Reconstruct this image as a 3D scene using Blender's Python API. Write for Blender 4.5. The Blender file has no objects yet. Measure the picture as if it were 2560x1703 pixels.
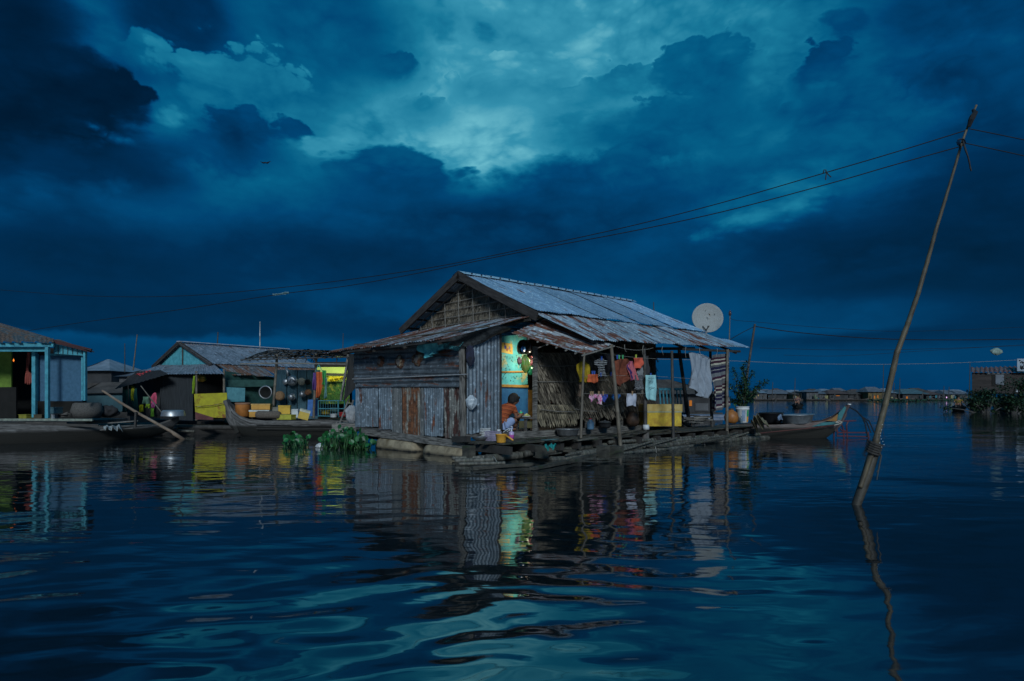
import bpy, bmesh, math, random
import numpy as np
from mathutils import Vector, Matrix
R = random.Random(7)
F, HY, CX, CH = 1600.0, 988.0, 1280.0, 1.3      # focal length in photo pixels, horizon row, centre column, eye height
SC = bpy.context.scene
COL = SC.collection
# ------------------------------------------------------------------ camera
cd = bpy.data.cameras.new("camera"); cam = bpy.data.objects.new("camera", cd); COL.objects.link(cam)
cam.location = (0, 0, CH); cam.rotation_euler = (math.radians(90), 0, 0)
cd.sensor_width = 36; cd.lens = 36 * F / 2560; cd.shift_y = (HY - 851.5) / 2560
cd.clip_start = .05; cd.clip_end = 8000
SC.camera = cam
SC.view_settings.view_transform = 'Standard'; SC.view_settings.look = 'None'
SC.view_settings.exposure = 0.9; SC.view_settings.gamma = 1.0
# ------------------------------------------------------------------ sun behind the cloud cover: weak and very soft
sd = bpy.data.lights.new("sun", 'SUN'); sd.energy = 1.12; sd.angle = math.radians(13); sd.color = (.80, .92, 1.0)
sun = bpy.data.objects.new("sun", sd); COL.objects.link(sun)
SUN_EL, SUN_AZ = math.radians(27), math.radians(4)   # azimuth from behind the camera, over its left shoulder
sdir = Vector((math.sin(SUN_AZ) * math.cos(SUN_EL), -math.cos(SUN_AZ) * math.cos(SUN_EL), math.sin(SUN_EL)))
sun.rotation_euler = sdir.to_track_quat('Z', 'Y').to_euler()
# ------------------------------------------------------------------ node helper
class NT:
    def __init__(s, nt): s.nt = nt
    def n(s, typ, ins=None, **kw):
        nd = s.nt.nodes.new(typ)
        for k, v in kw.items(): setattr(nd, k, v)
        if ins:
            for k, v in ins.items():
                sock = nd.inputs[k]
                if isinstance(v, bpy.types.NodeSocket): s.nt.links.new(v, sock)
                elif v is not None: sock.default_value = v
        return nd
    def m(s, op, a, b=None, c=None, clamp=False):
        nd = s.nt.nodes.new('ShaderNodeMath'); nd.operation = op; nd.use_clamp = clamp
        for i, v in enumerate((a, b, c)):
            if v is None: continue
            if isinstance(v, bpy.types.NodeSocket): s.nt.links.new(v, nd.inputs[i])
            else: nd.inputs[i].default_value = v
        return nd.outputs[0]
    def mix(s, f, a, b):
        nd = s.nt.nodes.new('ShaderNodeMix'); nd.data_type = 'RGBA'
        for i, v in ((0, f), (6, a), (7, b)):
            if isinstance(v, bpy.types.NodeSocket): s.nt.links.new(v, nd.inputs[i])
            else: nd.inputs[i].default_value = (v if i == 0 else (tuple(v) + (1,))[:4])
        return nd.outputs[2]
    def fmix(s, f, a, b):
        nd = s.nt.nodes.new('ShaderNodeMix'); nd.data_type = 'FLOAT'
        for i, v in ((0, f), (2, a), (3, b)):
            if isinstance(v, bpy.types.NodeSocket): s.nt.links.new(v, nd.inputs[i])
            else: nd.inputs[i].default_value = v
        return nd.outputs[0]
    def ramp(s, f, stops, interp='LINEAR'):
        nd = s.nt.nodes.new('ShaderNodeValToRGB'); nd.color_ramp.interpolation = interp
        el = nd.color_ramp.elements
        while len(el) < len(stops): el.new(.5)
        for e, (p, c) in zip(el, stops):
            e.position = p; e.color = (tuple(c) + (1,))[:4] if not isinstance(c, (int, float)) else (c, c, c, 1)
        s.nt.links.new(f, nd.inputs[0]); return nd.outputs[0]
# ------------------------------------------------------------------ world: dusk storm sky
world = bpy.data.worlds.new("World"); SC.world = world; world.use_nodes = True
w = world.node_tree; w.nodes.clear(); N = NT(w)
tc = N.n('ShaderNodeTexCoord').outputs['Generated']
sep = N.n('ShaderNodeSeparateXYZ', {0: tc}); dx, dy, dz = sep.outputs
az = N.m('ARCTAN2', dx, dy)
el = N.m('ARCSINE', dz)
mp = N.n('ShaderNodeMapping', {0: tc, 'Scale': (1, 1, 1.9)})
n1 = N.n('ShaderNodeTexNoise', {'Vector': mp.outputs[0], 'Scale': 6, 'Detail': 9, 'Roughness': .58, 'Distortion': .25})
n2 = N.n('ShaderNodeTexNoise', {'Vector': mp.outputs[0], 'Scale': 2.6, 'Detail': 7, 'Roughness': .58, 'Distortion': .5})
vo = N.n('ShaderNodeTexVoronoi', {'Vector': N.n('ShaderNodeVectorMath', {0: mp.outputs[0], 1: N.n('ShaderNodeVectorMath', {0: n2.outputs['Color'], 'Scale': .16}, operation='SCALE').outputs[0]}, operation='ADD').outputs[0], 'Scale': 17, 'Detail': 2.5, 'Roughness': .6, 'Randomness': 1}, feature='F1')
mp3 = N.n('ShaderNodeMapping', {0: tc, 'Scale': (1, 1, 5.5)})
n3 = N.n('ShaderNodeTexNoise', {'Vector': mp3.outputs[0], 'Scale': 2.2, 'Detail': 6, 'Roughness': .5, 'Distortion': .3})
s1 = N.n('ShaderNodeSeparateXYZ', {0: n1.outputs['Color']})
bil = N.m('SUBTRACT', vo.outputs['Distance'], .42)
WX = N.m('SUBTRACT', s1.outputs[0], .5); WY = N.m('SUBTRACT', s1.outputs[1], .5)
def dirpx(px, py):
    a = math.atan((px - CX) / F); return a, math.atan((HY - py) / F * math.cos(a))
B = N.fmix(N.m('MULTIPLY', N.m('ABSOLUTE', el), 1.2, clamp=True), .36, .62)
PV = N.n('ShaderNodeCombineXYZ', {0: az, 1: el, 2: 0.}).outputs[0]
WK = {k: N.m('MULTIPLY_ADD', bil, .6 * k, N.m('MULTIPLY', WX, 1.5)) for k in (.4, .6, .8, 1.0)}
def layer(px, py, rx, ry, b, soft=.5, noi=.6, rot=0, op=1.0, bot=None, lit=0.0):
    """one cloud bank: brightness b within an ellipse whose edge is torn by the noise; bot = softness of its lower side"""
    global B
    a0, e0 = dirpx(px, py); ca = math.cos(a0)
    mp_ = N.n('ShaderNodeMapping', {0: PV, 'Location': (a0, e0, 0), 'Rotation': (0, 0, math.radians(rot)), 'Scale': (rx / F * ca * ca + .001, ry / F * ca, 1)}, vector_type='TEXTURE').outputs[0]
    d = N.n('ShaderNodeVectorMath', {0: mp_}, operation='LENGTH').outputs['Value']
    k = min(1, 110. / max(rx, ry) + .25); k = min(WK, key=lambda q: abs(q - k))
    d = N.m('MULTIPLY_ADD', WK[k], noi, d)
    lo, hi = 1 - soft * .7, 1 + soft * .5
    v = N.n('ShaderNodeSeparateXYZ', {0: mp_}).outputs[1] if (bot is not None or lit) else None
    if bot is not None:
        k = N.m('MULTIPLY_ADD', v, -.9, .35, clamp=True)
        lo = N.m('MULTIPLY_ADD', k, -.7 * (bot - soft), lo); hi = N.m('MULTIPLY_ADD', k, .5 * (bot - soft), hi)
    f = N.n('ShaderNodeMapRange', {0: d, 1: hi, 2: lo, 3: 0., 4: op}, interpolation_type='SMOOTHSTEP').outputs[0]
    bb = N.m('MULTIPLY_ADD', v, lit, b) if lit else b
    B = N.fmix(f, B, bb)
# far to near
layer(1280, 170, 1600, 420, .62, 1.2, .4)
layer(2450, 90, 420, 240, .37, .9, .4)
layer(1330, 230, 580, 340, .98, 1.3, .5)
layer(1250, 310, 380, 190, 1.0, 1.2, .8)
layer(1250, 120, 190, 130, .92, .8, .6)
layer(800, 90, 260, 160, .49, .8, .5)
layer(450, 60, 210, 150, .29, .6, .5)
layer(1100, 45, 130, 50, .56, .8, 1.6, op=.7)
layer(1200, 60, 90, 34, .56, .8, 1.8, rot=-25, op=.7)
layer(1330, 200, 150, 75, .88, .06, .9, bot=1.3, lit=.10)
layer(1190, 225, 130, 60, .84, .06, 1.0, bot=1.3, lit=.10)
layer(1450, 250, 140, 60, .82, .08, 1.0, bot=1.3, lit=.10)
layer(1060, 265, 120, 55, .74, .06, 1.0, bot=1.3, lit=.09)
layer(1560, 210, 130, 70, .70, .08, 1.0, bot=1.3, lit=.08)
layer(980, 165, 120, 60, .52, .12, 1.0, bot=1.2, lit=.05)
layer(350, 170, 150, 120, .50, .12, .9, bot=1.0, lit=.12)
layer(560, 250, 235, 190, .62, .08, .9, bot=1.0, lit=.09)
layer(720, 330, 150, 80, .66, .4, 1.0, op=.8)
layer(80, 50, 230, 90, .27, .8, .7)
layer(140, 300, 330, 230, .10, .35, .9, bot=.9, lit=.04)
layer(310, 235, 140, 75, .11, .15, 1.0, bot=.7)
layer(40, 200, 200, 260, .14, .9, .6)
layer(430, 290, 80, 40, .76, .4, 1.1, op=.85)
layer(318, 350, 95, 30, .78, .9, 1.5)
layer(590, 340, 170, 95, .38, .14, .95, bot=1.0)
layer(745, 330, 62, 32, .38, .12, 1.0, bot=.6)
layer(500, 420, 260, 80, .34, .8, .7)
layer(820, 372, 110, 34, .86, .35, .9, op=.8)
layer(690, 490, 260, 90, .57, .9, .6)
layer(200, 450, 330, 100, .23, .8, .8)
layer(110, 510, 70, 36, .40, .7, 1.0, op=.7)
layer(990, 450, 230, 85, .44, .20, .8, bot=1.1, lit=.06)
layer(1770, 220, 190, 140, .58, .08, .8, bot=1.2, lit=.03)
layer(1640, 270, 120, 55, .60, .08, 1.0, bot=1.2, lit=.08)
layer(1890, 190, 45, 80, .73, .6, 1.0, op=.85)
layer(1680, 330, 330, 70, .58, .8, .8)
layer(1600, 378, 150, 36, .54, .25, .9, op=.9)
layer(1431, 297, 44, 20, .72, .6, 1.1, op=.85)
layer(2130, 60, 130, 50, .43, .3, 1.3, op=.85)
layer(2055, 185, 135, 95, .42, .08, .85, bot=1.0, lit=-.05)
layer(2130, 270, 240, 90, .50, .3, .9)
layer(2370, 190, 120, 60, .33, .10, .95, bot=1.0)
layer(1960, 280, 90, 45, .55, .08, 1.0, bot=1.2, lit=.06)
layer(2440, 270, 240, 110, .36, .5, .9)
layer(2250, 320, 200, 60, .54, .8, 1.0, op=.7)
layer(2130, 380, 300, 70, .50, .5, .9)
layer(1500, 470, 330, 80, .43, .40, .8, bot=1.2)
layer(1960, 440, 420, 80, .48, .9, .8)
layer(2500, 470, 330, 180, .22, .9, .7)
layer(1250, 570, 680, 95, .32, .8, .5)
layer(2250, 640, 620, 140, .185, .9, .6)
layer(1920, 500, 210, 62, .60, .9, .9, rot=10, op=.95)
layer(1900, 540, 160, 30, .74, 1.1, 1.0, rot=10, op=.9)
layer(680, 560, 560, 60, .47, 1.0, .6, op=.8)
layer(900, 660, 720, 100, .255, .9, .5)
layer(200, 640, 420, 110, .21, .9, .5)
layer(2560, 760, 300, 160, .17, 1.0, .6, op=.8)
layer(1750, 690, 420, 60, .30, .9, .6, op=.7)
layer(300, 770, 900, 75, .21, .8, .7, bot=.25)
layer(1000, 830, 520, 40, .22, .6, .9, op=.8)
layer(2150, 785, 520, 45, .34, .9, .8, op=.8)
layer(2250, 852, 640, 32, .23, .7, .8, op=.9)
layer(1300, 960, 3200, 95, .32, .4, .3, op=.9)
B = N.m('ADD', B, N.m('MULTIPLY', N.m('SUBTRACT', n3.outputs['Fac'], .5), .16))
hi_ = N.n('ShaderNodeMapRange', {0: el, 1: .06, 2: .32, 3: .25, 4: 1.}).outputs[0]          # streaky low banks, heaped clouds higher up
s2 = N.n('ShaderNodeSeparateXYZ', {0: n2.outputs['Color']})
tex = N.m('ADD', N.m('MULTIPLY', WY, .46), N.m('MULTIPLY', bil, -.19))
tex = N.m('ADD', tex, N.m('MULTIPLY', N.m('SUBTRACT', s2.outputs[2], .5), .22))
B = N.m('ADD', B, N.m('MULTIPLY', tex, N.m('MULTIPLY', hi_, N.m('MULTIPLY_ADD', B, .55, .30))))
B = N.m('ADD', B, .035, clamp=True)
skycol = N.ramp(B, [(0, (0, .0035, .014)), (.12, (0, .0090, .031)), (.27, (0, .0215, .074)), (.40, (0, .047, .142)),
                    (.55, (.001, .092, .200)), (.70, (.008, .160, .275)), (.85, (.032, .245, .365)), (1, (.13, .43, .52))])
nish = N.n('ShaderNodeTexSky', sky_type='NISHITA')
nish.sun_disc = False; nish.sun_elevation = SUN_EL * .1; nish.sun_rotation = math.pi + SUN_AZ
bgc = N.n('ShaderNodeBackground', {0: skycol, 1: .63})
nt_ = N.mix(1.0, nish.outputs[0], (0, 0, 0)); w.nodes[-1].blend_type = 'MULTIPLY'; w.nodes[-1].inputs[7].default_value = (.1, .7, 1, 1)
bgn = N.n('ShaderNodeBackground', {0: nt_, 1: .05})
mxs = N.n('ShaderNodeMixShader', {0: .03, 1: bgc.outputs[0], 2: bgn.outputs[0]})
N.n('ShaderNodeOutputWorld', {0: mxs.outputs[0]})
world.cycles.sampling_method = 'MANUAL'; world.cycles.sample_map_resolution = 256
# ------------------------------------------------------------------ geometry helpers
def V(*a): return Vector(a)
def P(px, py, Y): return Vector(((px - CX) / F * Y, Y, CH - (py - HY) / F * Y))
U = Vector((.7325, .6807, 0)); W_ = Vector((-.6807, .7325, 0)); A0 = Vector((-.963, 13.4, 0)); Z = Vector((0, 0, 1))
def H(t, s, z): return A0 + U * t + W_ * s + Z * z          # main-house frame: t along the ridge, s across, z up
def ray(px, py): return Vector(((px - CX) / F, 1, -(py - HY) / F))
def onplane(px, py, p0, n):
    d = ray(px, py); o = Vector((0, 0, CH)); return o + d * ((p0 - o).dot(n) / d.dot(n))
def PS(px, py, s): return onplane(px, py, H(0, s, 0), W_)   # sight line met with the plane s = const
def PT(px, py, t): return onplane(px, py, H(t, 0, 0), U)
def PZ(px, py, z): return onplane(px, py, Vector((0, 0, z)), Z)

def tag(o, label=None, cat=None, group=None, kind=None):
    if label: o['label'] = label
    if cat: o['category'] = cat
    if group: o['group'] = group
    if kind: o['kind'] = kind
    return o
def thing(name, label, cat, loc, group=None):
    o = bpy.data.objects.new(name, None); COL.objects.link(o); o.location = loc; o.empty_display_size = .1
    return tag(o, label, cat, group)
def root_loc(o):
    p = Vector((0, 0, 0))
    while o is not None: p = p + o.location; o = o.parent
    return p
class MB:
    def __init__(s): s.v = []; s.f = []; s.uv = []; s.mi = []
    def add(s, vs, fs, uvs=None, mi=0):
        b = len(s.v); s.v += [tuple(x) for x in vs]
        for i, f in enumerate(fs):
            s.f.append([b + k for k in f]); s.mi.append(mi)
            s.uv.append([uvs[k] for k in f] if uvs else None)
        return s
    def box(s, c, sx, sy, sz, ax=None, mi=0):
        """box centred at c; ax = three unit axes"""
        a, b, d = ax if ax else (Vector((1, 0, 0)), Vector((0, 1, 0)), Z)
        vs = [c + a * (i * sx / 2) + b * (j * sy / 2) + d * (k * sz / 2) for i in (-1, 1) for j in (-1, 1) for k in (-1, 1)]
        uv = [((x - c).dot(a) + .7 * (x - c).dot(b) + c.x * 3.1, (x - c).dot(d) + .3 * (x - c).dot(b) + c.y * 1.7) for x in vs]
        return s.add(vs, [(0, 1, 3, 2), (4, 6, 7, 5), (0, 4, 5, 1), (2, 3, 7, 6), (0, 2, 6, 4), (1, 5, 7, 3)], uv, mi)
    def beam(s, p, q, w, h, up=Z, mi=0):
        d = (q - p); L = d.length; d = d / L
        a = d.cross(up); a = a.normalized() if a.length > 1e-4 else Vector((1, 0, 0)); b = a.cross(d)
        return s.box((p + q) / 2, L, w, h, (d, a, b), mi)
    def tube(s, pts, r, n=7, caps=True, mi=0):
        rs = r if isinstance(r, (list, tuple)) else [r] * len(pts)
        prev = None; rings = []; L = 0; vs = []; uv = []
        for i, p in enumerate(pts):
            d = (pts[min(i + 1, len(pts) - 1)] - pts[max(i - 1, 0)])
            d = d.normalized() if d.length > 1e-9 else Z
            if prev is None: a = d.orthogonal().normalized()
            else: a = (prev - d * prev.dot(d)).normalized()
            prev = a; b = d.cross(a)
            if i: L += (p - pts[i - 1]).length
            for k in range(n):
                t = 2 * math.pi * k / n
                vs.append(p + (a * math.cos(t) + b * math.sin(t)) * rs[i]); uv.append((k / n * rs[i] * 6.3, L))
        fs = [(i * n + k, i * n + (k + 1) % n, (i + 1) * n + (k + 1) % n, (i + 1) * n + k) for i in range(len(pts) - 1) for k in range(n)]
        if caps: fs += [tuple(range(n))[::-1], tuple(range((len(pts) - 1) * n, len(pts) * n))]
        return s.add(vs, fs, uv, mi)
    def bamboo(s, p, q, r0, r1=None, node=.3, n=8, wob=.0, mi=0, seed=1):
        r1 = r0 if r1 is None else r1; L = (q - p).length; k = max(2, int(L / node)); rr = random.Random(seed)
        pts, rs = [], []
        side = (q - p).orthogonal().normalized(); off = 0
        for i in range(k + 1):
            f = i / k; c = p.lerp(q, f) + side * wob * math.sin(f * 3.1 + seed) + side * rr.uniform(-.1, .1) * wob
            r = r0 + (r1 - r0) * f; e = .012 / max(L, .1)
            for df, m in ((-e * 2, 1), (0, 1.16), (e * 2, 1)):
                pts.append(c + (q - p) * df); rs.append(r * m)
        return s.tube(pts, rs, n, mi=mi)
    def lathe(s, c, prof, n=20, ax=None, mi=0, a0=0, a1=2 * math.pi):
        a, b, d = ax if ax else (Vector((1, 0, 0)), Vector((0, 1, 0)), Z)
        full = abs(a1 - a0 - 2 * math.pi) < 1e-6; m = n if full else n + 1
        vs = [c + (a * math.cos(a0 + (a1 - a0) * k / n) + b * math.sin(a0 + (a1 - a0) * k / n)) * r + d * z for r, z in prof for k in range(m)]
        uv = [(k / n, i * .1) for i in range(len(prof)) for k in range(m)]
        fs = [(i * m + k, i * m + (k + 1) % m, (i + 1) * m + (k + 1) % m, (i + 1) * m + k) for i in range(len(prof) - 1) for k in range(n)]
        return s.add(vs, fs, uv, mi)
    def grid(s, fn, nu, nv, mi=0, uvs=(1, 1), uo=(0, 0)):
        vs = [fn(i / nu, j / nv) for j in range(nv + 1) for i in range(nu + 1)]
        uv = [(i / nu * uvs[0] + uo[0], j / nv * uvs[1] + uo[1]) for j in range(nv + 1) for i in range(nu + 1)]
        fs = [(j * (nu + 1) + i, j * (nu + 1) + i + 1, (j + 1) * (nu + 1) + i + 1, (j + 1) * (nu + 1) + i) for j in range(nv) for i in range(nu)]
        return s.add(vs, fs, uv, mi)
    def tin(s, a, b, c, d, pitch=.09, amp=.011, rag=.012, mi=0, seed=None, nv=6, sag=.006):
        """corrugated sheet: a-b is the edge across the ridges, a-d runs along them"""
        rr = random.Random(seed if seed is not None else R.random())
        lu = ((b - a).length + (c - d).length) / 2; lv = ((d - a).length + (c - b).length) / 2
        nw = max(1, round(lu / pitch)); nu = nw * 6
        nrm = (b - a).cross(d - a).normalized()
        if nrm.z < -.05 or (abs(nrm.z) <= .05 and nrm.y > 0): nrm = -nrm
        ph = rr.uniform(0, 6.28); uo = (rr.uniform(0, 40), rr.uniform(0, 40))
        r0 = [rr.uniform(-rag, rag) for _ in range(nw + 2)]; r1 = [rr.uniform(-rag, rag) for _ in range(nw + 2)]
        k1, k2 = rr.uniform(2, 5), rr.uniform(2, 5)
        def fn(u, v):
            p = a.lerp(b, u).lerp(d.lerp(c, u), v)
            z = amp * math.sin(u * nw * 2 * math.pi) + sag * math.sin(u * k1 * 3 + ph) + sag * math.sin(v * k2 + ph * 2 + u * 2)
            k = min(nw, int(u * nw)); al = (d - a).normalized()
            if v == 0: p = p + al * r0[k]
            if v == 1: p = p + al * r1[k]
            return p + nrm * z
        return s.grid(fn, nu, nv, mi, (lu, lv), uo)
    def build(s, name, mat, parent=None, smooth=False, origin=None, kind=None):
        me = bpy.data.meshes.new(name)
        if parent is not None: o3 = root_loc(parent)
        elif origin is not None: o3 = Vector(origin)
        else:
            arr = np.array(s.v); lo, hi = arr.min(0), arr.max(0); o3 = Vector(((lo[0] + hi[0]) / 2, (lo[1] + hi[1]) / 2, lo[2]))
        me.from_pydata([(x - o3.x, y - o3.y, z - o3.z) for x, y, z in s.v], [], s.f)
        if any(u is not None for u in s.uv):
            lay = me.uv_layers.new(name='UVMap'); k = 0; flat = []
            for f, u in zip(s.f, s.uv):
                for i in range(len(f)): flat += (u[i] if u else (0, 0))
            lay.data.foreach_set('uv', [float(x) for x in flat])
        mats = mat if isinstance(mat, (list, tuple)) else [mat]
        for m in mats: me.materials.append(m)
        if len(mats) > 1: me.polygons.foreach_set('material_index', s.mi)
        if smooth: me.polygons.foreach_set('use_smooth', [True] * len(me.polygons))
        me.update()
        o = bpy.data.objects.new(name, me); COL.objects.link(o)
        if parent is not None: o.parent = parent
        else: o.location = o3
        if kind: o['kind'] = kind
        return o
def copy_tree(o, loc=None, parent=None, rz=None):
    c = o.copy(); COL.objects.link(c)
    if parent is not None: c.parent = parent
    if loc is not None: c.location = loc
    if rz is not None: c.rotation_euler.z = rz
    for ch in list(o.children): copy_tree(ch, parent=c)
    return c
# ------------------------------------------------------------------ materials
MC = {}
def mat(name, c1, c2=None, scale=6, rough=.8, metal=0, st=(1, 1, 1), bump=.15, coord='Object', spec=.4, thr=(.35, .65), detail=6, isl=0.0, emit=None, c3=None, wet=0):
    """noise-mottled surface of two (three) colours"""
    if name in MC: return MC[name]
    m = bpy.data.materials.new(name); m.use_nodes = True; nt = m.node_tree; nt.nodes.clear(); n = NT(nt)
    tcn = n.n('ShaderNodeTexCoord'); mpn = n.n('ShaderNodeMapping', {0: tcn.outputs[coord], 'Scale': st})
    nz = n.n('ShaderNodeTexNoise', {'Vector': mpn.outputs[0], 'Scale': scale, 'Detail': detail, 'Roughness': .62})
    c2 = c2 or tuple(x * .6 for x in c1)
    f = n.n('ShaderNodeMapRange', {0: nz.outputs['Fac'], 1: thr[0], 2: thr[1]}).outputs[0]
    col = n.mix(f, c2, c1)
    if c3:
        nz3 = n.n('ShaderNodeTexNoise', {'Vector': mpn.outputs[0], 'Scale': scale * .45, 'Detail': 5, 'Roughness': .7})
        col = n.mix(n.n('ShaderNodeMapRange', {0: nz3.outputs['Fac'], 1: .53, 2: .66}).outputs[0], col, c3)
    if isl:
        g = n.n('ShaderNodeNewGeometry'); k = n.m('ADD', n.m('MULTIPLY', g.outputs['Random Per Island'], isl * 2), 1 - isl)
        col = n.n('ShaderNodeVectorMath', {0: col, 'Scale': k}, operation='SCALE').outputs[0]
    if wet:   # river stain with its own ragged upper edge
        zz = n.n('ShaderNodeSeparateXYZ', {0: n.n('ShaderNodeNewGeometry').outputs['Position']}).outputs[2]
        zz = n.m('ADD', zz, n.m('MULTIPLY', nz.outputs['Fac'], -.16))
        col = n.mix(n.n('ShaderNodeMapRange', {0: zz, 1: wet - .10, 2: wet - .03, 3: 1., 4: 0.}).outputs[0], col, (.014, .013, .010))
    bs = n.n('ShaderNodeBsdfPrincipled', {'Base Color': col, 'Roughness': rough, 'Metallic': metal, 'Specular IOR Level': spec})
    if emit:
        nt.links.new(col, bs.inputs['Emission Color']); bs.inputs['Emission Strength'].default_value = emit
    if bump:
        bp = n.n('ShaderNodeBump', {'Height': nz.outputs['Fac'], 'Strength': bump, 'Distance': .02}); nt.links.new(bp.outputs[0], bs.inputs['Normal'])
    n.n('ShaderNodeOutputMaterial', {0: bs.outputs[0]}); MC[name] = m; return m
def tinmat(name, base, rust=.5, dark=None, rustc=(.085, .028, .014), rough=.45, metal=.35, seed=0, width=1.0, streak=.35):
    """weathered corrugated iron: grey zinc, rust streaks running along the sheet, dirt streaks doubling as painted groove shade"""
    m = bpy.data.materials.new(name); m.use_nodes = True; nt = m.node_tree; nt.nodes.clear(); n = NT(nt)
    tcn = n.n('ShaderNodeTexCoord')
    a = n.n('ShaderNodeMapping', {0: tcn.outputs['UV'], 'Scale': (3.2 / width, streak * 1.6, 1), 'Location': (seed * 3.7, seed, 0)})
    big = n.n('ShaderNodeTexNoise', {'Vector': a.outputs[0], 'Scale': 1.6, 'Detail': 8, 'Roughness': .68})
    b = n.n('ShaderNodeMapping', {0: tcn.outputs['UV'], 'Scale': (14, 1.2, 1)})
    fine = n.n('ShaderNodeTexNoise', {'Vector': b.outputs[0], 'Scale': 1.5, 'Detail': 6, 'Roughness': .65})
    c = n.n('ShaderNodeTexNoise', {'Vector': tcn.outputs['UV'], 'Scale': 9, 'Detail': 8, 'Roughness': .7})
    dark = dark or tuple(x * .20 for x in base)
    g = n.n('ShaderNodeNewGeometry')
    blot = n.n('ShaderNodeTexNoise', {'Vector': tcn.outputs['UV'], 'Scale': 2.3, 'Detail': 10, 'Roughness': .75})
    col = n.mix(n.n('ShaderNodeMapRange', {0: n.m('ADD', n.m('MULTIPLY', fine.outputs['Fac'], .55), n.m('MULTIPLY', blot.outputs['Fac'], .45)), 1: .36, 2: .58}).outputs[0], dark, base)  # dark streaks: dirt plus imitated shading of the corrugation grooves
    col = n.mix(n.n('ShaderNodeMapRange', {0: c.outputs['Fac'], 1: .54, 2: .68}).outputs[0], col, tuple(min(1, x * 2.0) for x in base))  # paler flecks painted in as highlights
    k = n.m('ADD', n.m('MULTIPLY', g.outputs['Random Per Island'], .5), .75)
    col = n.n('ShaderNodeVectorMath', {0: col, 'Scale': k}, operation='SCALE').outputs[0]
    lo = .625 - rust * .26
    comb = n.m('ADD', n.m('MULTIPLY', big.outputs['Fac'], .75), n.m('MULTIPLY', fine.outputs['Fac'], .25))
    comb = n.m('ADD', comb, n.m('MULTIPLY', n.m('SUBTRACT', g.outputs['Random Per Island'], .5), .10))
    rf = n.n('ShaderNodeMapRange', {0: comb, 1: lo, 2: lo + .045}).outputs[0]
    rc = n.mix(n.n('ShaderNodeMapRange', {0: c.outputs['Fac'], 1: .35, 2: .65}).outputs[0], tuple(x * .35 for x in rustc), tuple(x * 2.0 for x in rustc))
    col = n.mix(rf, col, rc)
    bs = n.n('ShaderNodeBsdfPrincipled', {'Base Color': col, 'Roughness': n.fmix(rf, rough, .9), 'Metallic': n.fmix(rf, metal, 0.)})
    bp = n.n('ShaderNodeBump', {'Height': c.outputs['Fac'], 'Strength': .2, 'Distance': .01}); nt.links.new(bp.outputs[0], bs.inputs['Normal'])
    n.n('ShaderNodeOutputMaterial', {0: bs.outputs[0]}); return m
def glow(name, col, strength):
    if name in MC: return MC[name]
    m = bpy.data.materials.new(name); m.use_nodes = True; nt = m.node_tree; nt.nodes.clear(); n = NT(nt)
    e = n.n('ShaderNodeEmission', {0: tuple(col) + (1,), 1: strength}); n.n('ShaderNodeOutputMaterial', {0: e.outputs[0]}); MC[name] = m; return m
def stripes(name, cols, axis='v', freq=10, rough=.9, warp=.0):
    """woven stripes in the cloth's own UV space; cols = [(pos, colour), ...] over one repeat"""
    if name in MC: return MC[name]
    m = bpy.data.materials.new(name); m.use_nodes = True; nt = m.node_tree; nt.nodes.clear(); n = NT(nt)
    tcn = n.n('ShaderNodeTexCoord'); sp = n.n('ShaderNodeSeparateXYZ', {0: tcn.outputs['UV']})
    x = sp.outputs[1 if axis == 'v' else 0]
    if warp:
        nz = n.n('ShaderNodeTexNoise', {'Vector': tcn.outputs['UV'], 'Scale': 4}); x = n.m('ADD', x, n.m('MULTIPLY', nz.outputs['Fac'], warp))
    x = n.m('FRACT', n.m('MULTIPLY', x, freq))
    col = n.ramp(x, cols, 'CONSTANT')
    f = n.n('ShaderNodeTexNoise', {'Vector': tcn.outputs['UV'], 'Scale': 30, 'Detail': 4})
    col = n.mix(n.m('MULTIPLY', f.outputs['Fac'], .5), col, (.02, .02, .02))
    bs = n.n('ShaderNodeBsdfPrincipled', {'Base Color': col, 'Roughness': rough, 'Specular IOR Level': .15})
    n.n('ShaderNodeOutputMaterial', {0: bs.outputs[0]}); MC[name] = m; return m
def cloth_mat(name, c, c2=None): return mat('cloth ' + name, c, c2 or tuple(x * .72 for x in c), scale=9, rough=.95, bump=.3, spec=.1)
M_wood = mat('old grey wood', (.15, .135, .125), (.022, .02, .018), 5, .85, st=(1, 1, 1), bump=.4, coord='UV', thr=(.3, .7), detail=10)
M_woodd = mat('dark wet wood', (.055, .048, .042), (.016, .014, .012), 4, .7, bump=.5, coord='UV', thr=(.3, .7), detail=10)
M_plank = mat('weathered plank', (.22, .205, .185), (.028, .026, .023), 7, .85, st=(.5, 5, 1), bump=.5, coord='UV', isl=.3, thr=(.36, .62), detail=10)
M_raft = mat('mossy raft wood', (.075, .069, .055), (.010, .0095, .008), 5, .75, st=(1, 2.5, 1), bump=.6, coord='UV', isl=.45, c3=(.028, .042, .018), thr=(.3, .68))
M_log = mat('raft bamboo', (.155, .145, .12), (.022, .02, .016), 5, .6, st=(.6, 3, 1), bump=.3, coord='UV', isl=.4, c3=(.05, .065, .04))
M_bam = mat('grey bamboo', (.17, .145, .11), (.075, .06, .045), 6, .6, st=(1, .5, 1), bump=.2, coord='UV', isl=.3)
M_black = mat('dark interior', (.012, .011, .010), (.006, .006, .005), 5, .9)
M_alu = mat('worn aluminium', (.42, .43, .44), (.26, .27, .28), 9, .42, metal=.7, bump=.08)
M_wire = mat('black cable', (.010, .010, .012), (.006, .006, .007), 5, .7, bump=0)
M_rope = mat('pale rope', (.30, .29, .26), (.16, .15, .13), 20, .9)
M_white = mat('white plastic', (.62, .63, .62), (.48, .49, .49), 6, .5, bump=.03)
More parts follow.
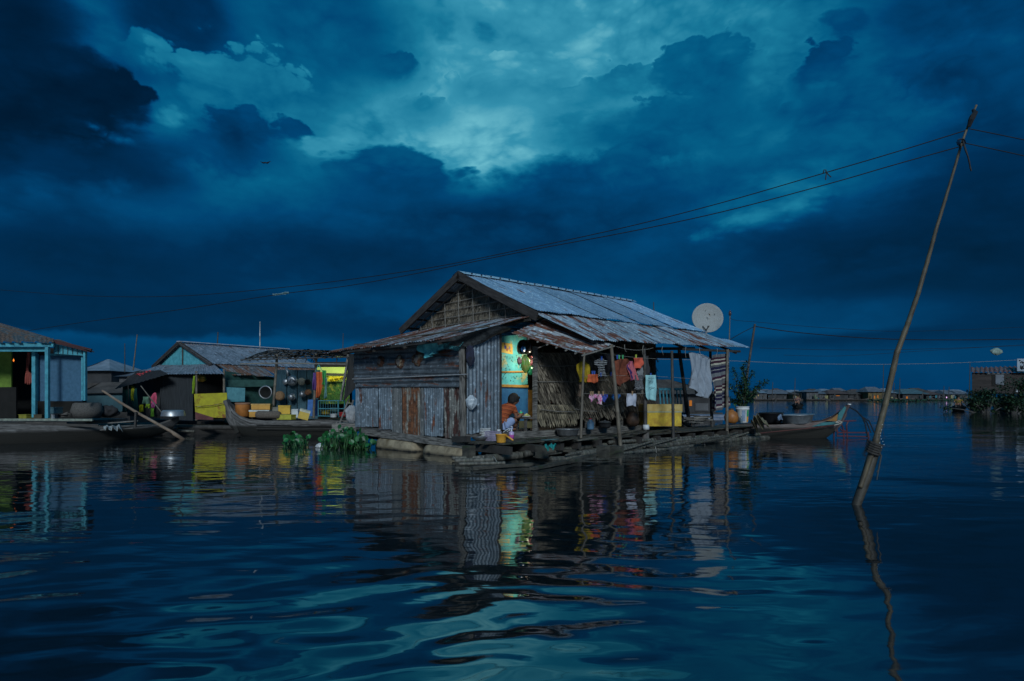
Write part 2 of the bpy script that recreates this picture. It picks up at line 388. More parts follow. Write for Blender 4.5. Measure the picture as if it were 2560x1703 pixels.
M_straw = mat('palm thatch', (.27, .225, .165), (.05, .04, .03), 5, .9, st=(1, 1, .4), bump=.2, isl=.65, thr=(.3, .7), detail=3)
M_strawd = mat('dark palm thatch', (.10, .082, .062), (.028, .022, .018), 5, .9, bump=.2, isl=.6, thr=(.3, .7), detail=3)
# ================================================================== WATER
def build_water():
    k, A = .0175, 2.4
    nx = int(math.asinh(3500 / A) / k); xs = A * np.sinh(k * np.arange(-nx, nx + 1))
    ny = int(math.asinh(3500 / A) / k); nb = int(math.asinh(40 / A) / k); ys = 3.2 + A * np.sinh(k * np.arange(-nb, ny + 1))
    X, Y = np.meshgrid(xs, ys); rs = np.random.RandomState(11)
    sp = k * np.sqrt(np.maximum(np.abs(X), np.abs(Y - 3.2)) ** 2 + A * A)
    Zz = np.zeros_like(X)
    wx = X + .18 * np.sin(Y * .9 + 1.3) + .09 * np.sin(Y * 2.1 + X * .7) + .03 * np.sin(X * 3.1 + Y * 1.7)
    wy = Y + .20 * np.sin(X * .8) + .09 * np.sin(X * 1.9 + 2 + Y * .6) + .03 * np.sin(X * 2.7 - Y * 2.9)
    D = np.hypot(X, Y)
    # wake of the boat the picture is taken from: long swells close by, dying out towards the houses
    near = 1 / (1 + np.exp((D - 4.9) / .45)); mid = 1 / (1 + np.exp((D - 13.) / 2.2))
    def add(lam, ang, amp, env, n=5, spread=.35):
        nonlocal Zz
        for i in range(n):
            l = lam * rs.uniform(.75, 1.35); a = ang + rs.uniform(-spread, spread); kk = 2 * np.pi / l; ph = rs.uniform(0, 6.28)
            ok = np.clip((l / sp - 3) / 3, 0, 1)
            g = .55 + .45 * np.sin(X * rs.uniform(.3, .9) + Y * rs.uniform(.3, .9) + rs.uniform(0, 6.28))
            Zz = Zz + amp / math.sqrt(n) * g * env * ok * np.sin(kk * (wx * math.cos(a) + wy * math.sin(a)) + ph)
    add(.62, math.radians(116), .0052, near, 5, .3)
    add(1.1, math.radians(120), .0040, near, 3, .25)
    add(.33, math.radians(110), .0042, near * .8 + mid * .2, 8, .45)
    add(.22, math.radians(105), .0024, near, 9, .6)
    add(1.7, math.radians(80), .0050, mid * (1 - .3 * near), 4, .4)
    add(.62, math.radians(95), .0020, mid, 7, .6)
    add(.34, math.radians(90), .0011, mid, 7, .9)
    add(.16, math.radians(95), .0012, near, 9, .9)
    add(4., math.radians(70), .008, 1 / (1 + D / 20), 4, .8)
    n0, m0 = X.shape
    me = bpy.data.meshes.new('river_water'); me.vertices.add(X.size)
    co = np.stack([X, Y, Zz], -1).reshape(-1).astype(np.float32); me.vertices.foreach_set('co', co)
    idx = np.arange(n0 * m0).reshape(n0, m0)
    q = np.stack([idx[:-1, :-1], idx[:-1, 1:], idx[1:, 1:], idx[1:, :-1]], -1).reshape(-1, 4)
    me.loops.add(q.size); me.polygons.add(len(q))
    me.loops.foreach_set('vertex_index', q.reshape(-1).astype(np.int32))
    me.polygons.foreach_set('loop_start', np.arange(0, q.size, 4, dtype=np.int32))
    me.polygons.foreach_set('use_smooth', np.ones(len(q), dtype=bool)); me.update(calc_edges=True)
    m = bpy.data.materials.new('river water'); m.use_nodes = True; nt = m.node_tree; nt.nodes.clear(); n = NT(nt)
    tcn = n.n('ShaderNodeTexCoord').outputs['Object']
    def nz(sx, sy, sc, det, rot=0):
        mpn = n.n('ShaderNodeMapping', {0: tcn, 'Scale': (sx, sy, 1), 'Rotation': (0, 0, rot)})
        return n.n('ShaderNodeTexNoise', {'Vector': mpn.outputs[0], 'Scale': sc, 'Detail': det, 'Roughness': .5, 'Distortion': .4}).outputs['Fac']
    h1 = nz(.45, 1, 4.5, 2, .15); h2 = nz(.5, 1, 1.3, 2, -.2); h3 = nz(.35, 1, .42, 2, .1)
    pos = n.n('ShaderNodeSeparateXYZ', {0: tcn})
    far = n.n('ShaderNodeMapRange', {0: pos.outputs[1], 1: 10., 2: 40.}).outputs[0]
    nearf = n.n('ShaderNodeMapRange', {0: pos.outputs[1], 1: 4., 2: 9., 3: .25, 4: 1.}).outputs[0]
    patch = n.n('ShaderNodeMapRange', {0: nz(.3, 1, .35, 3), 1: .38, 2: .62, 3: .15, 4: 1.}).outputs[0]
    h = n.m('ADD', n.m('MULTIPLY', n.m('MULTIPLY', h1, patch), n.m('MULTIPLY', nearf, .0115)), n.m('ADD', n.m('MULTIPLY', h2, .011), n.m('MULTIPLY', n.m('MULTIPLY', h3, far), .05)))
    bp = n.n('ShaderNodeBump', {'Height': h, 'Strength': 1.0, 'Distance': 1.0})
    bs = n.n('ShaderNodeBsdfPrincipled', {'Base Color': (.0045, .0100, .0125, 1), 'Roughness': .04, 'IOR': 2.6, 'Specular IOR Level': .5, 'Normal': bp.outputs[0]})
    n.n('ShaderNodeOutputMaterial', {0: bs.outputs[0]}); me.materials.append(m)
    o = bpy.data.objects.new('river_water', me); COL.objects.link(o); o['kind'] = 'structure'
build_water()
# ================================================================== MAIN FLOATING HOUSE
T_roof = tinmat('grey tin roof', (.42, .57, .72), .14, dark=(.17, .25, .33), metal=.55, rough=.42, seed=1)
T_rusty = tinmat('rusty tin roof', (.42, .52, .60), .50, rough=.5, seed=2)
T_front = tinmat('rust streaked lean-to tin', (.46, .52, .57), .62, rough=.5, seed=5)
T_wallg = tinmat('grey wall tin', (.155, .195, .23), .22, rough=.5, metal=.2, seed=3)
T_wallh = tinmat('dirty wall tin', (.125, .145, .16), .28, dark=(.018, .021, .024), rough=.55, metal=.2, seed=4, streak=.25)
T_wallr = tinmat('heavily rusted wall tin', (.22, .22, .19), .66, rustc=(.085, .032, .013), rough=.7, metal=.1, seed=6)
T_walld = tinmat('dark rusted wall tin', (.20, .20, .18), .60, rustc=(.035, .013, .010), rough=.7, metal=.1, seed=9)
T_wallp = tinmat('pale wall tin', (.20, .20, .19), .10, rough=.6, metal=.1, seed=8)
M_barge = mat('barge board wood', (.060, .052, .047), (.018, .015, .014), 5, .85, st=(.6, 4, 1), bump=.3, coord='UV')
M_pole = mat('light batten', (.24, .22, .19), (.12, .11, .095), 8, .8)
M_teal = mat('teal painted plank', (.10, .50, .50), (.05, .33, .35), 5, .7, thr=(.3, .6), c3=(.55, .42, .10))
M_tealspot = mat('dark flaked paint', (.05, .04, .01), (.03, .03, .01), 5, .8)
M_ochre = mat('ochre batten', (.48, .26, .05), (.32, .17, .03), 9, .8)
M_blue = mat('blue painted plank', (.03, .15, .30), (.02, .10, .22), 7, .7)
house = thing('floating_house', 'grey tin roofed floating house with rusty patched walls, largest in the middle of the river', 'house', H(2.5, 2.3, 0))
# --- roof
APX, RZ, FZ = 2.65, 4.48, 3.2
def roof_strip(mb, t0, t1, n, f_top, f_bot, over=.03, seed=0, **kw):
    rr = random.Random(seed); w = (t1 - t0) / n
    for i in range(n):
        a, b = t0 + i * w - over, t0 + (i + 1) * w + over
        dz = .012 * (i % 2) + rr.uniform(0, .008); dl = rr.uniform(-.04, .05)
        mb.tin(f_top(a) + Z * dz, f_top(b) + Z * dz, f_bot(b, dl) + Z * dz, f_bot(a, dl) + Z * dz, seed=seed * 50 + i, **kw)
m = MB(); roof_strip(m, 1.9, 9.2, 9, lambda t: H(t, APX, RZ), lambda t, d: H(t, -.16 - d, FZ + .035), seed=1, nv=8)
m.build('roof', T_roof, house, True)
m = MB(); roof_strip(m, 1.9, 9.2, 9, lambda t: H(t, APX, RZ), lambda t, d: H(t, 5.45 + d, FZ), seed=2, nv=6)
rl = m.build('roof', T_roof, house, True)
def ez(t): return 2.50 + (t - 2.3) * .026
m = MB(); roof_strip(m, 2.42, 9.25, 8, lambda t: H(t - (.5 if t < 2.6 else 0), -.04, FZ + .025), lambda t, d: H(t + (.0 if t > 2.6 else 0), -1.40 - d, ez(t)), seed=3, nv=6)
m.build('side_roof', T_rusty, house, True)
m = MB(); m.tin(H(8.9, -.5, 3.05), H(9.75, -.7, 2.98), H(9.95, -1.25, 2.72), H(9.1, -1.40, 2.70), seed=77)
m.build('roof_patch', T_roof, house, True)
m = MB()   # ridge capping
for i in range(8):
    a, b = 1.86 + i * .92, 1.86 + (i + 1) * .92 + .05; dz = .02 + .006 * (i % 2)
    for sg in (-1, 1):
        m.grid(lambda u, v, a=a, b=b, sg=sg, dz=dz: H(a + (b - a) * u, APX + sg * .26 * v, RZ + dz + .03 - v * .112 + .008 * math.sin(v * 3.1)), 4, 3)
for i in range(44):
    m.box(H(2.0 + i * .165, APX - (.14 + .06 * (i % 2)), RZ + .02 - .035), .035, .03, .03, (U, W_, Z), mi=1)
m.build('ridge_cap', [mat('bright ridge tin', (.62, .72, .80), (.45, .52, .60), 8, .35, metal=.4, bump=.05), M_wire], house)
# --- gable
GT = 2.25
m = MB(); bc = H(1.88, APX, RZ - .07)
for sa, sb in ((APX + .04, -.22), (APX - .04, 5.52)):
    sb = min(sb, 5.38); p, q = H(1.88, sa, RZ - .06), H(1.88, sb, RZ - .06 - abs(sb - APX) / 2.8 * 1.30); m = MB(); m.beam(p, q, .045, .2); m.build('barge_board', M_barge, house)
m = MB(); m.add([H(GT + .04, APX, RZ - .2), H(GT + .04, -.0, FZ - .1), H(GT + .04, 5.3, FZ - .1)], [(0, 1, 2)], [(0, 0), (1, 0), (0, 1)])
rg = random.Random(5)
for row in range(13):
    z0 = FZ - .02 + row * .095
    half = (RZ - .16 - z0) / (RZ - FZ) * 2.75 - .05
    if half < .1: continue
    k = int(half * 2 / .034)
    for i in range(k):
        s_ = APX - half + i * 2 * half / k; l = rg.uniform(.13, .2); tl = rg.uniform(-.02, .05); w_ = rg.uniform(.02, .032)
        d0 = GT - .01 - rg.uniform(0, .035)
        m.add([H(GT, s_, z0 + .03), H(GT, s_ + w_, z0 + .03), H(d0, s_ + w_ + tl, z0 - l + .06), H(d0 - .004, s_ + w_ * .4 + tl, z0 - l + .04), H(d0, s_ + tl, z0 - l + .065)], [(0, 1, 2, 3, 4)])
m.build('gable_thatch', M_straw, house)
m = MB()
def gz(s_): return RZ - .22 - abs(s_ - APX) * (RZ - FZ) / 2.75
for z0 in (FZ + .02, FZ + .22, FZ + .42, FZ + .62, FZ + .82):
    half = (RZ - .22 - z0) / (RZ - FZ) * 2.75
    m.tube([H(GT - .06, APX - half, z0 + .02), H(GT - .06, APX + half, z0 - .02)], .012, 6)
for s_ in (.6, 1.15, 1.75, 2.4, 3.0, 3.6, 4.2, 4.75):
    m.tube([H(GT - .08, s_, FZ - .05), H(GT - .08, s_ + .03, gz(s_))], .013, 6)
for sg in (-1, 1): m.tube([H(GT - .07, APX, RZ - .2), H(GT - .07, APX + sg * 2.65, FZ - .02)], .016, 6)
m.build('gable_lattice', M_pole, house)
m = MB()   # purlins and rafters under the overhang
for k in range(6):
    f = (k + .6) / 6
    for sg in (-1, 1): m.beam(H(1.95, APX + sg * 2.7 * f, RZ - .07 - 1.25 * f), H(9.1, APX + sg * 2.7 * f, RZ - .07 - 1.25 * f), .05, .05)
for t in (6.3, 7.6, 9.0):
    for sg in (-1, 1): m.beam(H(t, APX, RZ - .12), H(t, APX + sg * 2.72, FZ - .1), .05, .07)
    m.beam(H(t, -1.3, 2.52), H(t, 0, FZ - .12), .05, .06)
m.build('rafters', M_woodd, house)
# --- front lean-to
def lt(s_, f): return H(2.1 - 2.6 * f, s_, 3.16 - .70 * f - .05 * math.sin(f * 3.1) - .035 * (s_ / 5))
m = MB(); rr = random.Random(9)
for i in range(7):
    a = .0 + i * .75 - (.1 if i else 0); b = (i + 1) * .75 + .02
    e = rr.uniform(-.02, .03); dz = Z * (.014 * (i % 2))
    m.tin(lt(a, -.02) + dz, lt(b, -.02) + dz, lt(b, 1.0 + e) + dz, lt(a + (.05 if i == 0 else 0), .98 + e) + dz, seed=300 + i, nv=8, amp=.013)
m.build('front_roof', T_front, house, True)
m = MB(); m.bamboo(lt(4.3, .62) + Z * .05, lt(-.45, .72) + Z * .1, .022, .018, seed=3, wob=.03); m.build('roof_pole', M_bam, house, True)
m = MB()
for f in (.12, .45, .8, .97): m.beam(lt(-.1, f) - Z * .045, lt(5.2, f) - Z * .045, .05, .05)
for s_ in (.3, 1.6, 2.9, 4.3): m.beam(lt(s_, 0) - Z * .09, lt(s_, 1) - Z * .09, .05, .05)
m.build('rafters', M_woodd, house)
m = MB()   # sagging dark netting in the corner under the eave
m.grid(lambda u, v: H(-.45 + 1.75 * u, -.02 - .35 * math.sin(u * 3.1) * (1 - v) - .06 * math.sin(9 * u + 4 * v), 2.46 + .30 * u + (-.0 - .22 * v * (.6 + .4 * math.sin(5 * u))) + .12 * (1 - v) * math.sin(u * 3.1)), 26, 8)
m.build('eave_netting', mat('dark torn netting', (.05, .056, .058), (.012, .013, .014), 30, .95, bump=.8, thr=(.4, .6)), house, True)
# --- corner veranda roof
m = MB()
q = [PS(1276, 832, 0), PS(1362, 799, 0), PS(1532, 863, -1.42), PS(1458, 886, -1.45)]
m.tin(q[0], q[1].lerp(q[1], 1), q[2], q[3], seed=41, amp=.012, nv=10, pitch=.1)
m.build('veranda_roof', T_front, house, True)
m = MB(); m.beam(PS(1455, 889, -1.46), PS(1536, 865, -1.46), .03, .03); m.beam(PS(1345, 870, -.5), PS(1440, 832, -.5) , .02, .02)
for i in range(7):
    f = .12 + i * .13; a = PS(1276, 835, 0).lerp(PS(1455, 890, -1.46), f); m.beam(a, a + (PS(1345, 825, -.3) - PS(1318, 838, -.3)), .02, .035)
m.build('veranda_battens', M_pole, house)
# --- front wall, t = 0
m = MB()
zs = [1.40, 1.72, 2.02, 2.50]
m.tin(PT(885, 958, -.02), PT(885, 860, -.02), PT(1155, 846, -.02), PT(1151, 958, -.02), pitch=.115, amp=.012, seed=50, nv=14)
m.tin(PT(889, 968, -.04), PT(889, 946, -.04), PT(1152, 938, -.04), PT(1150, 968, -.04), pitch=.11, amp=.017, seed=51, nv=10, sag=.01)
m.build('upper_wall_sheet', T_wallh, house, True)
cols = [(889, 945, 1067, T_wallg), (947, 980, 1073, T_wallg), (979, 1006, 1085, T_wallp), (1006, 1051, 1088, T_wallr), (1049, 1062, 1088, T_wallp),
        (1060, 1110, 1090, T_wallg), (1110, 1156, 1096, T_walld)]
for i, (x0, x1, yb, mm_) in enumerate(cols):
    m = MB(); t = -.015 if i % 2 else -.005
    m.tin(PT(x0, 966, t), PT(x1, 965, t), PT(x1 + (2 if i else 0) - i, yb + 1, t - .02 * (i % 3)), PT(x0 + i * .5, yb, t), seed=60 + i, pitch=.085, amp=.017 if mm_ is not T_wallp else .004, nv=6)
    m.build('wall_panel', mm_, house, True)
m = MB()
p, q = PT(882, 948, -.075), PT(1168, 936, -.075); m.bamboo(p, q, .013, .013, node=.25, seed=2); m.build('wall_rod', mat('pale rod', (.34, .35, .36), (.22, .22, .22), 9, .6), house, True)
m = MB(); m.box((PT(1157, 1000, .0) + PT(1157, 1000, .0)) / 2 * 1 + Z * (-.0), .05, .09, .01, (U, W_, Z)); m = MB()
m.beam(PT(1154, 860, -.03), PT(1158, 1098, -.03), .06, .11, up=U); m.build('corner_post', M_plank, house)
m = MB(); m.beam(PT(905, 1079, -.09), PT(1165, 1113, -.09), .05, .16); m.build('skirt_board', M_plank, house)
m = MB(); m.beam(PT(1134, 1098, -.18), PT(1172, 1098, -.18), .1, .12); m.build('beam_end', M_woodd, house)
rust_rim = mat('ragged rust', (.12, .045, .02), (.03, .012, .008), 14, .95, bump=.8, c3=(.30, .26, .18))
for (hx, hy, r, sd_) in ((951, 904, .135, 1), (998, 905, .15, 2), (1043, 898, .165, 5)):
    c = PT(hx, hy, -.045); rr = random.Random(sd_); n = 18
    ro = [r * rr.uniform(.85, 1.3) for _ in range(n)]; ri = [x * rr.uniform(.5, .62) for x in ro]
    m = MB()
    vo_ = [c + (W_ * -math.cos(6.283 * k / n) * (1.15) + Z * math.sin(6.283 * k / n) * .95) * ro[k] for k in range(n)]
    vi_ = [c + (W_ * -math.cos(6.283 * k / n) + Z * math.sin(6.283 * k / n) * .9) * ri[k] - U * (.03 + rr.uniform(0, .02)) for k in range(n)]
    m.add(vo_ + vi_, [(k, (k + 1) % n, n + (k + 1) % n, n + k) for k in range(n)]); m.build('rusted_hole', rust_rim, house)
    m = MB(); m.add([x + U * .012 for x in vi_], [tuple(range(n))]); m.build('hole_patch', mat('pale board behind hole', (.20, .17, .15), (.10, .085, .075), 12, .9), house)
# --- side wall, s = 0
m = MB(); m.tin(PS(1167, 845, -.0), PS(1248, 838, 0), PS(1249, 1077, 0), PS(1167, 1086, 0), seed=70, pitch=.1, amp=.016, nv=8); m.build('wall_panel', T_wallg, house, True)
m = MB(); m.box(H(.97, .03, 1.55), .06, .08, 2.2, (U, W_, Z)); m.build('door_post', M_woodd, house)
m = MB(); m.box(H(2.04, .0, 1.45), .09, .08, 1.95, (U, W_, Z)); m.build('door_post', M_plank, house)
def thatch(name, x0, x1, ytop, ybot_fn, s_, dens=1.0, mt=M_straw, seed=3, lean=.09, rows=9, L=.30):
    m = MB(); rr = random.Random(seed)
    a, b = PS(x0, 950, s_), PS(x1, 950, s_); t0, t1 = (a - A0).dot(U), (b - A0).dot(U)
    zt = lambda t: PS(x0 + (x1 - x0) * (t - t0) / (t1 - t0), ytop, s_).z
    zb = lambda t: PS(x0 + (x1 - x0) * (t - t0) / (t1 - t0), ybot_fn(x0 + (x1 - x0) * (t - t0) / (t1 - t0)), s_).z
    m.add([H(t0, s_ + .03, zt(t0)), H(t1, s_ + .03, zt(t1)), H(t1, s_ + .03, zb(t1) + .12), H(t0, s_ + .03, zb(t0) + .12)], [(0, 1, 2, 3)])
    for r in range(rows):
        f = (r + 1) / rows; n = int((t1 - t0) / .021 * dens)
        for i in range(n):
            t = t0 + (t1 - t0) * (i + rr.random()) / n; z1 = zt(t) + (zb(t) - zt(t)) * f
            l = L * rr.uniform(.6, 1.25); z0 = min(zt(t), z1 + l); w_ = rr.uniform(.016, .036); ln = lean * rr.uniform(.2, 1.7)
            d1 = s_ - .02 - rr.uniform(.0, .06); z1 += rr.uniform(-.05, .03)
            m.add([H(t - ln, s_ + .01, z0), H(t + w_ - ln, s_ + .01, z0), H(t + w_, d1, z1 + .03), H(t + w_ * .5, d1 - .006, z1), H(t, d1, z1 + .035)], [(0, 1, 2, 3, 4)])
    return m.build(name, mt, house)
def yb(x): return 1062 - (x - 1340) * .03 + (12 if x < 1440 else 0) + 5 * math.sin(x * .11)
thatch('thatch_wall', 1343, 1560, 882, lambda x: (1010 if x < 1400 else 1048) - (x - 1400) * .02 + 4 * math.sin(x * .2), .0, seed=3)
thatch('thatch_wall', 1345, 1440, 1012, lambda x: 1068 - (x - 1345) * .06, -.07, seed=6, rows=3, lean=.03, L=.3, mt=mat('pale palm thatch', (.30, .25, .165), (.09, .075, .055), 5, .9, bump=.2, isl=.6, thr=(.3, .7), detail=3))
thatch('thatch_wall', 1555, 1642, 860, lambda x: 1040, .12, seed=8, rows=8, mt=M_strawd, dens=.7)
m = MB()
for (x0, y0, x1, y1, s_) in ((1343, 955, 1520, 950, -.06), (1350, 915, 1460, 912, -.05), (1352, 1024, 1436, 1030, -.16), (1435, 1022, 1492, 1029, -.2), (1500, 1017, 1560, 1000, -.12)):
    m.tube([PS(x0, y0, s_), PS((x0 + x1) / 2, (y0 + y1) / 2 + 2, s_ - .01), PS(x1, y1, s_)], .012, 6)
m.build('wall_battens', M_pole, house)
m = MB()
p1, p2 = PS(1272, 1086, -.08), PS(1610, 1056, -.08)
m.beam(H(1.15, -.07, .40), H(6.6, -.07, .40), .07, .16); m.build('floor_beam', M_plank, house)
m = MB(); m.beam(H(2.06, -.03, 1.02), H(3.2, -.03, .98), .05, .09); m.build('wall_board', M_wood, house)
for t in (3.9, 4.15, 5.3): m = MB(); m.box(H(t, .02, .60), .08, .06, .30, (U, W_, Z)); m.build('floor_stud', M_plank, house)
# --- shell: floor, hidden walls, ceiling shade
m = MB(); m.box(H(4.6, 2.3, .44), 9.2, 4.6, .06, (U, W_, Z)); m.build('floor', M_wood, house)
m = MB(); m.tin(H(0, 4.62, .45), H(6.9, 4.62, .45), H(6.9, 4.62, 3.1), H(0, 4.62, 2.5), pitch=.12, seed=91); m.build('wall_panel', T_wallh, house, True)
m = MB(); m.tin(H(6.9, 4.6, .45), H(6.9, .1, .45), H(6.9, .1, 3.1), H(6.9, 4.6, 3.1), pitch=.12, seed=92); m.build('wall_panel', T_wallh, house, True)
m = MB(); m.box(H(.10, 2.35, 1.28), .03, 4.45, 2.2, (U, W_, Z)); m.build('inner_wall', M_black, house)  # black sheet added to keep the gaps behind the panels dark
m = MB(); m.box(H(2.3, 3.3, 1.35), 4.4, .05, 1.75, (U, W_, Z)); m.build('inner_wall', M_wood, house)
# --- door side interior: painted plank wall lit from within
def iw(x, y): return PS(x, y, .75)
m = MB(); a, b, c, d = iw(1236, 843), iw(1316, 835), iw(1319, 961), iw(1236, 968)
m.add([a, b, c, d, a + W_ * .04, b + W_ * .04, c + W_ * .04, d + W_ * .04], [(3, 2, 1, 0), (4, 5, 6, 7), (0, 1, 5, 4), (1, 2, 6, 5), (2, 3, 7, 6), (3, 0, 4, 7)]); rr = random.Random(4)
for i in range(60):
    x, y = rr.uniform(1250, 1312), rr.uniform(888, 926) if i < 42 else rr.uniform(934, 955)
    c = PS(x, y, .742); l = rr.uniform(.012, .03); an = rr.uniform(-.6, .6) + 1.4
    e1 = (U * math.cos(an) + Z * math.sin(an)) * l; e2 = (U * -math.sin(an) + Z * math.cos(an)) * .008
    m.add([c - e1, c - e2, c + e1, c + e2], [(0, 1, 2, 3)], mi=1)
ip = m.build('painted_panel', [M_teal, M_tealspot], house)
m = MB(); m.beam(PS(1236, 930, .73), PS(1318, 929, .73), .02, .035); m.beam(PS(1236, 964, .73), PS(1320, 966, .73), .03, .06); m.build('panel_batten', M_ochre, ip)
m = MB(); a, b, c, d = iw(1236, 966), iw(1320, 966), iw(1320, 1072), iw(1236, 1075)
m.add([a, b, c, d], [(3, 2, 1, 0)]); m.build('painted_panel', M_blue, house)
m = MB(); m.add([PS(1317, 840, 2.2), PS(1400, 830, 2.2), PS(1400, 1065, 2.2), PS(1317, 1066, 2.2)], [(3, 2, 1, 0)]); m.build('inner_wall', mat('brown inner board', (.05, .035, .014), (.02, .015, .008), 6, .8), house)
m = MB(); m.box(H(2.75, 1.3, .98), .5, .7, .9, (U, W_, Z)); m.build('cupboard', mat('ochre cupboard', (.26, .14, .03), (.14, .08, .02), 7, .7), house)
# --- veranda posts
def post(x0, y0, s0, x1, y1, s1, r, mt=M_bam, seed=1):
    m = MB(); m.bamboo(PS(x1, y1, s1), PS(x0, y0, s0), r * 1.08, r * .9, node=.42, seed=seed, wob=.012); m.build('veranda_post', mt, house, True)
M_bamd = mat('dark bamboo', (.075, .07, .065), (.03, .028, .026), 6, .7, st=(1, .5, 1), coord='UV')
post(1460, 884, -1.45, 1453, 1094, -1.45, .028, seed=4)
post(1527, 864, -1.45, 1554, 1136, -1.50, .045, seed=5)
post(1610, 868, -1.15, 1614, 1080, -1.15, .045, M_bamd, seed=6)
post(1680, 880, -1.40, 1683, 1120, -1.40, .038, M_bamd, seed=7)
post(1698, 872, .0, 1723, 1061, .0, .055, M_bamd, seed=8)
post(1776, 878, -.7, 1780, 1066, -.7, .045, M_bamd, seed=9)
post(1818, 876, -1.38, 1818, 1102, -1.38, .042, seed=10)
m = MB(); m.lathe(PS(1615, 1072, -1.15) , [(.0, .1), (.075, .1), (.085, .04), (.082, -.02), (.06, -.02)], 12); m.build('post_wrap', M_white, house, True)
m = MB(); m.lathe(PS(1614, 1106, -1.15), [(.0, .26), (.085, .26), (.09, 0)], 12); m.build('post_stump', M_wood, house, True)
m = MB(); m.beam(H(6.2, -1.3, ez(6) - .10), H(9.2, -1.3, ez(9) - .10), .06, .06); m.beam(H(6.9, -1.2, 2.55), H(6.9, .1, 2.62), .06, .08)
m.beam(H(6.6, .05, 2.42), H(9.3, .05, 2.5), .05, .16); m.build('eave_beam', M_woodd, house)
# --- floats
M_drum = mat('muddy concrete float', (.36, .29, .19), (.16, .125, .08), 4, .85, bump=.4, c3=(.14, .10, .05), wet=.02)
for (s0, s1, r, zc, tt) in ((1.75, 3.5, .28, .04, .12), (-.05, 1.42, .27, -.0, .08)):
    m = MB(); L = s1 - s0
    m.lathe(H(tt, s0, zc), [(0, 0), (r * .85, 0), (r, .1), (r * 1.02, L * .4), (r, L - .25), (r * .8, L - .05), (r * .55, L), (0, L)], 24, (U, Z, W_)); m.build('float_drum', M_drum, house, True)
for t in (2.5, 4.5, 6.5, 8.5):
    m = MB(); m.lathe(H(t, .3, 0.02), [(0, 0), (.26, 0), (.3, .2), (.3, 1.6), (.26, 1.9), (0, 1.9)], 16, (U, Z, W_)); m.build('float_drum', M_drum, house, True)
# --- lamp inside, hidden by the thatch wall
def lamp(name, loc, power, col, r=.05, parent=None, size=None):
    d = bpy.data.lights.new(name, 'POINT'); d.energy = power; d.color = col; d.shadow_soft_size = r
    o = bpy.data.objects.new(name, d); COL.objects.link(o)
    if parent is not None: o.parent = parent; o.location = loc - root_loc(parent)
    else: o.location = loc
    return o
bulb = thing('hanging_bulb', 'glowing round bulb hanging inside the doorway room of the main house', 'lamp', H(2.8, .5, 2.25))
m = MB(); m.lathe(H(2.8, .5, 2.20), [(0, -.05), (.03, -.04), (.04, 0), (.03, .035), (.015, .06)], 12); m.build('bulb_glass', glow('bulb glow', (1, .85, .6), 4), bulb, True)
m = MB(); m.tube([H(2.8, .5, 2.26), H(2.8, .5, 2.7)], .006, 5); m.build('cord', M_wire, bulb)
def area(name, loc, aim, size, power, col, parent):
    d = bpy.data.lights.new(name, 'AREA'); d.energy = power; d.color = col; d.size = size
    o = bpy.data.objects.new(name, d); COL.objects.link(o); o.parent = parent; o.location = loc - root_loc(parent)
    o.rotation_euler = aim.to_track_quat('-Z', 'Y').to_euler(); return o
area('bulb_light', H(2.30, .12, 2.18), (U * -.55 + W_ * .72 - Z * .45), .16, 5.0, (1, .87, .64), bulb)
# ================================================================== RAFT in front of the house
raft = thing('bamboo_raft', 'dark mossy bamboo and plank raft along the veranda side of the main house', 'raft', H(4, -.8, 0))
rr = random.Random(21)
def rail(t0, s0, z0, t1, s1, z1, w_, h, mt=None, name='deck_plank'):
    m = MB(); m.beam(H(t0, s0, z0), H(t1, s1, z1), w_, h); return m.build(name, mt or M_raft, raft)
k = 0
for i in range(9):          # deck planks laid along the house
    s_ = -.20 - i * .125
    if i < 8: rail(-.15 + rr.uniform(-.1, .25), s_, .335 + rr.uniform(-.012, .012), 1.5 + rr.uniform(-.3, .4), s_ + rr.uniform(-.02, .02), .33 + rr.uniform(-.015, .015), .115, .03)
    rail(1.7 + rr.uniform(0, .5), s_ + rr.uniform(-.02, .02), .30 + rr.uniform(-.02, .02), 4.6 + rr.uniform(-.5, .5), s_ + rr.uniform(-.04, .04), .30 + rr.uniform(-.03, .02), .10, .03)
    rail(5.0 + rr.uniform(-.2, .3), s_ - .06, .33 + rr.uniform(-.012, .012), (11.7 if i < 7 else 10.3) + rr.uniform(-.4, .3), s_ - .06 + rr.uniform(-.03, .03), .37 + rr.uniform(-.012, .012), .115, .03)
for i in range(14):         # odd boards lying about on it
    t = rr.uniform(.9, 5.2); s_ = rr.uniform(-1.45, -.5); a = rr.uniform(-.35, .35); L = rr.uniform(.4, 1.3)
    rail(t, s_, .335 + .02 * (i % 3), t + L * math.cos(a), s_ + L * math.sin(a), .345 + .02 * (i % 3) + rr.uniform(-.02, .05), rr.uniform(.06, .16), .022, M_log if i % 3 == 0 else M_raft, 'loose_board')
for t in (.0, .75, 1.45, 2.0, 2.7, 3.4, 4.2, 5.0, 5.8, 6.6, 7.4, 8.2, 9.0, 9.8):
    rail(t, -1.42 + rr.uniform(-.05, .05), .22, t + rr.uniform(-.05, .05), .2, .24, .11, .15, M_woodd, 'cross_beam')
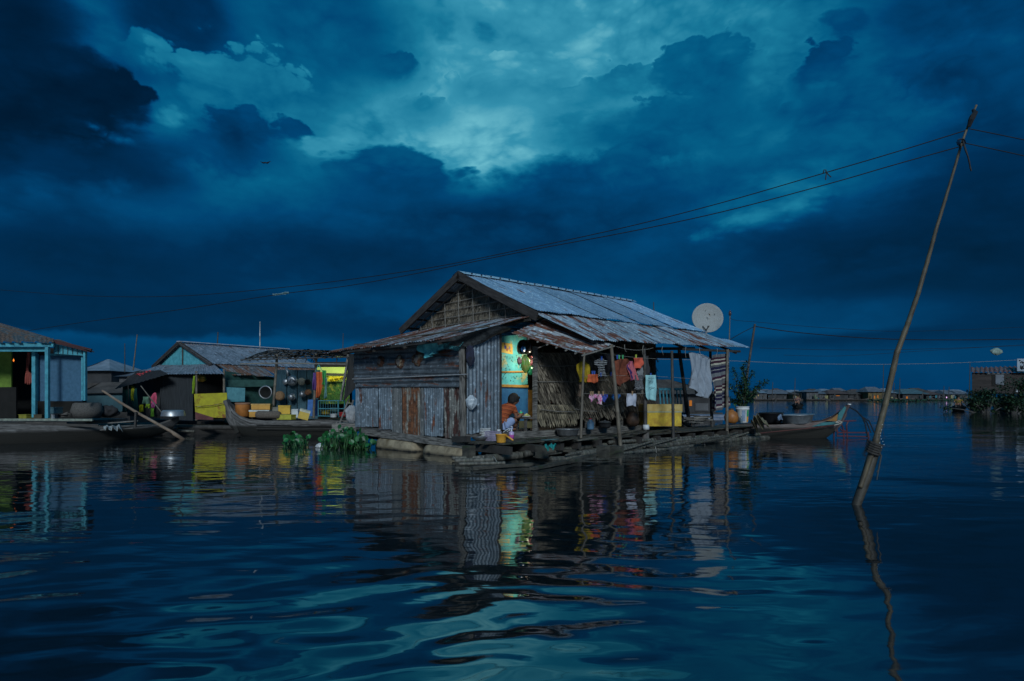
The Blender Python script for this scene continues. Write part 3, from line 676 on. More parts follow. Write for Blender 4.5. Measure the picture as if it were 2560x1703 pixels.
for i, (s_, z, t0, t1, r) in enumerate(((-1.50, .04, 1.6, 10.6, .075), (-1.33, .10, 2.8, 10.3, .065), (-1.18, .12, .6, 9.6, .06), (-1.62, -.01, .9, 6.5, .07), (-1.02, .08, -.3, 9.9, .075), (-1.44, .14, 4.6, 9.0, .05), (-.8, .05, -.3, 8, .08), (-1.27, .2, 3.2, 7.5, .045))):
    n_ = 2 if t1 - t0 > 5 else 1
    for j in range(n_):
        a, b = t0 + (t1 - t0) * j / n_, t0 + (t1 - t0) * (j + 1) / n_ + .15
        m = MB(); m.bamboo(H(a, s_, z), H(b, s_ + rr.uniform(-.05, .05), z + rr.uniform(-.02, .03)), r, r * .85, node=.4, n=10, wob=.03, seed=i * 3 + j); m.build('raft_pole', M_log, raft, True)
for i, (x0, y0, x1, y1, r) in enumerate(((1133, 1146, 1228, 1143, .035), (1140, 1152, 1232, 1150, .045), (1150, 1160, 1260, 1158, .03))):
    m = MB(); m.bamboo(PZ(x0, y0, .06), PZ(x1, y1, .08), r, node=.3, n=10, seed=i + 40); m.build('raft_pole', M_log, raft, True)
for i, (x0, y0, x1, y1) in enumerate(((1305, 1123, 1440, 1127), (1430, 1150, 1545, 1125), (1180, 1170, 1330, 1160), (1330, 1172, 1440, 1150))):
    m = MB(); a, b = PZ(x0, y0, .12 if i < 2 else .03), PZ(x1, y1, .13 if i < 2 else .04)
    m.beam(a, b, .1, .05); m.build('loose_board', M_raft, raft)
for i, (x, y) in enumerate(((1355, 1140), (1508, 1112), (1542, 1108), (1172, 1125))):
    m = MB(); c = PZ(x, 1130, .18); m.box(c, .16, .22, .24, (U, W_, Z)); m.build('float_block', M_raft, raft)
m = MB()
m.tube([PZ(1224, 1132, .12), PZ(1236, 1145, .10), PZ(1247, 1163, 0.0), PZ(1248, 1172, -.05)], .012, 6); m.build('rope', M_rope, raft)
for (a, b) in (((1733, 1090), (1762, 1111)), ((1850, 1087), (1869, 1103)), ((1638, 1117), (1641, 1132)), ((1822, 1098), (1829, 1108))):
    m = MB(); p, q = PZ(a[0], a[1], .15), PZ(b[0], b[1], 0.02); m.tube([p, p.lerp(q, .5) + Z * .02, q], .009, 5); m.build('rope', M_rope, raft)
# ================================================================== helpers for loose things
def cloth(name, label, cat, c4, mt, fold=.018, nf=3, rows=None, group=None, hem=.03, seed=1, nrm=None, parent=None, nu=22, nv=18, twist=0):
    """hung textile; c4 = top-left, top-right, bottom-right, bottom-left; rows = [(v, left, right)] outline"""
    tl, tr, br, bl = c4; rr = random.Random(seed); ph = [rr.uniform(0, 6.28) for _ in range(5)]
    nr = nrm or (tr - tl).cross(bl - tl).normalized(); rows = rows or [(0, 0, 1), (1, 0, 1)]
    def lr(v):
        for (v0, l0, r0), (v1, l1, r1) in zip(rows, rows[1:]):
            if v <= v1 + 1e-9:
                f = (v - v0) / max(v1 - v0, 1e-6); return l0 + (l1 - l0) * f, r0 + (r1 - r0) * f
        return rows[-1][1:]
    def fn(u, v):
        l, r = lr(v); x = l + (r - l) * u; p = tl.lerp(tr, x).lerp(bl.lerp(br, x), v)
        d = 1.7 * fold * (.3 + v) * (math.sin(x * nf * 6.28 + ph[0] + v * 1.5 + twist * v) + .5 * math.sin(x * nf * 13.3 + ph[1] - v * 2)) + fold * .8 * math.sin(v * 7 + x * 4 + ph[2])
        return p + nr * d + Z * (-(hem * v ** 3) * math.sin(x * 7 + ph[3]) * .5)
    m = MB(); m.grid(fn, nu, nv); o = m.build(name, mt, parent, True)
    md = o.modifiers.new('thickness', 'SOLIDIFY'); md.thickness = .006; md.offset = 0
    if parent is None: tag(o, label, cat, group)
    return o
SHIRT = [(0, .34, .66), (.04, .22, .78), (.12, .02, .98), (.34, 0, 1), (.36, .18, .82), (1, .16, .84)]
def hang(name, label, cat, x0, y0, x1, y1, s_, mt, lean=0, **kw):
    return cloth(name, label, cat, (PS(x0, y0, s_), PS(x1, y0 + kw.pop('dy', 0), s_), PS(x1 + lean, y1, s_), PS(x0 + lean, y1, s_)), mt, **kw)
SL = -1.22
hang('shirt', 'mustard yellow shirt hanging by the first veranda post', 'shirt', 1441, 903, 1478, 956, -1.1, cloth_mat('mustard', (.38, .26, .02)), rows=[(0, .3, .6), (.15, .05, .85), (1, .15, 1)], seed=1, group='washing hung along the veranda')
hang('shirt', 'small black shirt with thin white stripes pegged to the upper line', 'shirt', 1487, 897, 1517, 943, SL, stripes('black white stripe', [(0, (.012, .012, .016)), (.72, (.45, .47, .48))], 'v', 11, warp=.1), rows=SHIRT, seed=2, group='washing hung along the veranda')
hang('cloth', 'small orange cloth under two blue pegs on the middle line', 'cloth', 1470, 936, 1496, 957, SL - .02, cloth_mat('orange', (.62, .13, .05)), seed=3, nf=1, fold=.01, group='washing hung along the veranda')
hang('jacket', 'rust brown jacket with a hood on the upper line beside the leaning post', 'jacket', 1532, 897, 1578, 966, SL + .05, cloth_mat('rust brown', (.20, .062, .035), (.10, .03, .02)), rows=[(0, .3, .7), (.1, .05, .95), (.6, 0, 1), (.62, .05, .75), (.85, .1, .6), (1, .2, .35)], seed=4, fold=.04, nf=2, group='washing hung along the veranda')
hang('shirt', 'pink shirt with dark blue stripes beside the brown jacket', 'shirt', 1562, 903, 1587, 951, SL - .02, stripes('pink navy stripe', [(0, (.55, .14, .16)), (.5, (.04, .025, .12)), (.75, (.6, .15, .2))], 'u', 3, warp=.25), rows=[(0, .5, .8), (.2, .2, .9), (1, .3, 1)], lean=6, seed=5, group='washing hung along the veranda')
hang('shirt', 'bright orange red shirt under a yellow green peg', 'shirt', 1583, 895, 1607, 922, SL - .05, cloth_mat('orange red', (.66, .12, .07)), rows=[(0, 0, 1), (.5, 0, 1), (1, .35, .6)], seed=6, nf=1, group='washing hung along the veranda')
hang('cloth', 'grey cloth showing below the orange red shirt', 'cloth', 1590, 913, 1608, 940, SL, cloth_mat('grey cloth', (.22, .23, .24)), rows=[(0, .6, 1), (1, 0, 1)], seed=7, group='washing hung along the veranda')
hang('shorts', 'black shorts with fine white stripes below the grey cloth', 'shorts', 1582, 937, 1610, 974, SL - .03, stripes('black shorts stripe', [(0, (.015, .015, .02)), (.7, (.35, .36, .38))], 'v', 13, warp=.12), rows=[(0, .1, 1), (.8, .1, 1), (1, .25, .9)], seed=8, group='washing hung along the veranda')
hang('cloth', 'brown grey cloth edge hanging behind the striped shorts', 'cloth', 1590, 968, 1609, 984, SL + .1, cloth_mat('brown grey', (.15, .14, .12)), seed=9, group='washing hung along the veranda')
tw = hang('towel', 'pale aqua towel printed with dark writing right of the third post', 'towel', 1613, 938, 1640, 1001, SL - .03, cloth_mat('aqua', (.36, .66, .66)), rows=[(0, 0, 1), (.85, 0.04, 1), (1, .25, 1)], seed=10, nf=1, fold=.012, group='washing hung along the veranda')
def text(body, size, loc, xdir, nrm, mt, name, parent=None, ext=.002, align='LEFT'):
    c = bpy.data.curves.new(name, 'FONT'); c.body = body; c.size = size; c.extrude = ext; c.align_x = align
    o = bpy.data.objects.new(name + '_tmp', c); COL.objects.link(o)
    dg = bpy.context.evaluated_depsgraph_get(); me = bpy.data.meshes.new_from_object(o.evaluated_get(dg)); bpy.data.objects.remove(o)
    y = nrm.cross(xdir).normalized(); mt4 = Matrix((xdir, y, nrm)).transposed().to_4x4(); me.transform(mt4)
    me.materials.clear(); me.materials.append(mt); o = bpy.data.objects.new(name, me); COL.objects.link(o)
    if parent is not None: o.parent = parent; o.location = loc - root_loc(parent)
    else: o.location = loc
    return o
ink = mat('dark print ink', (.03, .05, .08), (.02, .04, .06), 9, .9)
rt = random.Random(2)   # the printing on the towel is too worn to read: broken strokes in rows
for (x0, x1, y_, n_) in ((1619, 1634, 946, 9), (1620, 1632, 951.5, 6), (1622, 1633, 955, 9), (1622, 1632, 958, 7), (1623, 1630, 968.5, 5), (1626, 1637, 970.5, 7), (1625, 1628, 974, 2)):
    m = MB()
    for i in range(n_):
        x = x0 + (x1 - x0) * (i + rt.random() * .6) / n_; dy = -.5 * (x - x0) / 6 if 968 < y_ < 972 else 0
        m.tube([PS(x, y_ + dy, SL - .05), PS(x + rt.uniform(.3, 1.1), y_ + dy + rt.uniform(-1.2, 1.2), SL - .052), PS(x + rt.uniform(.5, 1.4), y_ + dy + rt.uniform(-.8, .8), SL - .05)], .0045, 4)
    m.build('printed_writing', ink, tw)
hang('shorts', 'small pink and white shorts, left piece on the lowest line', 'shorts', 1473, 986, 1491, 1007, SL, stripes('pink white', [(0, (.7, .12, .36)), (.55, (.75, .62, .66))], 'v', 5, warp=.9), rows=[(0, .05, 1), (.4, 0, 1), (1, .1, .3)], seed=11, nf=1, group='washing hung along the veranda')
hang('shorts', 'small pink shorts with white wavy bands, second on the lowest line', 'shorts', 1491, 986, 1503, 1010, SL - .02, stripes('pink white two', [(0, (.75, .10, .32)), (.5, (.75, .6, .65))], 'u', 4, warp=.9), rows=[(0, 0, 1), (1, .3, 1)], seed=12, nf=1, group='washing hung along the veranda')
hang('underpants', 'dark blue patterned underpants, third on the lowest line', 'underpants', 1503, 986, 1521, 1005, SL, mat('cloth blue print', (.04, .09, .42), (.02, .03, .12), 26, .9, c3=(.35, .08, .2)), rows=[(0, 0, 1), (.5, 0, .9), (1, .1, .4)], seed=13, nf=1, group='washing hung along the veranda')
hang('underpants', 'blue and green underpants, fourth on the lowest line behind the leaning post', 'underpants', 1529, 986, 1552, 1000, SL, mat('cloth blue green print', (.03, .16, .42), (.02, .06, .16), 20, .9, c3=(.10, .4, .15)), rows=[(0, 0, 1), (1, .1, .9)], seed=14, nf=1, group='washing hung along the veranda')
hang('cloth', 'small white square cloth, last on the lowest line', 'cloth', 1567, 984, 1591, 1015, SL, cloth_mat('soft white', (.52, .53, .60)), seed=15, nf=1, fold=.01, group='washing hung along the veranda')
cloth('sheet', 'large grey bedsheet draped in folds near the far end of the veranda', 'sheet', (PS(1724, 880, -1.25), PS(1780, 893, -1.25), PS(1778, 995, -1.25), PS(1731, 992, -1.25)), mat('cloth ash grey', (.27, .31, .36), (.19, .215, .25), 3, .95, bump=.2), fold=.038, nf=3.2, rows=[(0, .0, .5), (.05, 0, 1), (.75, -.05, 1), (.9, .2, .9), (1, .35, .7)], seed=16, nu=60, nv=40, twist=5)
cloth('blanket', 'striped blanket in purple, navy and cream bands on the far veranda corner', 'blanket', (PS(1777, 888, -1.30), PS(1819, 884, -1.30), PS(1826, 1012, -1.30), PS(1780, 1036, -1.30)),
      stripes('blanket bands', [(0, (.13, .13, .135)), (.13, (.045, .012, .03)), (.20, (.42, .39, .32)), (.25, (.045, .012, .03)), (.33, (.46, .44, .34)), (.39, (.10, .10, .11)), (.46, (.014, .014, .05)), (.55, (.26, .26, .26)), (.58, (.014, .012, .045)), (.67, (.16, .17, .18)), (.80, (.045, .012, .035)), (.88, (.44, .40, .34)), (.93, (.11, .11, .12))], 'v', 2.0, warp=.03),
      fold=.035, nf=2.5, seed=17, nu=40, nv=40, rows=[(0, .1, .95), (.1, 0, .95), (.9, 0, 1), (1, .15, .75)])
# --- clotheslines
def line(name, label, pts, r=.005, mt=None, cat='clothesline', group='clotheslines on the veranda'):
    m = MB(); m.tube(pts, r, 5); o = m.build(name, mt or M_rope); tag(o, label, cat, group); return o
def sag(p, q, d, n=10): return [p.lerp(q, i / n) - Z * d * 4 * (i / n) * (1 - i / n) for i in range(n + 1)]
line('clothesline', 'upper clothesline between the veranda posts', sag(PS(1460, 876, SL), PS(1640, 897, SL), .03) , .004)
line('clothesline', 'middle clothesline carrying the orange cloth and the aqua towel', sag(PS(1460, 941, SL), PS(1745, 949, SL), -.05), .004)
line('clothesline', 'lowest clothesline carrying the pink shorts and the white square cloth', sag(PS(1460, 984, SL), PS(1612, 984, SL), .01), .004)
line('clothesline', 'slack pale cord hanging just under the veranda eave', sag(PS(1540, 866, -1.3), PS(1633, 870, -1.3), .07), .005)
# --- clothes pegs
def peg(c, mt, lab, src=[None]):
    if src[0] is None or src[0].get('m') != mt.name:
        t = thing('clothes_peg', lab, 'clothes peg', c, 'clothes pegs on the washing lines')
        for sg in (-1, 1):
            m = MB(); m.beam(c + U * sg * .004 - Z * .045, c + U * sg * .02 + Z * .05, .014, .012); m.build('peg_half', mt, t)
        t['m'] = mt.name; src[0] = t; return t
    o = copy_tree(src[0], loc=c); o['label'] = lab; return o
Pb = mat('blue plastic', (.06, .14, .50), (.04, .10, .38), 9, .4); Pw = mat('wood peg', (.42, .27, .16), (.3, .19, .1), 9, .8); Pg = mat('green plastic', (.12, .55, .22), (.08, .4, .16), 9, .4); Py = mat('yellow green plastic', (.55, .62, .10), (.4, .5, .08), 9, .4)
for x, y, mt, lab in ((1504, 896, Pb, 'blue peg above the small striped black shirt'), (1481, 933, Pb, 'blue peg at left above the orange cloth'), (1486, 933, Pb, 'blue peg at right above the orange cloth'), (1503, 937, Pb, 'tilted blue peg under the striped black shirt'),
                      (1527, 936, Pb, 'tilted blue peg just left of the leaning post'), (1627, 938, Pb, 'dark blue peg holding the aqua towel'), (1543, 893, Pb, 'blue peg at the left shoulder of the brown jacket'),
                      (1548, 893, Pg, 'green peg at the collar of the brown jacket'), (1557, 893, Pg, 'green peg at the right shoulder of the brown jacket'), (1590, 892, Py, 'yellow green peg above the orange red shirt'),
                      (1477, 984, Pw, 'wooden peg at the left end of the pink shorts'), (1482, 984, Pw, 'wooden peg in the middle of the pink shorts'), (1497, 984, Pw, 'wooden peg on the second pink shorts'), (1508, 984, Pw, 'wooden peg on the dark blue underpants'), (1581, 983, Pw, 'wooden peg on the white square cloth')):
    peg(PS(x, y, SL - .02), mt, lab)
# --- things on the front wall
m = MB()
ml = cloth('plastic_sheet', 'turquoise plastic sheet caught under the front eave', 'plastic sheet', (PT(1052, 853, -.13), PT(1112, 850, -.13), PT(1110, 880, -.13), PT(1062, 896, -.13)), mat('turquoise plastic', (.10, .44, .48), (.06, .30, .34), 14, .6, bump=.4, thr=(.3, .6)), rows=[(0, .05, 1), (.4, -.25, 1), (.7, -.05, 1), (1, .1, .55)], fold=.03, nf=3, seed=18)
cloth('netting', 'teal mesh netting beside the turquoise plastic sheet', 'netting', (PT(1110, 853, -.13), PT(1160, 855, -.13), PT(1152, 876, -.13), PT(1112, 872, -.13)), mat('teal mesh', (.05, .22, .25), (.015, .07, .08), 60, .8, thr=(.45, .5)), rows=[(0, 0, .95), (.6, 0, 1), (1, 0, .8)], fold=.02, seed=19)
def sack(name, label, cat, c, rx, ry, h, mt, seed=1, flat=.5, parent=None, top=.25):
    rr = random.Random(seed); k = [rr.uniform(0, 6.28) for _ in range(6)]
    def fn(u, v):
        a = u * 6.2832; prof = max(.02, math.sin(min(1, v * 2.3 + .12) * 1.57) if v < .7 else 1 - (v - .7) / .3 * (1 - top))
        wv = 1 + .13 * math.sin(3 * a + k[0] + v * 4) + .08 * math.sin(7 * a + k[1] - v * 6) + .04 * math.sin(13 * a + k[2])
        return c + Vector((math.cos(a) * rx * prof * wv, math.sin(a) * ry * prof * wv, h * (v + .03 * math.sin(5 * a + k[3]))))
    m = MB(); m.grid(fn, 32, 16); m.v[0] = m.v[0]; o = m.build(name, mt, parent, True)
    if parent is None: tag(o, label, cat)
    return o
M_bagc = mat('clear plastic', (.42, .47, .50), (.25, .29, .33), 16, .3, bump=.6)
sack('plastic_bag', 'clear crumpled plastic bag hanging on the corner wall panel', 'plastic bag', PS(1178, 1024, -.09), .11, .07, .30, M_bagc, 2)
sack('bag', 'dark blue bag hanging high on the corner wall panel', 'bag', PS(1176, 915, -.10), .085, .05, .42, mat('navy bag', (.015, .02, .05), (.008, .008, .012), 8, .8), 3, top=.6)
# --- poster, lit by the lamp (a plain stand-in print)
pst = thing('poster', 'yellow paper poster on the turquoise panel above the child', 'poster', PS(1269, 868, .7))
m = MB(); a, b, c, d = PS(1254, 856, .735), PS(1281, 860, .735), PS(1282, 886, .735), PS(1254, 881, .735)
m.add([a, b, c, d, a + W_ * .004, b + W_ * .004, c + W_ * .004, d + W_ * .004], [(3, 2, 1, 0), (4, 5, 6, 7), (0, 1, 5, 4), (1, 2, 6, 5), (2, 3, 7, 6), (3, 0, 4, 7)]); m.build('paper', mat('yellow paper', (.72, .50, .12), (.60, .34, .05), 7, .8, coord='Object'), pst)
for x, y, r, cc in ((1263, 868, .05, (.10, .10, .30)), (1268, 874, .04, (.45, .12, .08)), (1274, 870, .045, (.35, .25, .35)), (1262, 860, .03, (.2, .1, .05)), (1276, 878, .035, (.5, .3, .1))):
    m = MB(); cc_ = PS(x, y, .729); n = 9; rp = random.Random(x)
    m.add([cc_ + (U * math.cos(6.28 * i / n) * .7 + Z * math.sin(6.28 * i / n)) * r * rp.uniform(.7, 1.2) for i in range(n)], [tuple(range(n))[::-1]]); m.build('printed_figure', mat('print %d' % x, cc, tuple(q * .7 for q in cc), 8, .8), pst)
# --- things hanging in the doorway
hel = thing('helmet', 'black motorbike helmet with a blue disc hanging in the doorway', 'helmet', PS(1310, 870, .3))
m = MB(); m.lathe(PS(1310, 885, .3), [(.0, .34), (.09, .32), (.15, .26), (.17, .16), (.16, .05), (.13, .0), (.11, .02), (.13, .15), (.1, .26), (0, .3)], 20); m.build('shell', mat('black gloss', (.012, .012, .014), (.008, .008, .01), 5, .25), hel, True)
m = MB(); m.lathe(PS(1308, 873, .13), [(0, -.03), (.05, -.02), (.075, 0), (.0, .0)], 16, (U, Z, -W_)); m.build('badge', mat('blue disc', (.05, .22, .55), (.03, .14, .4), 9, .4), hel, True)
for i, (x, y, rx, h, mt, lab) in enumerate(((1313, 931, .10, .40, mat('green produce in plastic', (.10, .42, .08), (.30, .26, .06), 9, .35, bump=.5, c3=(.45, .40, .30)), 'long clear bag of green produce hanging in the doorway'),
                                         (1326, 938, .085, .20, mat('green bag', (.03, .36, .12), (.02, .22, .08), 8, .35), 'shiny green bag hanging lowest beside the door post'),
                                         (1326, 916, .085, .24, mat('pink bag', (.55, .20, .22), (.35, .10, .14), 12, .5), 'pink bag hanging above the green bag by the door post'),
                                         (1298, 912, .05, .18, mat('pale pink bag', (.5, .25, .25), (.3, .14, .15), 9, .5), 'small pale pink bag at the left of the doorway bags'))):
    sack('hanging_bag', lab, 'bag', PS(x, y, .22), rx, .07, h, mt, 20 + i)
    m = MB(); p = PS(x, y, .22) + Z * h * .95; m.tube([p, Vector((p.x, p.y, 2.4))], .004, 4); tag(m.build('bag_string', M_rope), 'thin string holding ' + lab, 'string')
# --- child squatting in the doorway
def skin(name, pts, edges, mt, parent=None, sub=1, smooth=True):
    me = bpy.data.meshes.new(name); o0 = root_loc(parent) if parent is not None else Vector(pts[0][0])
    me.from_pydata([Vector(p) - o0 for p, r in pts], edges, [])
    o = bpy.data.objects.new(name + '_t', me); COL.objects.link(o); md = o.modifiers.new('s', 'SKIN'); md.use_smooth_shade = True
    if not me.skin_vertices: me.skin_vertices.new() if hasattr(me.skin_vertices, 'new') else None
    for i, (p, r) in enumerate(pts):
        rr_ = r if isinstance(r, tuple) else (r, r); me.skin_vertices[0].data[i].radius = rr_
    me.skin_vertices[0].data[0].use_root = True
    if sub: o.modifiers.new('u', 'SUBSURF').levels = sub
    dg = bpy.context.evaluated_depsgraph_get(); m2 = bpy.data.meshes.new_from_object(o.evaluated_get(dg)); bpy.data.objects.remove(o)
    m2.materials.clear(); m2.materials.append(mt); m2.polygons.foreach_set('use_smooth', [smooth] * len(m2.polygons))
    o = bpy.data.objects.new(name, m2); COL.objects.link(o)
    if parent is not None: o.parent = parent
    else: o.location = o0
    return o
M_skin = mat('brown skin', (.26, .125, .075), (.20, .09, .055), 8, .55, bump=.05)
M_hair = mat('black hair', (.010, .008, .007), (.004, .0035, .0035), 30, .75, st=(1, 1, .2), bump=.4)
child = thing('person', 'child in orange striped shirt and blue shorts squatting in the doorway', 'person', PS(1268, 1073, .12))
def K(px, py, d): # body point: photo position, depth in metres behind the door line
    return PS(px, py, .12 + d)
sh = .005
pts = [(K(1259, 1056, .10), (.12, .12)), (K(1257, 1042, .10), (.12, .125)), (K(1262, 1028, .10), (.13, .14)), (K(1269, 1017, .11), (.10, .12)), (K(1274, 1011, .12), .05), (K(1277, 1005, .12), .052),      # 0-5 pelvis..neck
       (K(1284, 1021, .0), .06), (K(1289, 1034, -.02), .045), (K(1291, 1045, -.02), .038), (K(1298, 1042, .02), .034), (K(1303, 1037, .05), .028),   # 6-10 near arm
       (K(1280, 1020, .24), .055), (K(1290, 1031, .30), .042), (K(1296, 1036, .30), .035), (K(1303, 1033, .24), .027),                       # 11-14 far arm
       (K(1268, 1060, .0), .095), (K(1279, 1055, -.03), .085), (K(1290, 1048, -.04), .065), (K(1285, 1058, .0), .055), (K(1277, 1068, .02), .04), (K(1273, 1072, .02), .036),  # 15-20 near leg
       (K(1281, 1073, .01), .03), (K(1290, 1073, .0), .024),
       (K(1270, 1058, .2), .09), (K(1284, 1052, .26), .075), (K(1296, 1047, .28), .06), (K(1290, 1060, .26), .05), (K(1283, 1069, .24), .037), (K(1280, 1073, .24), .034), (K(1292, 1073, .26), .025)]
ed = [(0, 1), (1, 2), (2, 3), (3, 4), (4, 5), (3, 6), (6, 7), (7, 8), (8, 9), (9, 10), (3, 11), (11, 12), (12, 13), (13, 14), (0, 15), (15, 16), (16, 17), (17, 18), (18, 19), (19, 20), (20, 21), (21, 22), (0, 23), (23, 24), (24, 25), (25, 26), (26, 27), (27, 28), (28, 29)]
# fingers and thumb of both hands, curled towards the food; toes
def fingers(base, wrist, up, n0):
    d = (K(1310, 1037, .12) - K(1303, 1037, .05)).normalized(); sd_ = d.cross(up).normalized()
    pts.append((base + d * .045, (.03, .017))); ed.append((wrist, n0)); pi = n0; c = n0 + 1
    for j, (o_, L) in enumerate(((-.026, .05), (-.009, .058), (.009, .055), (.025, .044))):
        p0 = base + d * .075 + sd_ * o_; p1 = p0 + d * L * .5 - up * L * .15; p2 = p1 + d * L * .32 - up * L * .45
        for p, r in ((p0, .0085), (p1, .008), (p2, .0065)): pts.append((p, r))
        ed.extend([(pi, c), (c, c + 1), (c + 1, c + 2)]); c += 3
    p0 = base + d * .02 - sd_ * .035; p1 = p0 + d * .03 - sd_ * .012 - up * .012
    pts.append((p0, .0095)); pts.append((p1, .0075)); ed.extend([(pi, c), (c, c + 1)]); return c + 2
nx_ = fingers(pts[10][0], 10, Z, len(pts)); nx_ = fingers(pts[14][0], 14, Z, len(pts))
body = skin('body', pts, ed, M_skin, child, 1)
# head: one shaped surface with brow, nose, lips, chin, ears
hc = K(1284, 999, .10); fd = (U * .93 - W_ * .37).normalized(); fd = (fd - Z * .22).normalized(); sdv = fd.cross(Z).normalized(); upv = sdv.cross(fd)
def headsurf(u, v):
    th = u * 2 * math.pi; ph = v * math.pi; x = math.sin(ph) * math.cos(th); y = math.sin(ph) * math.sin(th); z = math.cos(ph)
    r = Vector((x * .118, y * .095, z * .135)); f = max(0, x)
    if z < 0: r.x *= 1 - .10 * z * z; r.y *= 1 - .34 * z * z          # jaw narrows
    g = lambda cy, cz, wy, wz: math.exp(-((y - cy) / wy) ** 2 - ((z - cz) / wz) ** 2) * (f > 0)
    r.x += .030 * g(0, -.12, .13, .13) + .012 * g(0, .10, .10, .2) + .010 * g(0, -.42, .26, .07) + .012 * g(0, -.72, .3, .14) - .012 * (g(.34, .04, .2, .11) + g(-.34, .04, .2, .11)) + .008 * (g(.36, .22, .25, .08) + g(-.36, .22, .25, .08))
    return hc + fd * r.x + sdv * r.y + upv * r.z
m = MB(); m.grid(headsurf, 48, 36)
hd = m.build('head', M_skin, child, True)
for sg in (-1, 1):
    m = MB(); e = hc + fd * .104 + sdv * sg * .036 + upv * .006
    m.lathe(e - fd * .012, [(0, .016), (.008, .014), (.014, .006), (.016, 0)], 12, (sdv, upv, fd)); ey = m.build('eye', mat('eye white', (.5, .48, .45), (.45, .42, .4), 5, .3), hd, True)
    m = MB(); m.lathe(e - fd * .012, [(0, .0185), (.005, .0175), (.0075, .014)], 10, (sdv, upv, fd)); m.build('iris', M_hair, hd, True)
    m = MB(); m.beam(hc + fd * .116 + sdv * sg * .018 + upv * .032, hc + fd * .104 + sdv * sg * .056 + upv * .034, .006, .008); m.build('eyebrow', M_hair, hd)
    m = MB(); m.lathe(hc + sdv * sg * .090 - fd * .005 - upv * .01, [(0, .004), (.012, .002), (.024, .012), (.03, .006), (.026, -.004)], 14, (fd, upv, (sdv * sg + fd * -.4).normalized())); m.build('ear', M_skin, hd, True)
m = MB(); m.tube([hc + fd * .119 - sdv * .022 - upv * .058, hc + fd * .129 - upv * .056, hc + fd * .119 + sdv * .022 - upv * .058], [.003, .007, .003], 8); m.build('mouth', mat('lips', (.28, .10, .08), (.22, .08, .06), 8, .5), hd, True)
def hairsurf(u, v):
    th = u * 2 * math.pi; lim = .47 + .27 * (.5 - .5 * math.cos(th)) ** .7       # lower at the nape, short fringe in front
    ph = v * math.pi * lim; x = math.sin(ph) * math.cos(th); y = math.sin(ph) * math.sin(th); z = math.cos(ph)
    k = 1.10 + .02 * math.sin(th * 23) * v + .015 * math.sin(th * 9 + v * 5)
    return hc + fd * (x * .120 * k - .006) + sdv * y * .098 * k + upv * (z * .140 * k - (.010 * math.sin(th * 17) if v > .97 else 0))
m = MB(); m.grid(hairsurf, 72, 18)
for j in range(26):    # nape strands and fringe
    th = math.pi + (j - 13) * .1; p = hc + fd * math.cos(th) * .112 + sdv * math.sin(th) * .1 - upv * .06
    m.tube([p + upv * .05, p, p - upv * .05 - fd * .012], [.016, .014, .004], 6)
for j in range(9):
    p = hc + fd * .118 + sdv * (-.06 + j * .015) + upv * .062; m.tube([p + upv * .03 - fd * .02, p, p - upv * .02 + fd * .003], [.011, .010, .002], 5)
m.build('hair', M_hair, child, True)
M_shirt = stripes('orange shirt stripe', [(0, (.42, .10, .03)), (.18, (.06, .015, .015)), (.30, (.46, .11, .035)), (.8, (.30, .055, .025))], 'v', 8)
# shirt follows the trunk; sleeves follow the upper arms
sp = [(K(1260, 1061, .10), (.135, .14)), (K(1256, 1050, .10), (.14, .15)), (K(1257, 1038, .10), (.145, .155)), (K(1263, 1026, .10), (.15, .17)), (K(1270, 1017, .11), (.105, .13)), (K(1273, 1013, .12), .062),
      (K(1284, 1021, .0), .080), (K(1288, 1030, -.01), .064), (K(1289, 1034, -.02), .06), (K(1280, 1020, .24), .075), (K(1287, 1028, .28), .058)]
so = skin('shirt', sp, [(0, 1), (1, 2), (2, 3), (3, 4), (4, 5), (4, 6), (6, 7), (7, 8), (4, 9), (9, 10)], M_shirt, child, 2)
me = so.data; lay = me.uv_layers.new(name='UVMap')
for lp in me.loops:
    co = me.vertices[lp.vertex_index].co + root_loc(child); lay.data[lp.index].uv = (co.dot(U), (co.z + .25 * co.dot(U)) * 1.3)
md = so.modifiers.new('w', 'DISPLACE'); tx = bpy.data.textures.new('folds', 'CLOUDS'); tx.noise_scale = .09; md.texture = tx; md.strength = .022; md.mid_level = .5
M_short = cloth_mat('pale blue shorts', (.30, .38, .58))
skin('shorts', [(K(1263, 1061, .10), (.125, .13)), (K(1268, 1060, .0), .115), (K(1277, 1055, -.04), .105), (K(1285, 1048, -.05), .085), (K(1270, 1058, .2), .105), (K(1280, 1053, .25), .09)], [(0, 1), (1, 2), (2, 3), (0, 4), (4, 5)], M_short, child, 2)
# --- low table and food
lt_ = thing('low_table', 'low wooden table in the doorway with food on it', 'table', PS(1316, 1073, .25))
m = MB(); m.box(PS(1318, 1044, .22) - Z * .01, .52, .42, .03, (U, W_, Z)); m.build('table_top', M_wood, lt_)
for dt, ds in ((-.2, -.15), (.2, -.15), (-.2, .15), (.2, .15)):
    c = PS(1318, 1044, .22) + U * dt + W_ * ds; m = MB(); m.box(Vector((c.x, c.y, (c.z + .45) / 2)), .05, .05, c.z - .49, (U, W_, Z)); m.build('leg', M_wood, lt_)
m = MB(); m.box(PS(1318, 1061, .12), .5, .04, .17, (U, W_, Z)); m.build('apron_board', mat('yellowed board', (.14, .12, .05), (.07, .06, .03), 7, .8), lt_)
tc_ = PS(1318, 1043, .2); 
m = MB(); m.lathe(PS(1315, 1042, .2), [(0, .0), (.09, .0), (.115, .015), (.11, .018), (.085, .006), (0, .006)], 20); pl = m.build('plate', M_white, None, True); tag(pl, 'small plate on the low table holding the food', 'plate')
rr = random.Random(8); m = MB()
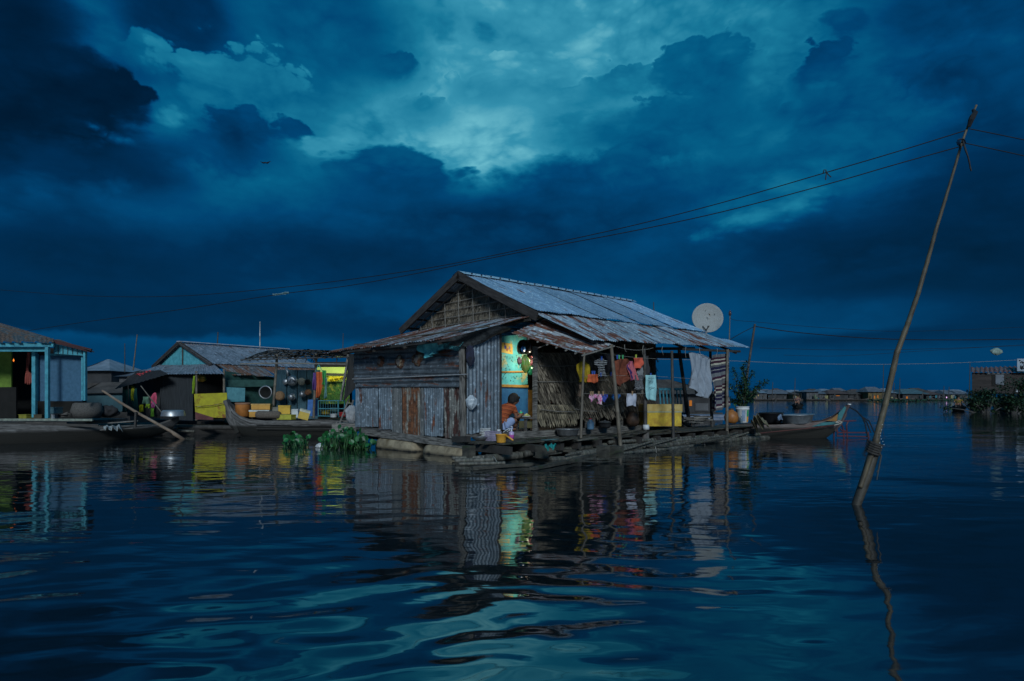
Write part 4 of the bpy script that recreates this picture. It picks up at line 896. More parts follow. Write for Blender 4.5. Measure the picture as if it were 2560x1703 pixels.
for i in range(26):
    a = rr.uniform(0, 6.28); r = rr.uniform(0, .075); c = PS(1315, 1042, .2) + Vector((math.cos(a) * r, math.sin(a) * r, .02 + (.075 - r) * rr.uniform(.1, .7)))
    e = Vector((rr.uniform(-1, 1), rr.uniform(-1, 1), rr.uniform(-.5, .5))).normalized() * rr.uniform(.02, .04); m.tube([c - e, c + Z * .008, c + e], [.004, .013, .004], 6)
tag(m.build('food', mat('vegetables', (.55, .55, .22), (.40, .36, .10), 30, .5, c3=(.14, .33, .06)), None, True), 'heap of green and yellow food on the small plate', 'food')
fb = thing('feeding_bottle', 'baby bottle with a green cap on the low table', 'bottle', PS(1302, 1040, .36))
m = MB(); b0 = PS(1302, 1043, .36); m.lathe(b0, [(0, 0), (.035, 0), (.037, .06), (.033, .085), (.037, .095)], 14); m.build('bottle_body', mat('amber liquid', (.40, .26, .10), (.3, .18, .07), 5, .2), fb, True)
m = MB(); m.lathe(b0, [(.038, .09), (.04, .10), (.037, .125), (.012, .13)], 14); m.build('cap', mat('green cap', (.04, .55, .25), (.03, .45, .2), 5, .4), fb, True)
m = MB(); m.lathe(b0, [(.013, .128), (.009, .145), (.011, .155), (0, .165)], 10); m.build('teat', mat('teat', (.5, .35, .25), (.45, .3, .2), 5, .4), fb, True)
# --- washing-up corner on the raft
def lathe_thing(name, label, cat, base, profs, group=None):
    t = thing(name, label, cat, base, group)
    for pn, prof, mt in profs:
        m = MB(); m.lathe(base, prof, 28); m.build(pn, mt, t, True)
    return t
zb = .35
bs_ = PZ(1180, 1101, zb)
lathe_thing('metal_bowl', 'shallow metal bowl on the raft corner under the white basket', 'bowl', PZ(1200, 1101, zb), [('bowl', [(0, 0), (.09, .0), (.15, .03), (.175, .07), (.18, .075), (.165, .06), (.14, .03), (.085, .012), (0, .012)], M_alu)])
def basket(name, label, c, sx, sy, h, mt, bars=9):
    t = thing(name, label, 'basket', c)
    m = MB()
    for k in range(5):
        z = h * k / 4; q = [c + U * a + W_ * b + Z * z for a, b in ((-sx, -sy), (sx, -sy), (sx, sy), (-sx, sy), (-sx, -sy))]; m.tube(q, .006 if k < 4 else .011, 5)
    for k in range(bars):
        f = -1 + 2 * (k + .5) / bars
        for b in (-sy, sy): m.beam(c + U * sx * f + W_ * b, c + U * sx * f + W_ * b + Z * h, .012, .006)
        for a in (-sx, sx): m.beam(c + U * a + W_ * sy * f, c + U * a + W_ * sy * f + Z * h, .006, .012)
    m.build('basket_walls', mt, t); m = MB(); m.box(c + Z * .01, sx * 2, sy * 2, .012, (U, W_, Z)); m.build('basket_base', mt, t); return t
basket('plastic_basket', 'white slatted plastic basket on the raft corner', PZ(1207, 1098, zb) + Z * .03, .11, .12, .20, M_white, 7)
basket('plastic_basket', 'lilac grey wire basket on the raft between the white basket and the yellow dipper', PZ(1232, 1101, zb), .13, .12, .18, mat('lilac plastic', (.30, .26, .36), (.18, .16, .22), 8, .6), 9)
lathe_thing('detergent_bottle', 'round pale blue bottle standing behind the lilac grey basket', 'bottle', H(.72, -.22, .35), [('bottle_body', [(0, 0), (.065, 0), (.07, .02), (.07, .11), (.045, .17), (.035, .18)], mat('pale blue plastic', (.42, .55, .62), (.34, .46, .52), 5, .4)), ('cap', [(.037, .18), (.037, .215), (0, .215)], M_white)])
lathe_thing('soap_bottle', 'pump bottle of pink and lilac soap behind the yellow dipper', 'bottle', H(1.02, -.30, .35), [('bottle_body', [(0, 0), (.055, 0), (.058, .09)], mat('pink soap', (.60, .12, .45), (.5, .1, .38), 5, .25)), ('bottle_top', [(.058, .091), (.056, .15), (.02, .165)], mat('lilac plastic two', (.50, .40, .62), (.42, .34, .54), 5, .3)), ('pump', [(.018, .165), (.02, .19), (.008, .2), (.008, .25), (.02, .255), (.02, .275), (0, .28)], M_white)])
dp = thing('dipper', 'yellow orange plastic water dipper with a handle on the raft edge', 'dipper', PZ(1252, 1109, zb))
m = MB(); dc = PZ(1253, 1107, zb); m.lathe(dc, [(0, .0), (.085, .0), (.095, .015), (.112, .16), (.122, .165), (.122, .172), (.108, .168), (.09, .02), (0, .012)], 28); Mdip = mat('orange yellow plastic', (.72, .36, .05), (.66, .30, .04), 6, .4, bump=.02); m.build('dipper_bowl', Mdip, dp, True)
m = MB(); m.tube([dc + Vector((.09, -.06, .15)), dc + Vector((.16, -.12, .11)), dc + Vector((.24, -.2, .06))], [.016, .02, .014], 8); m.build('handle', Mdip, dp, True)
sc_ = thing('ladle', 'pale ladle with a looped handle leaning behind the yellow dipper', 'ladle', H(1.2, -.36, .36))
m = MB(); p = PS(1258, 1081, -.5); q = PS(1271, 1072, -.5); m.tube([p, p.lerp(q, .5), q, q + Vector((.03, 0, .01)), q + Vector((.02, 0, -.04)), p.lerp(q, .6) + Vector((.01, 0, -.03))], .008, 6); m.build('handle', M_white, sc_, True)
lathe_thing('metal_basin', 'wide aluminium basin on the raft in front of the thatch wall', 'basin', PS(1419, 1090, -.42) - Z * 0, [('basin', [(0, 0), (.19, .0), (.23, .03), (.265, .15), (.285, .16), (.285, .168), (.258, .158), (.22, .035), (0, .012)], M_alu)])
m = MB(); m.box(H(1.35, -1.15, .365), .42, .14, .012, (U, W_, Z)); tag(m.build('slate', mat('teal slate', (.12, .22, .22), (.07, .14, .15), 9, .7)), 'flat teal board lying on the raft right of the yellow dipper', 'board')
cloth('cloth', 'wet turquoise rag lying on the raft below the metal basin', 'rag', (PZ(1362, 1112, .36), PZ(1390, 1112, .36), PZ(1390, 1119, .36), PZ(1362, 1119, .36)), cloth_mat('turquoise rag', (.03, .33, .30)), fold=.02, nf=2, seed=30)
# ================================================================== RIGHT-HAND SIDE
X1, Y1 = Vector((1, 0, 0)), Vector((0, 1, 0))
def rotz(a): c, s = math.cos(a), math.sin(a); return (Vector((c, s, 0)), Vector((-s, c, 0)), Z)
M_bluep = mat('worn blue paint', (.07, .32, .42), (.04, .17, .23), 9, .7)
rl_ = thing('railing', 'blue slatted wooden railing under the far end of the veranda', 'railing', H(7.6, .9, .47))
def rb(p, q, w, h, nm): m = MB(); m.beam(p, q, w, h); m.build(nm, M_bluep, rl_)
S9 = .1
rb(PS(1644, 973, S9), PS(1715, 973, S9), .05, .07, 'top_rail'); rb(PS(1649, 1034, S9), PS(1722, 1034, S9), .05, .06, 'bottom_rail')
for i in range(8): rb(PS(1649 + i * 8.5, 975, S9), PS(1653 + i * 8.7, 1032, S9), .022, .04, 'slat')
m = MB(); m.box(PS(1668, 990, S9 + .1), .02, .02, .01); 
cb = thing('cooler_box', 'big yellow foam box under a grey net behind the veranda posts', 'box', PZ(1658, 1066, .47))
ax = rotz(.10); c = PZ(1658, 1066, .47); c.y += .35
k_ = c.y / 1600
m = MB(); m.box(c + Z * .19, .96, .62, .38, ax); m.build('box_body', mat('dirty yellow foam', (.60, .42, .03), (.34, .19, .02), 5, .7, c3=(.28, .20, .06), bump=.3), cb)
m = MB(); m.box(c + Z * .49, 1.0, .66, .19, ax); m.build('lid', mat('faded yellow foam', (.46, .34, .12), (.34, .22, .05), 5, .7), cb)
m = MB(); m.box(c + Z * .385, .99, .645, .03, ax); m.build('tape_band', mat('pale tape', (.36, .42, .30), (.25, .3, .2), 9, .6), cb)
cloth('net', 'pale grey netting slung over the right end of the yellow box', 'netting', (PS(1655, 1022, .0), PS(1700, 1026, .0), PS(1728, 1068, .0), PS(1700, 1070, .0)), mat('grey netting', (.26, .27, .25), (.12, .13, .12), 60, .9, thr=(.45, .55)), fold=.05, nf=2, rows=[(0, 0, 1), (.3, .2, 1), (1, .1, 1)], seed=31)
bucket = thing('bucket', 'white plastic bucket with a green and orange stripe holding the leafy plant', 'bucket', H(10.9, -.5, .42))
bc_ = H(10.9, -.5, .42)
m = MB(); m.lathe(bc_, [(0, 0), (.165, .0), (.175, .02), (.205, .42), (.215, .43), (.215, .455), (.207, .46), (.207, .50), (.217, .505), (.215, .52), (.195, .515), (.17, .05), (0, .04)], 28); m.build('bucket_body', M_white, bucket, True)
for a0, col_, nm, z0, z1 in ((-1.15, (.02, .33, .10), 'green stripe paint', .2, .41), (-1.15, (.75, .32, .03), 'orange stripe paint', .03, .2), (-1.75, (.22, .30, .42), 'grey blue print', .05, .40)):
    m = MB(); m.lathe(bc_, [(.178 + .072 * z0, z0), (.178 + .072 * z1, z1)], 6, a0=a0 if 'grey' not in nm else -2.0, a1=a0 + .42 if 'grey' not in nm else -1.45); m.build('printed_stripe', mat(nm, col_, tuple(q * .7 for q in col_), 7, .5), bucket, True)
def leaf(m, p, d, n, L, w_, droop=.15):
    d = d.normalized(); s_ = d.cross(n).normalized() if d.cross(n).length > 1e-3 else X1; n = s_.cross(d)
    q = [p, p + d * L * .35 + s_ * w_ * .5, p + d * L * .8 + s_ * w_ * .3 - n * L * droop * .5, p + d * L - n * L * droop, p + d * L * .8 - s_ * w_ * .3 - n * L * droop * .5, p + d * L * .35 - s_ * w_ * .5, p + d * L * .4 - n * w_ * .12]
    m.add(q, [(0, 1, 6), (1, 2, 6), (2, 3, 6), (3, 4, 6), (4, 5, 6), (5, 0, 6)])
M_leaf = mat('dark green leaves', (.03, .085, .035), (.012, .035, .018), 6, .5, isl=.5, bump=0)
pot = thing('shrub', 'leafy green shrub growing in the white bucket by the far veranda corner', 'plant', H(10.9, -.5, .8))
rp = random.Random(12); ms = MB(); ml_ = MB(); yy = bc_.y
for i, (x, y) in enumerate(((1834, 922), (1826, 965), (1868, 905), (1882, 930), (1858, 940), (1846, 985), (1872, 975), (1900, 960), (1915, 955), (1840, 1005), (1876, 1000), (1850, 960), (1866, 950), (1822, 1000), (1858, 915), (1888, 985))):
    tip = P(x, y, yy + rp.uniform(-.3, .3)); b_ = bc_ + Vector((rp.uniform(-.08, .08), rp.uniform(-.08, .08), .48)); mid = b_.lerp(tip, .5) + Vector((rp.uniform(-.08, .08), rp.uniform(-.1, .1), .05))
    ms.tube([b_, mid, tip], [.014, .010, .005], 5)
    for j in range(110):
        f = 1 - rp.random() ** 1.6 * .7; a = (mid.lerp(tip, (f - .5) * 2) if f > .5 else b_.lerp(mid, f * 2)); v = Vector((rp.uniform(-1, 1), rp.uniform(-1, 1), rp.uniform(-.5, .9)))
        leaf(ml_, a + v * rp.uniform(.01, .09), v, Z, rp.uniform(.06, .12), rp.uniform(.035, .06), .35)
ms.build('stems', mat('thin stems', (.06, .07, .035), (.03, .03, .02), 9, .8), pot); ml_.build('leaves', M_leaf, pot)
lathe_thing('jug', 'round orange brown jug under the striped blanket', 'jug', H(10.1, -.55, .42), [('jug_body', [(0, 0), (.13, 0), (.2, .08), (.22, .2), (.18, .33), (.08, .40), (.06, .43)], mat('orange brown plastic', (.34, .13, .03), (.22, .08, .02), 6, .5)), ('neck', [(.065, .43), (.07, .47), (0, .47)], M_woodd)])
lathe_thing('bottle', 'small clear bottle between the orange jug and the white bucket', 'bottle', H(10.6, -.62, .42), [('bottle_body', [(0, 0), (.035, 0), (.04, .02), (.04, .14), (.018, .2), (.016, .23)], mat('dim clear plastic', (.18, .24, .28), (.1, .14, .17), 6, .2)), ('cap', [(.018, .23), (.018, .25), (0, .25)], M_white)])
cloth('sack', 'old brown burlap sack draped over the deck end beside the bucket', 'sack', (PZ(1878, 1046, .65), PZ(1898, 1040, .72), PZ(1924, 1062, .45), PZ(1890, 1073, .30)), mat('burlap', (.22, .18, .11), (.12, .10, .06), 20, .95, bump=.4, c3=(.10, .13, .07)), fold=.07, nf=2, rows=[(0, 0, 1), (.5, -.2, 1.1), (1, .2, 1)], seed=33, nu=40, nv=30)
# --- hulls
def hull(name, sts, mt, parent, th=.03, ns=9, vee=.35, inner=None):
    """sts = [(centre xy, across unit vector, half width, gunwale z, keel z)] from stern to stem"""
    m = MB(); rows = []
    for (c, a, hw, zg, zk) in sts:
        row = []
        for k in range(-ns, ns + 1):
            f = k / ns; r = abs(f); y = math.copysign(hw * (r ** (.55 + vee * .3)), f); z = zk + (zg - zk) * r ** 1.9
            row.append(Vector((c.x, c.y, 0)) + a * y + Z * z)
        rows.append(row)
    n = 2 * ns + 1; L = 0; vs, uv = [], []
    for i, r in enumerate(rows):
        if i: L += (Vector(sts[i][0]) - Vector(sts[i - 1][0])).length
        vs += r; uv += [(L, k * .08) for k in range(n)]
    fs = [(i * n + k, i * n + k + 1, (i + 1) * n + k + 1, (i + 1) * n + k) for i in range(len(rows) - 1) for k in range(n - 1)]
    m.add(vs, fs, uv)
    ctr = [Vector((c.x, c.y, zk * .2 + zg * .8)) for (c, a, hw, zg, zk) in sts]
    vi = [p + (ctr[i] - p) * min(.5, th / max(.02, (ctr[i] - p).length)) + Z * (0 if k not in (0, n - 1) else 0) for i, r in enumerate(rows) for k, p in enumerate(r)]
    m.add(vi, [f[::-1] for f in fs], uv)
    b0, b1 = 0, len(vs)
    for i in range(len(rows) - 1):
        for k in (0, n - 1): m.f.append([i * n + k, (i + 1) * n + k, b1 + (i + 1) * n + k, b1 + i * n + k]); m.uv.append([(0, 0), (1, 0), (1, .05), (0, .05)]); m.mi.append(0)
    for e in (0, len(rows) - 1):
        m.f.append([e * n + k for k in range(n)]); m.uv.append([(k * .1, 0) for k in range(n)]); m.mi.append(0)
    return m.build(name, mt, parent, True)
def boatmat(name, c1, c2, band=None):
    return mat(name, c1, c2, 5, .8, st=(.6, 7, 1), bump=.6, coord='UV', thr=(.36, .6), detail=12, c3=band, wet=.30)
M_hullg = boatmat('grey boat planks', (.125, .118, .112), (.035, .032, .03), (.21, .205, .20))
M_hulld = boatmat('weathered painted hull', (.15, .125, .115), (.07, .05, .045), (.17, .075, .055))
pb = thing('longtail_boat', 'painted boat with a raised teal and orange prow at the raft end', 'boat', P(1990, 1100, 19.6))
def bst(px, yg, zk, hw, Y): q = P(px, yg, Y); return (Vector((q.x, q.y, 0)), Vector((.05, 1, 0)).normalized(), hw, q.z, zk)
sts = [bst(1800, 1062, .05, .30, 19.9), bst(1870, 1061, -.15, .42, 19.8), bst(1930, 1060, -.2, .46, 19.7), bst(1990, 1057, -.2, .44, 19.6), bst(2030, 1054, -.15, .36, 19.5), bst(2062, 1051, -.02, .25, 19.4), bst(2085, 1040, .18, .14, 19.35), bst(2102, 1027, .38, .07, 19.3), bst(2116, 1012, .66, .03, 19.3)]
hull('hull', sts, M_hulld, pb)
m = MB(); m.beam(P(2086, 1078, 19.3), P(2121, 1012, 19.3), .07, .10, up=Y1); m.build('stem_post', mat('dark maroon wood', (.06, .03, .03), (.03, .018, .018), 8, .7), pb)
m = MB(); m.box(P(2122, 1011, 19.3), .10, .08, .03); m.build('stem_cap', M_white, pb)
def flat(name, pts, Y, mt, parent, d=.03):
    m = MB(); a = [P(x, y, Y) for x, y in pts]; b = [p + Y1 * d for p in a]; n = len(a)
    m.add(a + b, [tuple(range(n)), tuple(range(2 * n - 1, n - 1, -1))] + [(i, n + i, n + (i + 1) % n, (i + 1) % n) for i in range(n)]); return m.build(name, mt, parent)
M_tealp = mat('teal boat paint', (.03, .17, .18), (.02, .10, .11), 8, .6, c3=(.03, .10, .11))
flat('painted_panel', [(2040, 1063), (2054, 1057), (2092, 1054), (2096, 1060), (2030, 1067)], 19.02, M_tealp, pb)
flat('painted_panel', [(2064, 1052), (2078, 1048), (2095, 1035), (2092, 1054)], 19.04, mat('orange ochre paint', (.30, .14, .03), (.18, .08, .02), 8, .6), pb)
flat('painted_panel', [(2092, 1050), (2097, 1033), (2112, 1016), (2116, 1020), (2103, 1050)], 19.1, M_tealp, pb)
m = MB(); m.tube([P(1900, 1083, 19.1), P(2030, 1070, 19.0), P(2094, 1062, 19.05)], .014, 5); m.build('red_line', mat('dull red paint', (.11, .025, .02), (.06, .012, .012), 8, .7), pb)
m = MB()
for (x0, y0, x1, y1) in ((2086, 1063, 2098, 1060), (2098, 1060, 2106, 1055), (2106, 1055, 2096, 1052), (2096, 1052, 2088, 1057), (2088, 1057, 2098, 1056)): m.beam(P(x0, y0, 18.98), P(x1, y1, 18.98), .012, .02)
m.build('prow_emblem', mat('cream paint', (.45, .42, .36), (.3, .28, .24), 8, .7), pb)
M_redm = mat('dark red metal', (.10, .014, .02), (.045, .008, .012), 8, .5)
fr = thing('engine_frame', 'dark red metal pipe frame standing in the water off the painted prow', 'frame', P(2130, 1100, 19.4))
for pts_ in (((2092, 1082), (2172, 1082)), ((2092, 1090), (2172, 1092)), ((2100, 1053), (2140, 1052)), ((2121, 1053), (2116, 1063), (2117, 1075), (2119, 1110)), ((2104, 1062), (2109, 1075), (2110, 1110)), ((2092, 1066), (2094, 1092)), ((2170, 1082), (2172, 1096)), ((2100, 1072), (2106, 1078), (2117, 1078)), ((2085, 1080), (2084, 1100))):
    m = MB(); m.tube([P(x, y, 19.4) for x, y in pts_], .022, 7); m.build('pipe', M_redm, fr)
rods = thing('bent_rods', 'bundle of dark bent rods arching from the prow top down to the red frame', 'rods', P(2150, 1070, 19.3))
for pts_ in (((2123, 1018), (2142, 1028), (2155, 1042), (2163, 1060), (2169, 1092)), ((2155, 1042), (2168, 1058), (2177, 1082)), ((2155, 1042), (2173, 1053), (2186, 1082)), ((2123, 1018), (2140, 1027), (2154, 1040))):
    m = MB(); m.tube([P(x, y, 19.35) for x, y in pts_], .018, 6); m.build('rod', M_wire, rods)
def basin(name, label, x, y, Y, r, h, mt, tilt=0):
    c = P(x, y, Y); m = MB(); ax = (X1 * math.cos(tilt) + Z * math.sin(tilt), Y1, Z * math.cos(tilt) - X1 * math.sin(tilt))
    m.lathe(c, [(0, 0), (r * .72, 0), (r * .82, h * .15), (r * .95, h * .9), (r * 1.02, h * .95), (r * 1.02, h), (r * .93, h * .95), (r * .78, h * .2), (0, h * .08)], 32, ax); o = m.build(name, mt, None, True); tag(o, label, 'basin'); return o
basin('aluminium_basin', 'large shiny aluminium basin sitting on the painted boat', 1992, 1060, 19.5, .50, .29, M_alu, .04)
basin('basin', 'black plastic basin behind the sack, left of the shiny basin', 1928, 1058, 19.9, .38, .33, mat('black plastic', (.012, .012, .014), (.007, .007, .008), 8, .5), .03)
cloth('sack', 'small pale cloth scrap between the black basin and the shiny basin', 'cloth', (P(1944, 1042, 19.3), P(1952, 1035, 19.3), P(1955, 1050, 19.3), P(1944, 1050, 19.3)), cloth_mat('steel blue', (.22, .30, .42)), seed=34)
# --- satellite dish
dish = thing('satellite_dish', 'round pale grey satellite dish rising behind the far roof edge', 'satellite dish', P(1766, 850, 20.6))
dc = P(1767, 798, 20.6); r0 = .475; axd = Vector((-.10, -1, .22)).normalized(); a_ = axd.cross(Z).normalized(); b_ = a_.cross(axd)
m = MB(); m.lathe(dc + axd * .02, [(0.001, .0)] + [(r0 * f / 8, .12 * (f / 8) ** 2) for f in range(1, 9)] + [(r0 * 1.03, .12), (r0 * 1.03, .10), (r0 * .9, .08), (.001, -.02)], 40, (a_, b_, axd)); m.build('dish_bowl', mat('perforated grey dish', (.32, .33, .32), (.24, .25, .245), 60, .7, bump=.3, c3=(.22, .20, .17)), dish, True)
m = MB(); m.tube([P(1766, 850, 20.4), P(1765, 822, 20.4)], .035, 8); m.build('mast', M_alu, dish)
m = MB(); fp = dc + axd * .5
for an in (1.4, 2.6, 4.7): m.tube([dc + axd * .1 + (a_ * math.cos(an) + b_ * math.sin(an)) * r0 * .55, dc + axd * .12 + (a_ * math.cos(an) + b_ * math.sin(an)) * r0 * .6 - Z * .02], .012, 5)
for s_ in (-1, 1): m.tube([P(1765, 826, 20.3), P(1765 + s_ * 8, 815, 20.45)], .015, 5)
m.build('bracket', M_woodd, dish)
m = MB(); m.tube([P(1772, 784, 20.4), P(1775, 789, 20.4)], .015, 5); m.build('rust_mark', rust_rim, dish)
# --- masts and far poles
def pole(name, label, x0, y0, x1, y1, Y, r, mt=M_bamd, cat='pole', extra=None):
    t = thing(name, label, cat, P(x1, y1, Y)); m = MB(); m.bamboo(P(x1, y1, Y), P(x0, y0, Y), r, r * .75, node=.5); m.build('mast', mt, t, True)
    if extra: extra(t)
    return t
def bot(t):
    m = MB(); c = P(1825, 789, 19.6); m.lathe(c, [(0, 0), (.04, .0), (.045, .05), (.04, .11), (.012, .14), (.012, .17)], 10); m.build('bottle_tip', mat('dark bottle', (.07, .03, .03), (.03, .015, .015), 8, .3), t, True)
pole('antenna_mast', 'thin mast tipped with a dark bottle on the far roof corner', 1825, 786, 1823, 862, 19.6, .018, M_bam, extra=bot)
pole('utility_pole', 'dark leaning wooden pole behind the leafy shrub carrying wires to the right', 1887, 812, 1858, 1000, 25, .055, M_bamd)
pole('antenna_mast', 'short stick sticking up just behind the far end of the ridge', 1634, 757, 1635, 790, 23, .02, M_bamd)
# --- the tall leaning bamboo pole in the water
tp = thing('bamboo_pole', 'tall bamboo pole leaning to the right out of the water in the foreground', 'pole', P(2140, 1264, 7.56))
pp = [(2152, 1215, 7.56, .030), (2190, 1100, 7.55, .046), (2213, 1010, 7.55, .044), (2243, 880, 7.5, .042), (2270, 808, 7.5, .039), (2296, 731, 7.45, .036), (2318, 655, 7.45, .034), (2339, 578, 7.4, .031), (2375, 459, 7.35, .026), (2405, 356, 7.3, .023), (2421, 312, 7.3, .021), (2441, 263, 7.3, .012)]
pts_, rs_ = [], []
for i in range(len(pp) - 1):
    a, b = P(*pp[i][:3]), P(*pp[i + 1][:3]); n = 3
    for j in range(n):
        f = j / n; q = a.lerp(b, f); r = pp[i][3] * (1 - f) + pp[i + 1][3] * f
        for dd, mm in ((-.02, 1), (0, 1.13 if j != 1 else 1.0), (.02, 1)): pts_.append(q + (b - a).normalized() * dd); rs_.append(r * mm * (.80 - .25 * i / 10))
pts_.append(P(*pp[-1][:3])); rs_.append(.012)
m = MB(); m.tube(pts_, rs_, 14); m.build('pole_shaft', mat('old bamboo', (.14, .11, .065), (.045, .035, .025), 5, .6, st=(2, .6, 1), bump=.25, coord='UV', c3=(.09, .10, .075)), tp, True)
m = MB(); m.tube([P(2140, 1264, 7.6) - Vector((.10, 0, .35)), P(2140, 1264, 7.6), P(2165, 1195, 7.6), P(2188, 1122, 7.6), P(2194, 1100, 7.6)], [.05, .052, .060, .062, .03], 14); m.build('stake', mat('wet dark stake', (.07, .06, .045), (.022, .02, .017), 7, .6, bump=.5), tp, True)
m = MB(); rr = random.Random(3)
base = P(2184, 1122, 7.56); d = (P(2200, 1080, 7.56) - base).normalized(); e1 = d.orthogonal().normalized(); e2 = d.cross(e1)
for k in range(5): m.tube([base + d * (k * .028 - .05 + .012 * math.sin(a * .9)) + (e1 * math.cos(a * .7) + e2 * math.sin(a * .7)) * .075 for a in range(10)], .014, 5)
m.build('rope_binding', M_woodd, tp)
m = MB(); m.tube([P(2196, 1128, 7.5), P(2203, 1140, 7.5), P(2198, 1165, 7.5), P(2192, 1200, 7.5)], [.012, .010, .009, .005], 6); m.tube([P(2192, 1180, 7.5), P(2198, 1172, 7.5)], .006, 5); m.build('hanging_vine', M_bamd, tp)
m = MB(); m.tube([P(2407, 352, 7.25), P(2412, 372, 7.22), P(2420, 392, 7.2), P(2428, 428, 7.2)], .008, 5); m.tube([P(2409, 356, 7.25), P(2417, 380, 7.22), P(2424, 405, 7.2), P(2425, 422, 7.2)], .006, 5)
for k in range(3): m.tube([P(2400 + 8 * math.cos(a) + k * 3, 356 + 9 * math.sin(a), 7.28 + .03 * math.sin(a)) for a in [j * .8 for j in range(9)]], .005, 4)
m.tube([P(2422, 318, 7.27), P(2428, 300, 7.25), P(2432, 292, 7.25), P(2438, 282, 7.27), P(2432, 275, 7.3)], [.02, .03, .032, .028, .015], 7)
m.build('loose_wire', M_wire, tp)
for k in range(9):
    x, y = ((2203, 1075), (2200, 1090), (2205, 1062), (2202, 1098), (2198, 1108), (2206, 1104), (2209, 1112), (2203, 1118), (2200, 1083))[k]
    m = MB(); m.lathe(P(x + 1, y, 7.48), [(0, -.006), (.007, 0), (0, .007)], 6); m.build('foam_bead', M_white, tp)
# --- wires
def wire(label, pts, planA, planB, r, group='cables strung across the river', mt=None, nm='cable'):
    """cable in the vertical plane over the plan line A-B, passing through the given sight lines"""
    A, B_ = Vector(planA), Vector(planB); d = B_ - A; out = []
    for x, y in pts:
        k = (x - CX) / F; t = (k * A.y - A.x) / (d.x - k * d.y); out.append(P(x, y, A.y + d.y * t))
    fine = []
    for i in range(len(out) - 1):
        p0, p1, p2, p3 = out[max(0, i - 1)], out[i], out[i + 1], out[min(len(out) - 1, i + 2)]
        for j in range(6):
            t = j / 6; fine.append(.5 * ((2 * p1) + (p2 - p0) * t + (2 * p0 - 5 * p1 + 4 * p2 - p3) * t * t + (3 * p1 - p0 - 3 * p2 + p3) * t ** 3))
    fine.append(out[-1]); m = MB(); m.tube(fine, [r * max(.7, p.y / 8) ** (.35 if 'long cables' in label else .75) for p in fine], 5); o = m.build(nm, mt or M_wire); tag(o, label, nm, group); return o
wA = P(2415, 326, 7.3); wB = P(-80, 724, 34)
wire('upper of the two long cables sagging from the pole top to the far left', [(2415, 326), (2240, 380), (2063, 432), (1800, 508), (1560, 569), (1303, 624), (1040, 675), (713, 718), (428, 741), (200, 739), (0, 725), (-80, 718)], (wA.x, wA.y), (wB.x, wB.y), .0065)
wA = P(2402, 366, 7.3); wB = P(-80, 850, 30)
wire('lower of the two long cables leaving the pole under the knotted wire', [(2402, 366), (2240, 411), (2063, 462), (1800, 531), (1560, 582), (1303, 630), (1040, 684), (860, 716), (690, 737), (430, 777), (200, 807), (-80, 850)], (wA.x, wA.y), (wB.x, wB.y), .0065)
wA = P(2422, 322, 7.3); wB = P(2800, 395, 6.6)
wire('short upper cable running from the pole top out to the right', [(2422, 322), (2560, 350), (2800, 402)], (wA.x, wA.y), (wB.x, wB.y), .006)
wire('short lower cable running from the pole out to the right', [(2412, 358), (2560, 390), (2800, 446)], (wA.x, wA.y), (wB.x, wB.y), .006)
m = MB(); c = P(2063, 426, 8.6)
m.tube([P(2058, 432, 9.0), P(2060, 425, 9.0), P(2065, 425, 9.0), P(2066, 434, 9.0), P(2064, 450, 9.0)], .008, 5); m.tube([P(2064, 428, 9.0), P(2072, 438, 9.0), P(2078, 443, 9.0)], .008, 5); tag(m.build('wire_tie', M_wire), 'small knotted tie hanging on the upper long cable', 'tie')
m = MB(); rr = random.Random(6)
for k in range(5): m.tube([P(682 + j * 8, 737 + rr.uniform(-3, 3) - j * .9, 16) for j in range(6)], .012, 4)
tag(m.build('wire_tie', mat('greenish rag', (.15, .28, .30), (.08, .15, .16), 9, .8)), 'pale knotted rag where the lower long cable is joined', 'tie')
for i, (pts_, Ya, Yb, r, lab) in enumerate((
    ([(1887, 816), (2000, 832), (2200, 847), (2400, 850), (2620, 847)], 25, 34, .0075, 'dark cable from the leaning pole behind the shrub to the right edge'),
    ([(1826, 790), (1835, 800), (1900, 806), (2100, 822), (2300, 828), (2620, 815)], 20, 34, .003, 'thin cable from the bottle tipped mast to the right edge'),
    ([(1822, 851), (1855, 832), (1885, 817)], 20, 25, .006, 'short cable joining the far roof corner to the leaning pole'),
    ([(1600, 897), (1820, 902), (2000, 909), (2210, 911), (2400, 907), (2545, 900)], 28, 50, .0035, 'pale cable low across the sky over the far village'),
    ([(1900, 870), (2100, 875), (2300, 873), (2620, 862)], 30, 44, .0035, 'faint cable below the thick dark one on the right'),
    ([(1960, 888), (2100, 890), (2300, 878), (2620, 858)], 40, 50, .003, 'faint rising cable near the raised house'))):
    a, b = P(pts_[0][0], 900, Ya), P(pts_[-1][0], 900, Yb); wire(lab, pts_, (a.x, a.y), (b.x, b.y), r, mt=M_rope if 'pale' in lab else None)
sack('plastic_bag', 'pale scrap of plastic caught on the cables above the raised house', 'plastic bag', P(2491, 888, 44), .35, .2, .45 * 1.1, mat('grey green plastic', (.25, .33, .28), (.15, .2, .17), 8, .6), 44)
b = P(662, 407, 45); m = MB()
m.tube([b - X1 * .14, b, b + X1 * .16], [.02, .06, .015], 8); m.add([b, b + Vector((-.38, .1, .14)), b + Vector((-.15, .1, .0)) + Z * -.04], [(0, 1, 2)]); m.add([b, b + Vector((.42, .1, .16)), b + Vector((.15, .1, 0)) + Z * -.05], [(0, 2, 1)])
tag(m.build('bird', M_wire), 'tiny dark bird flying in the sky above the left house', 'bird')
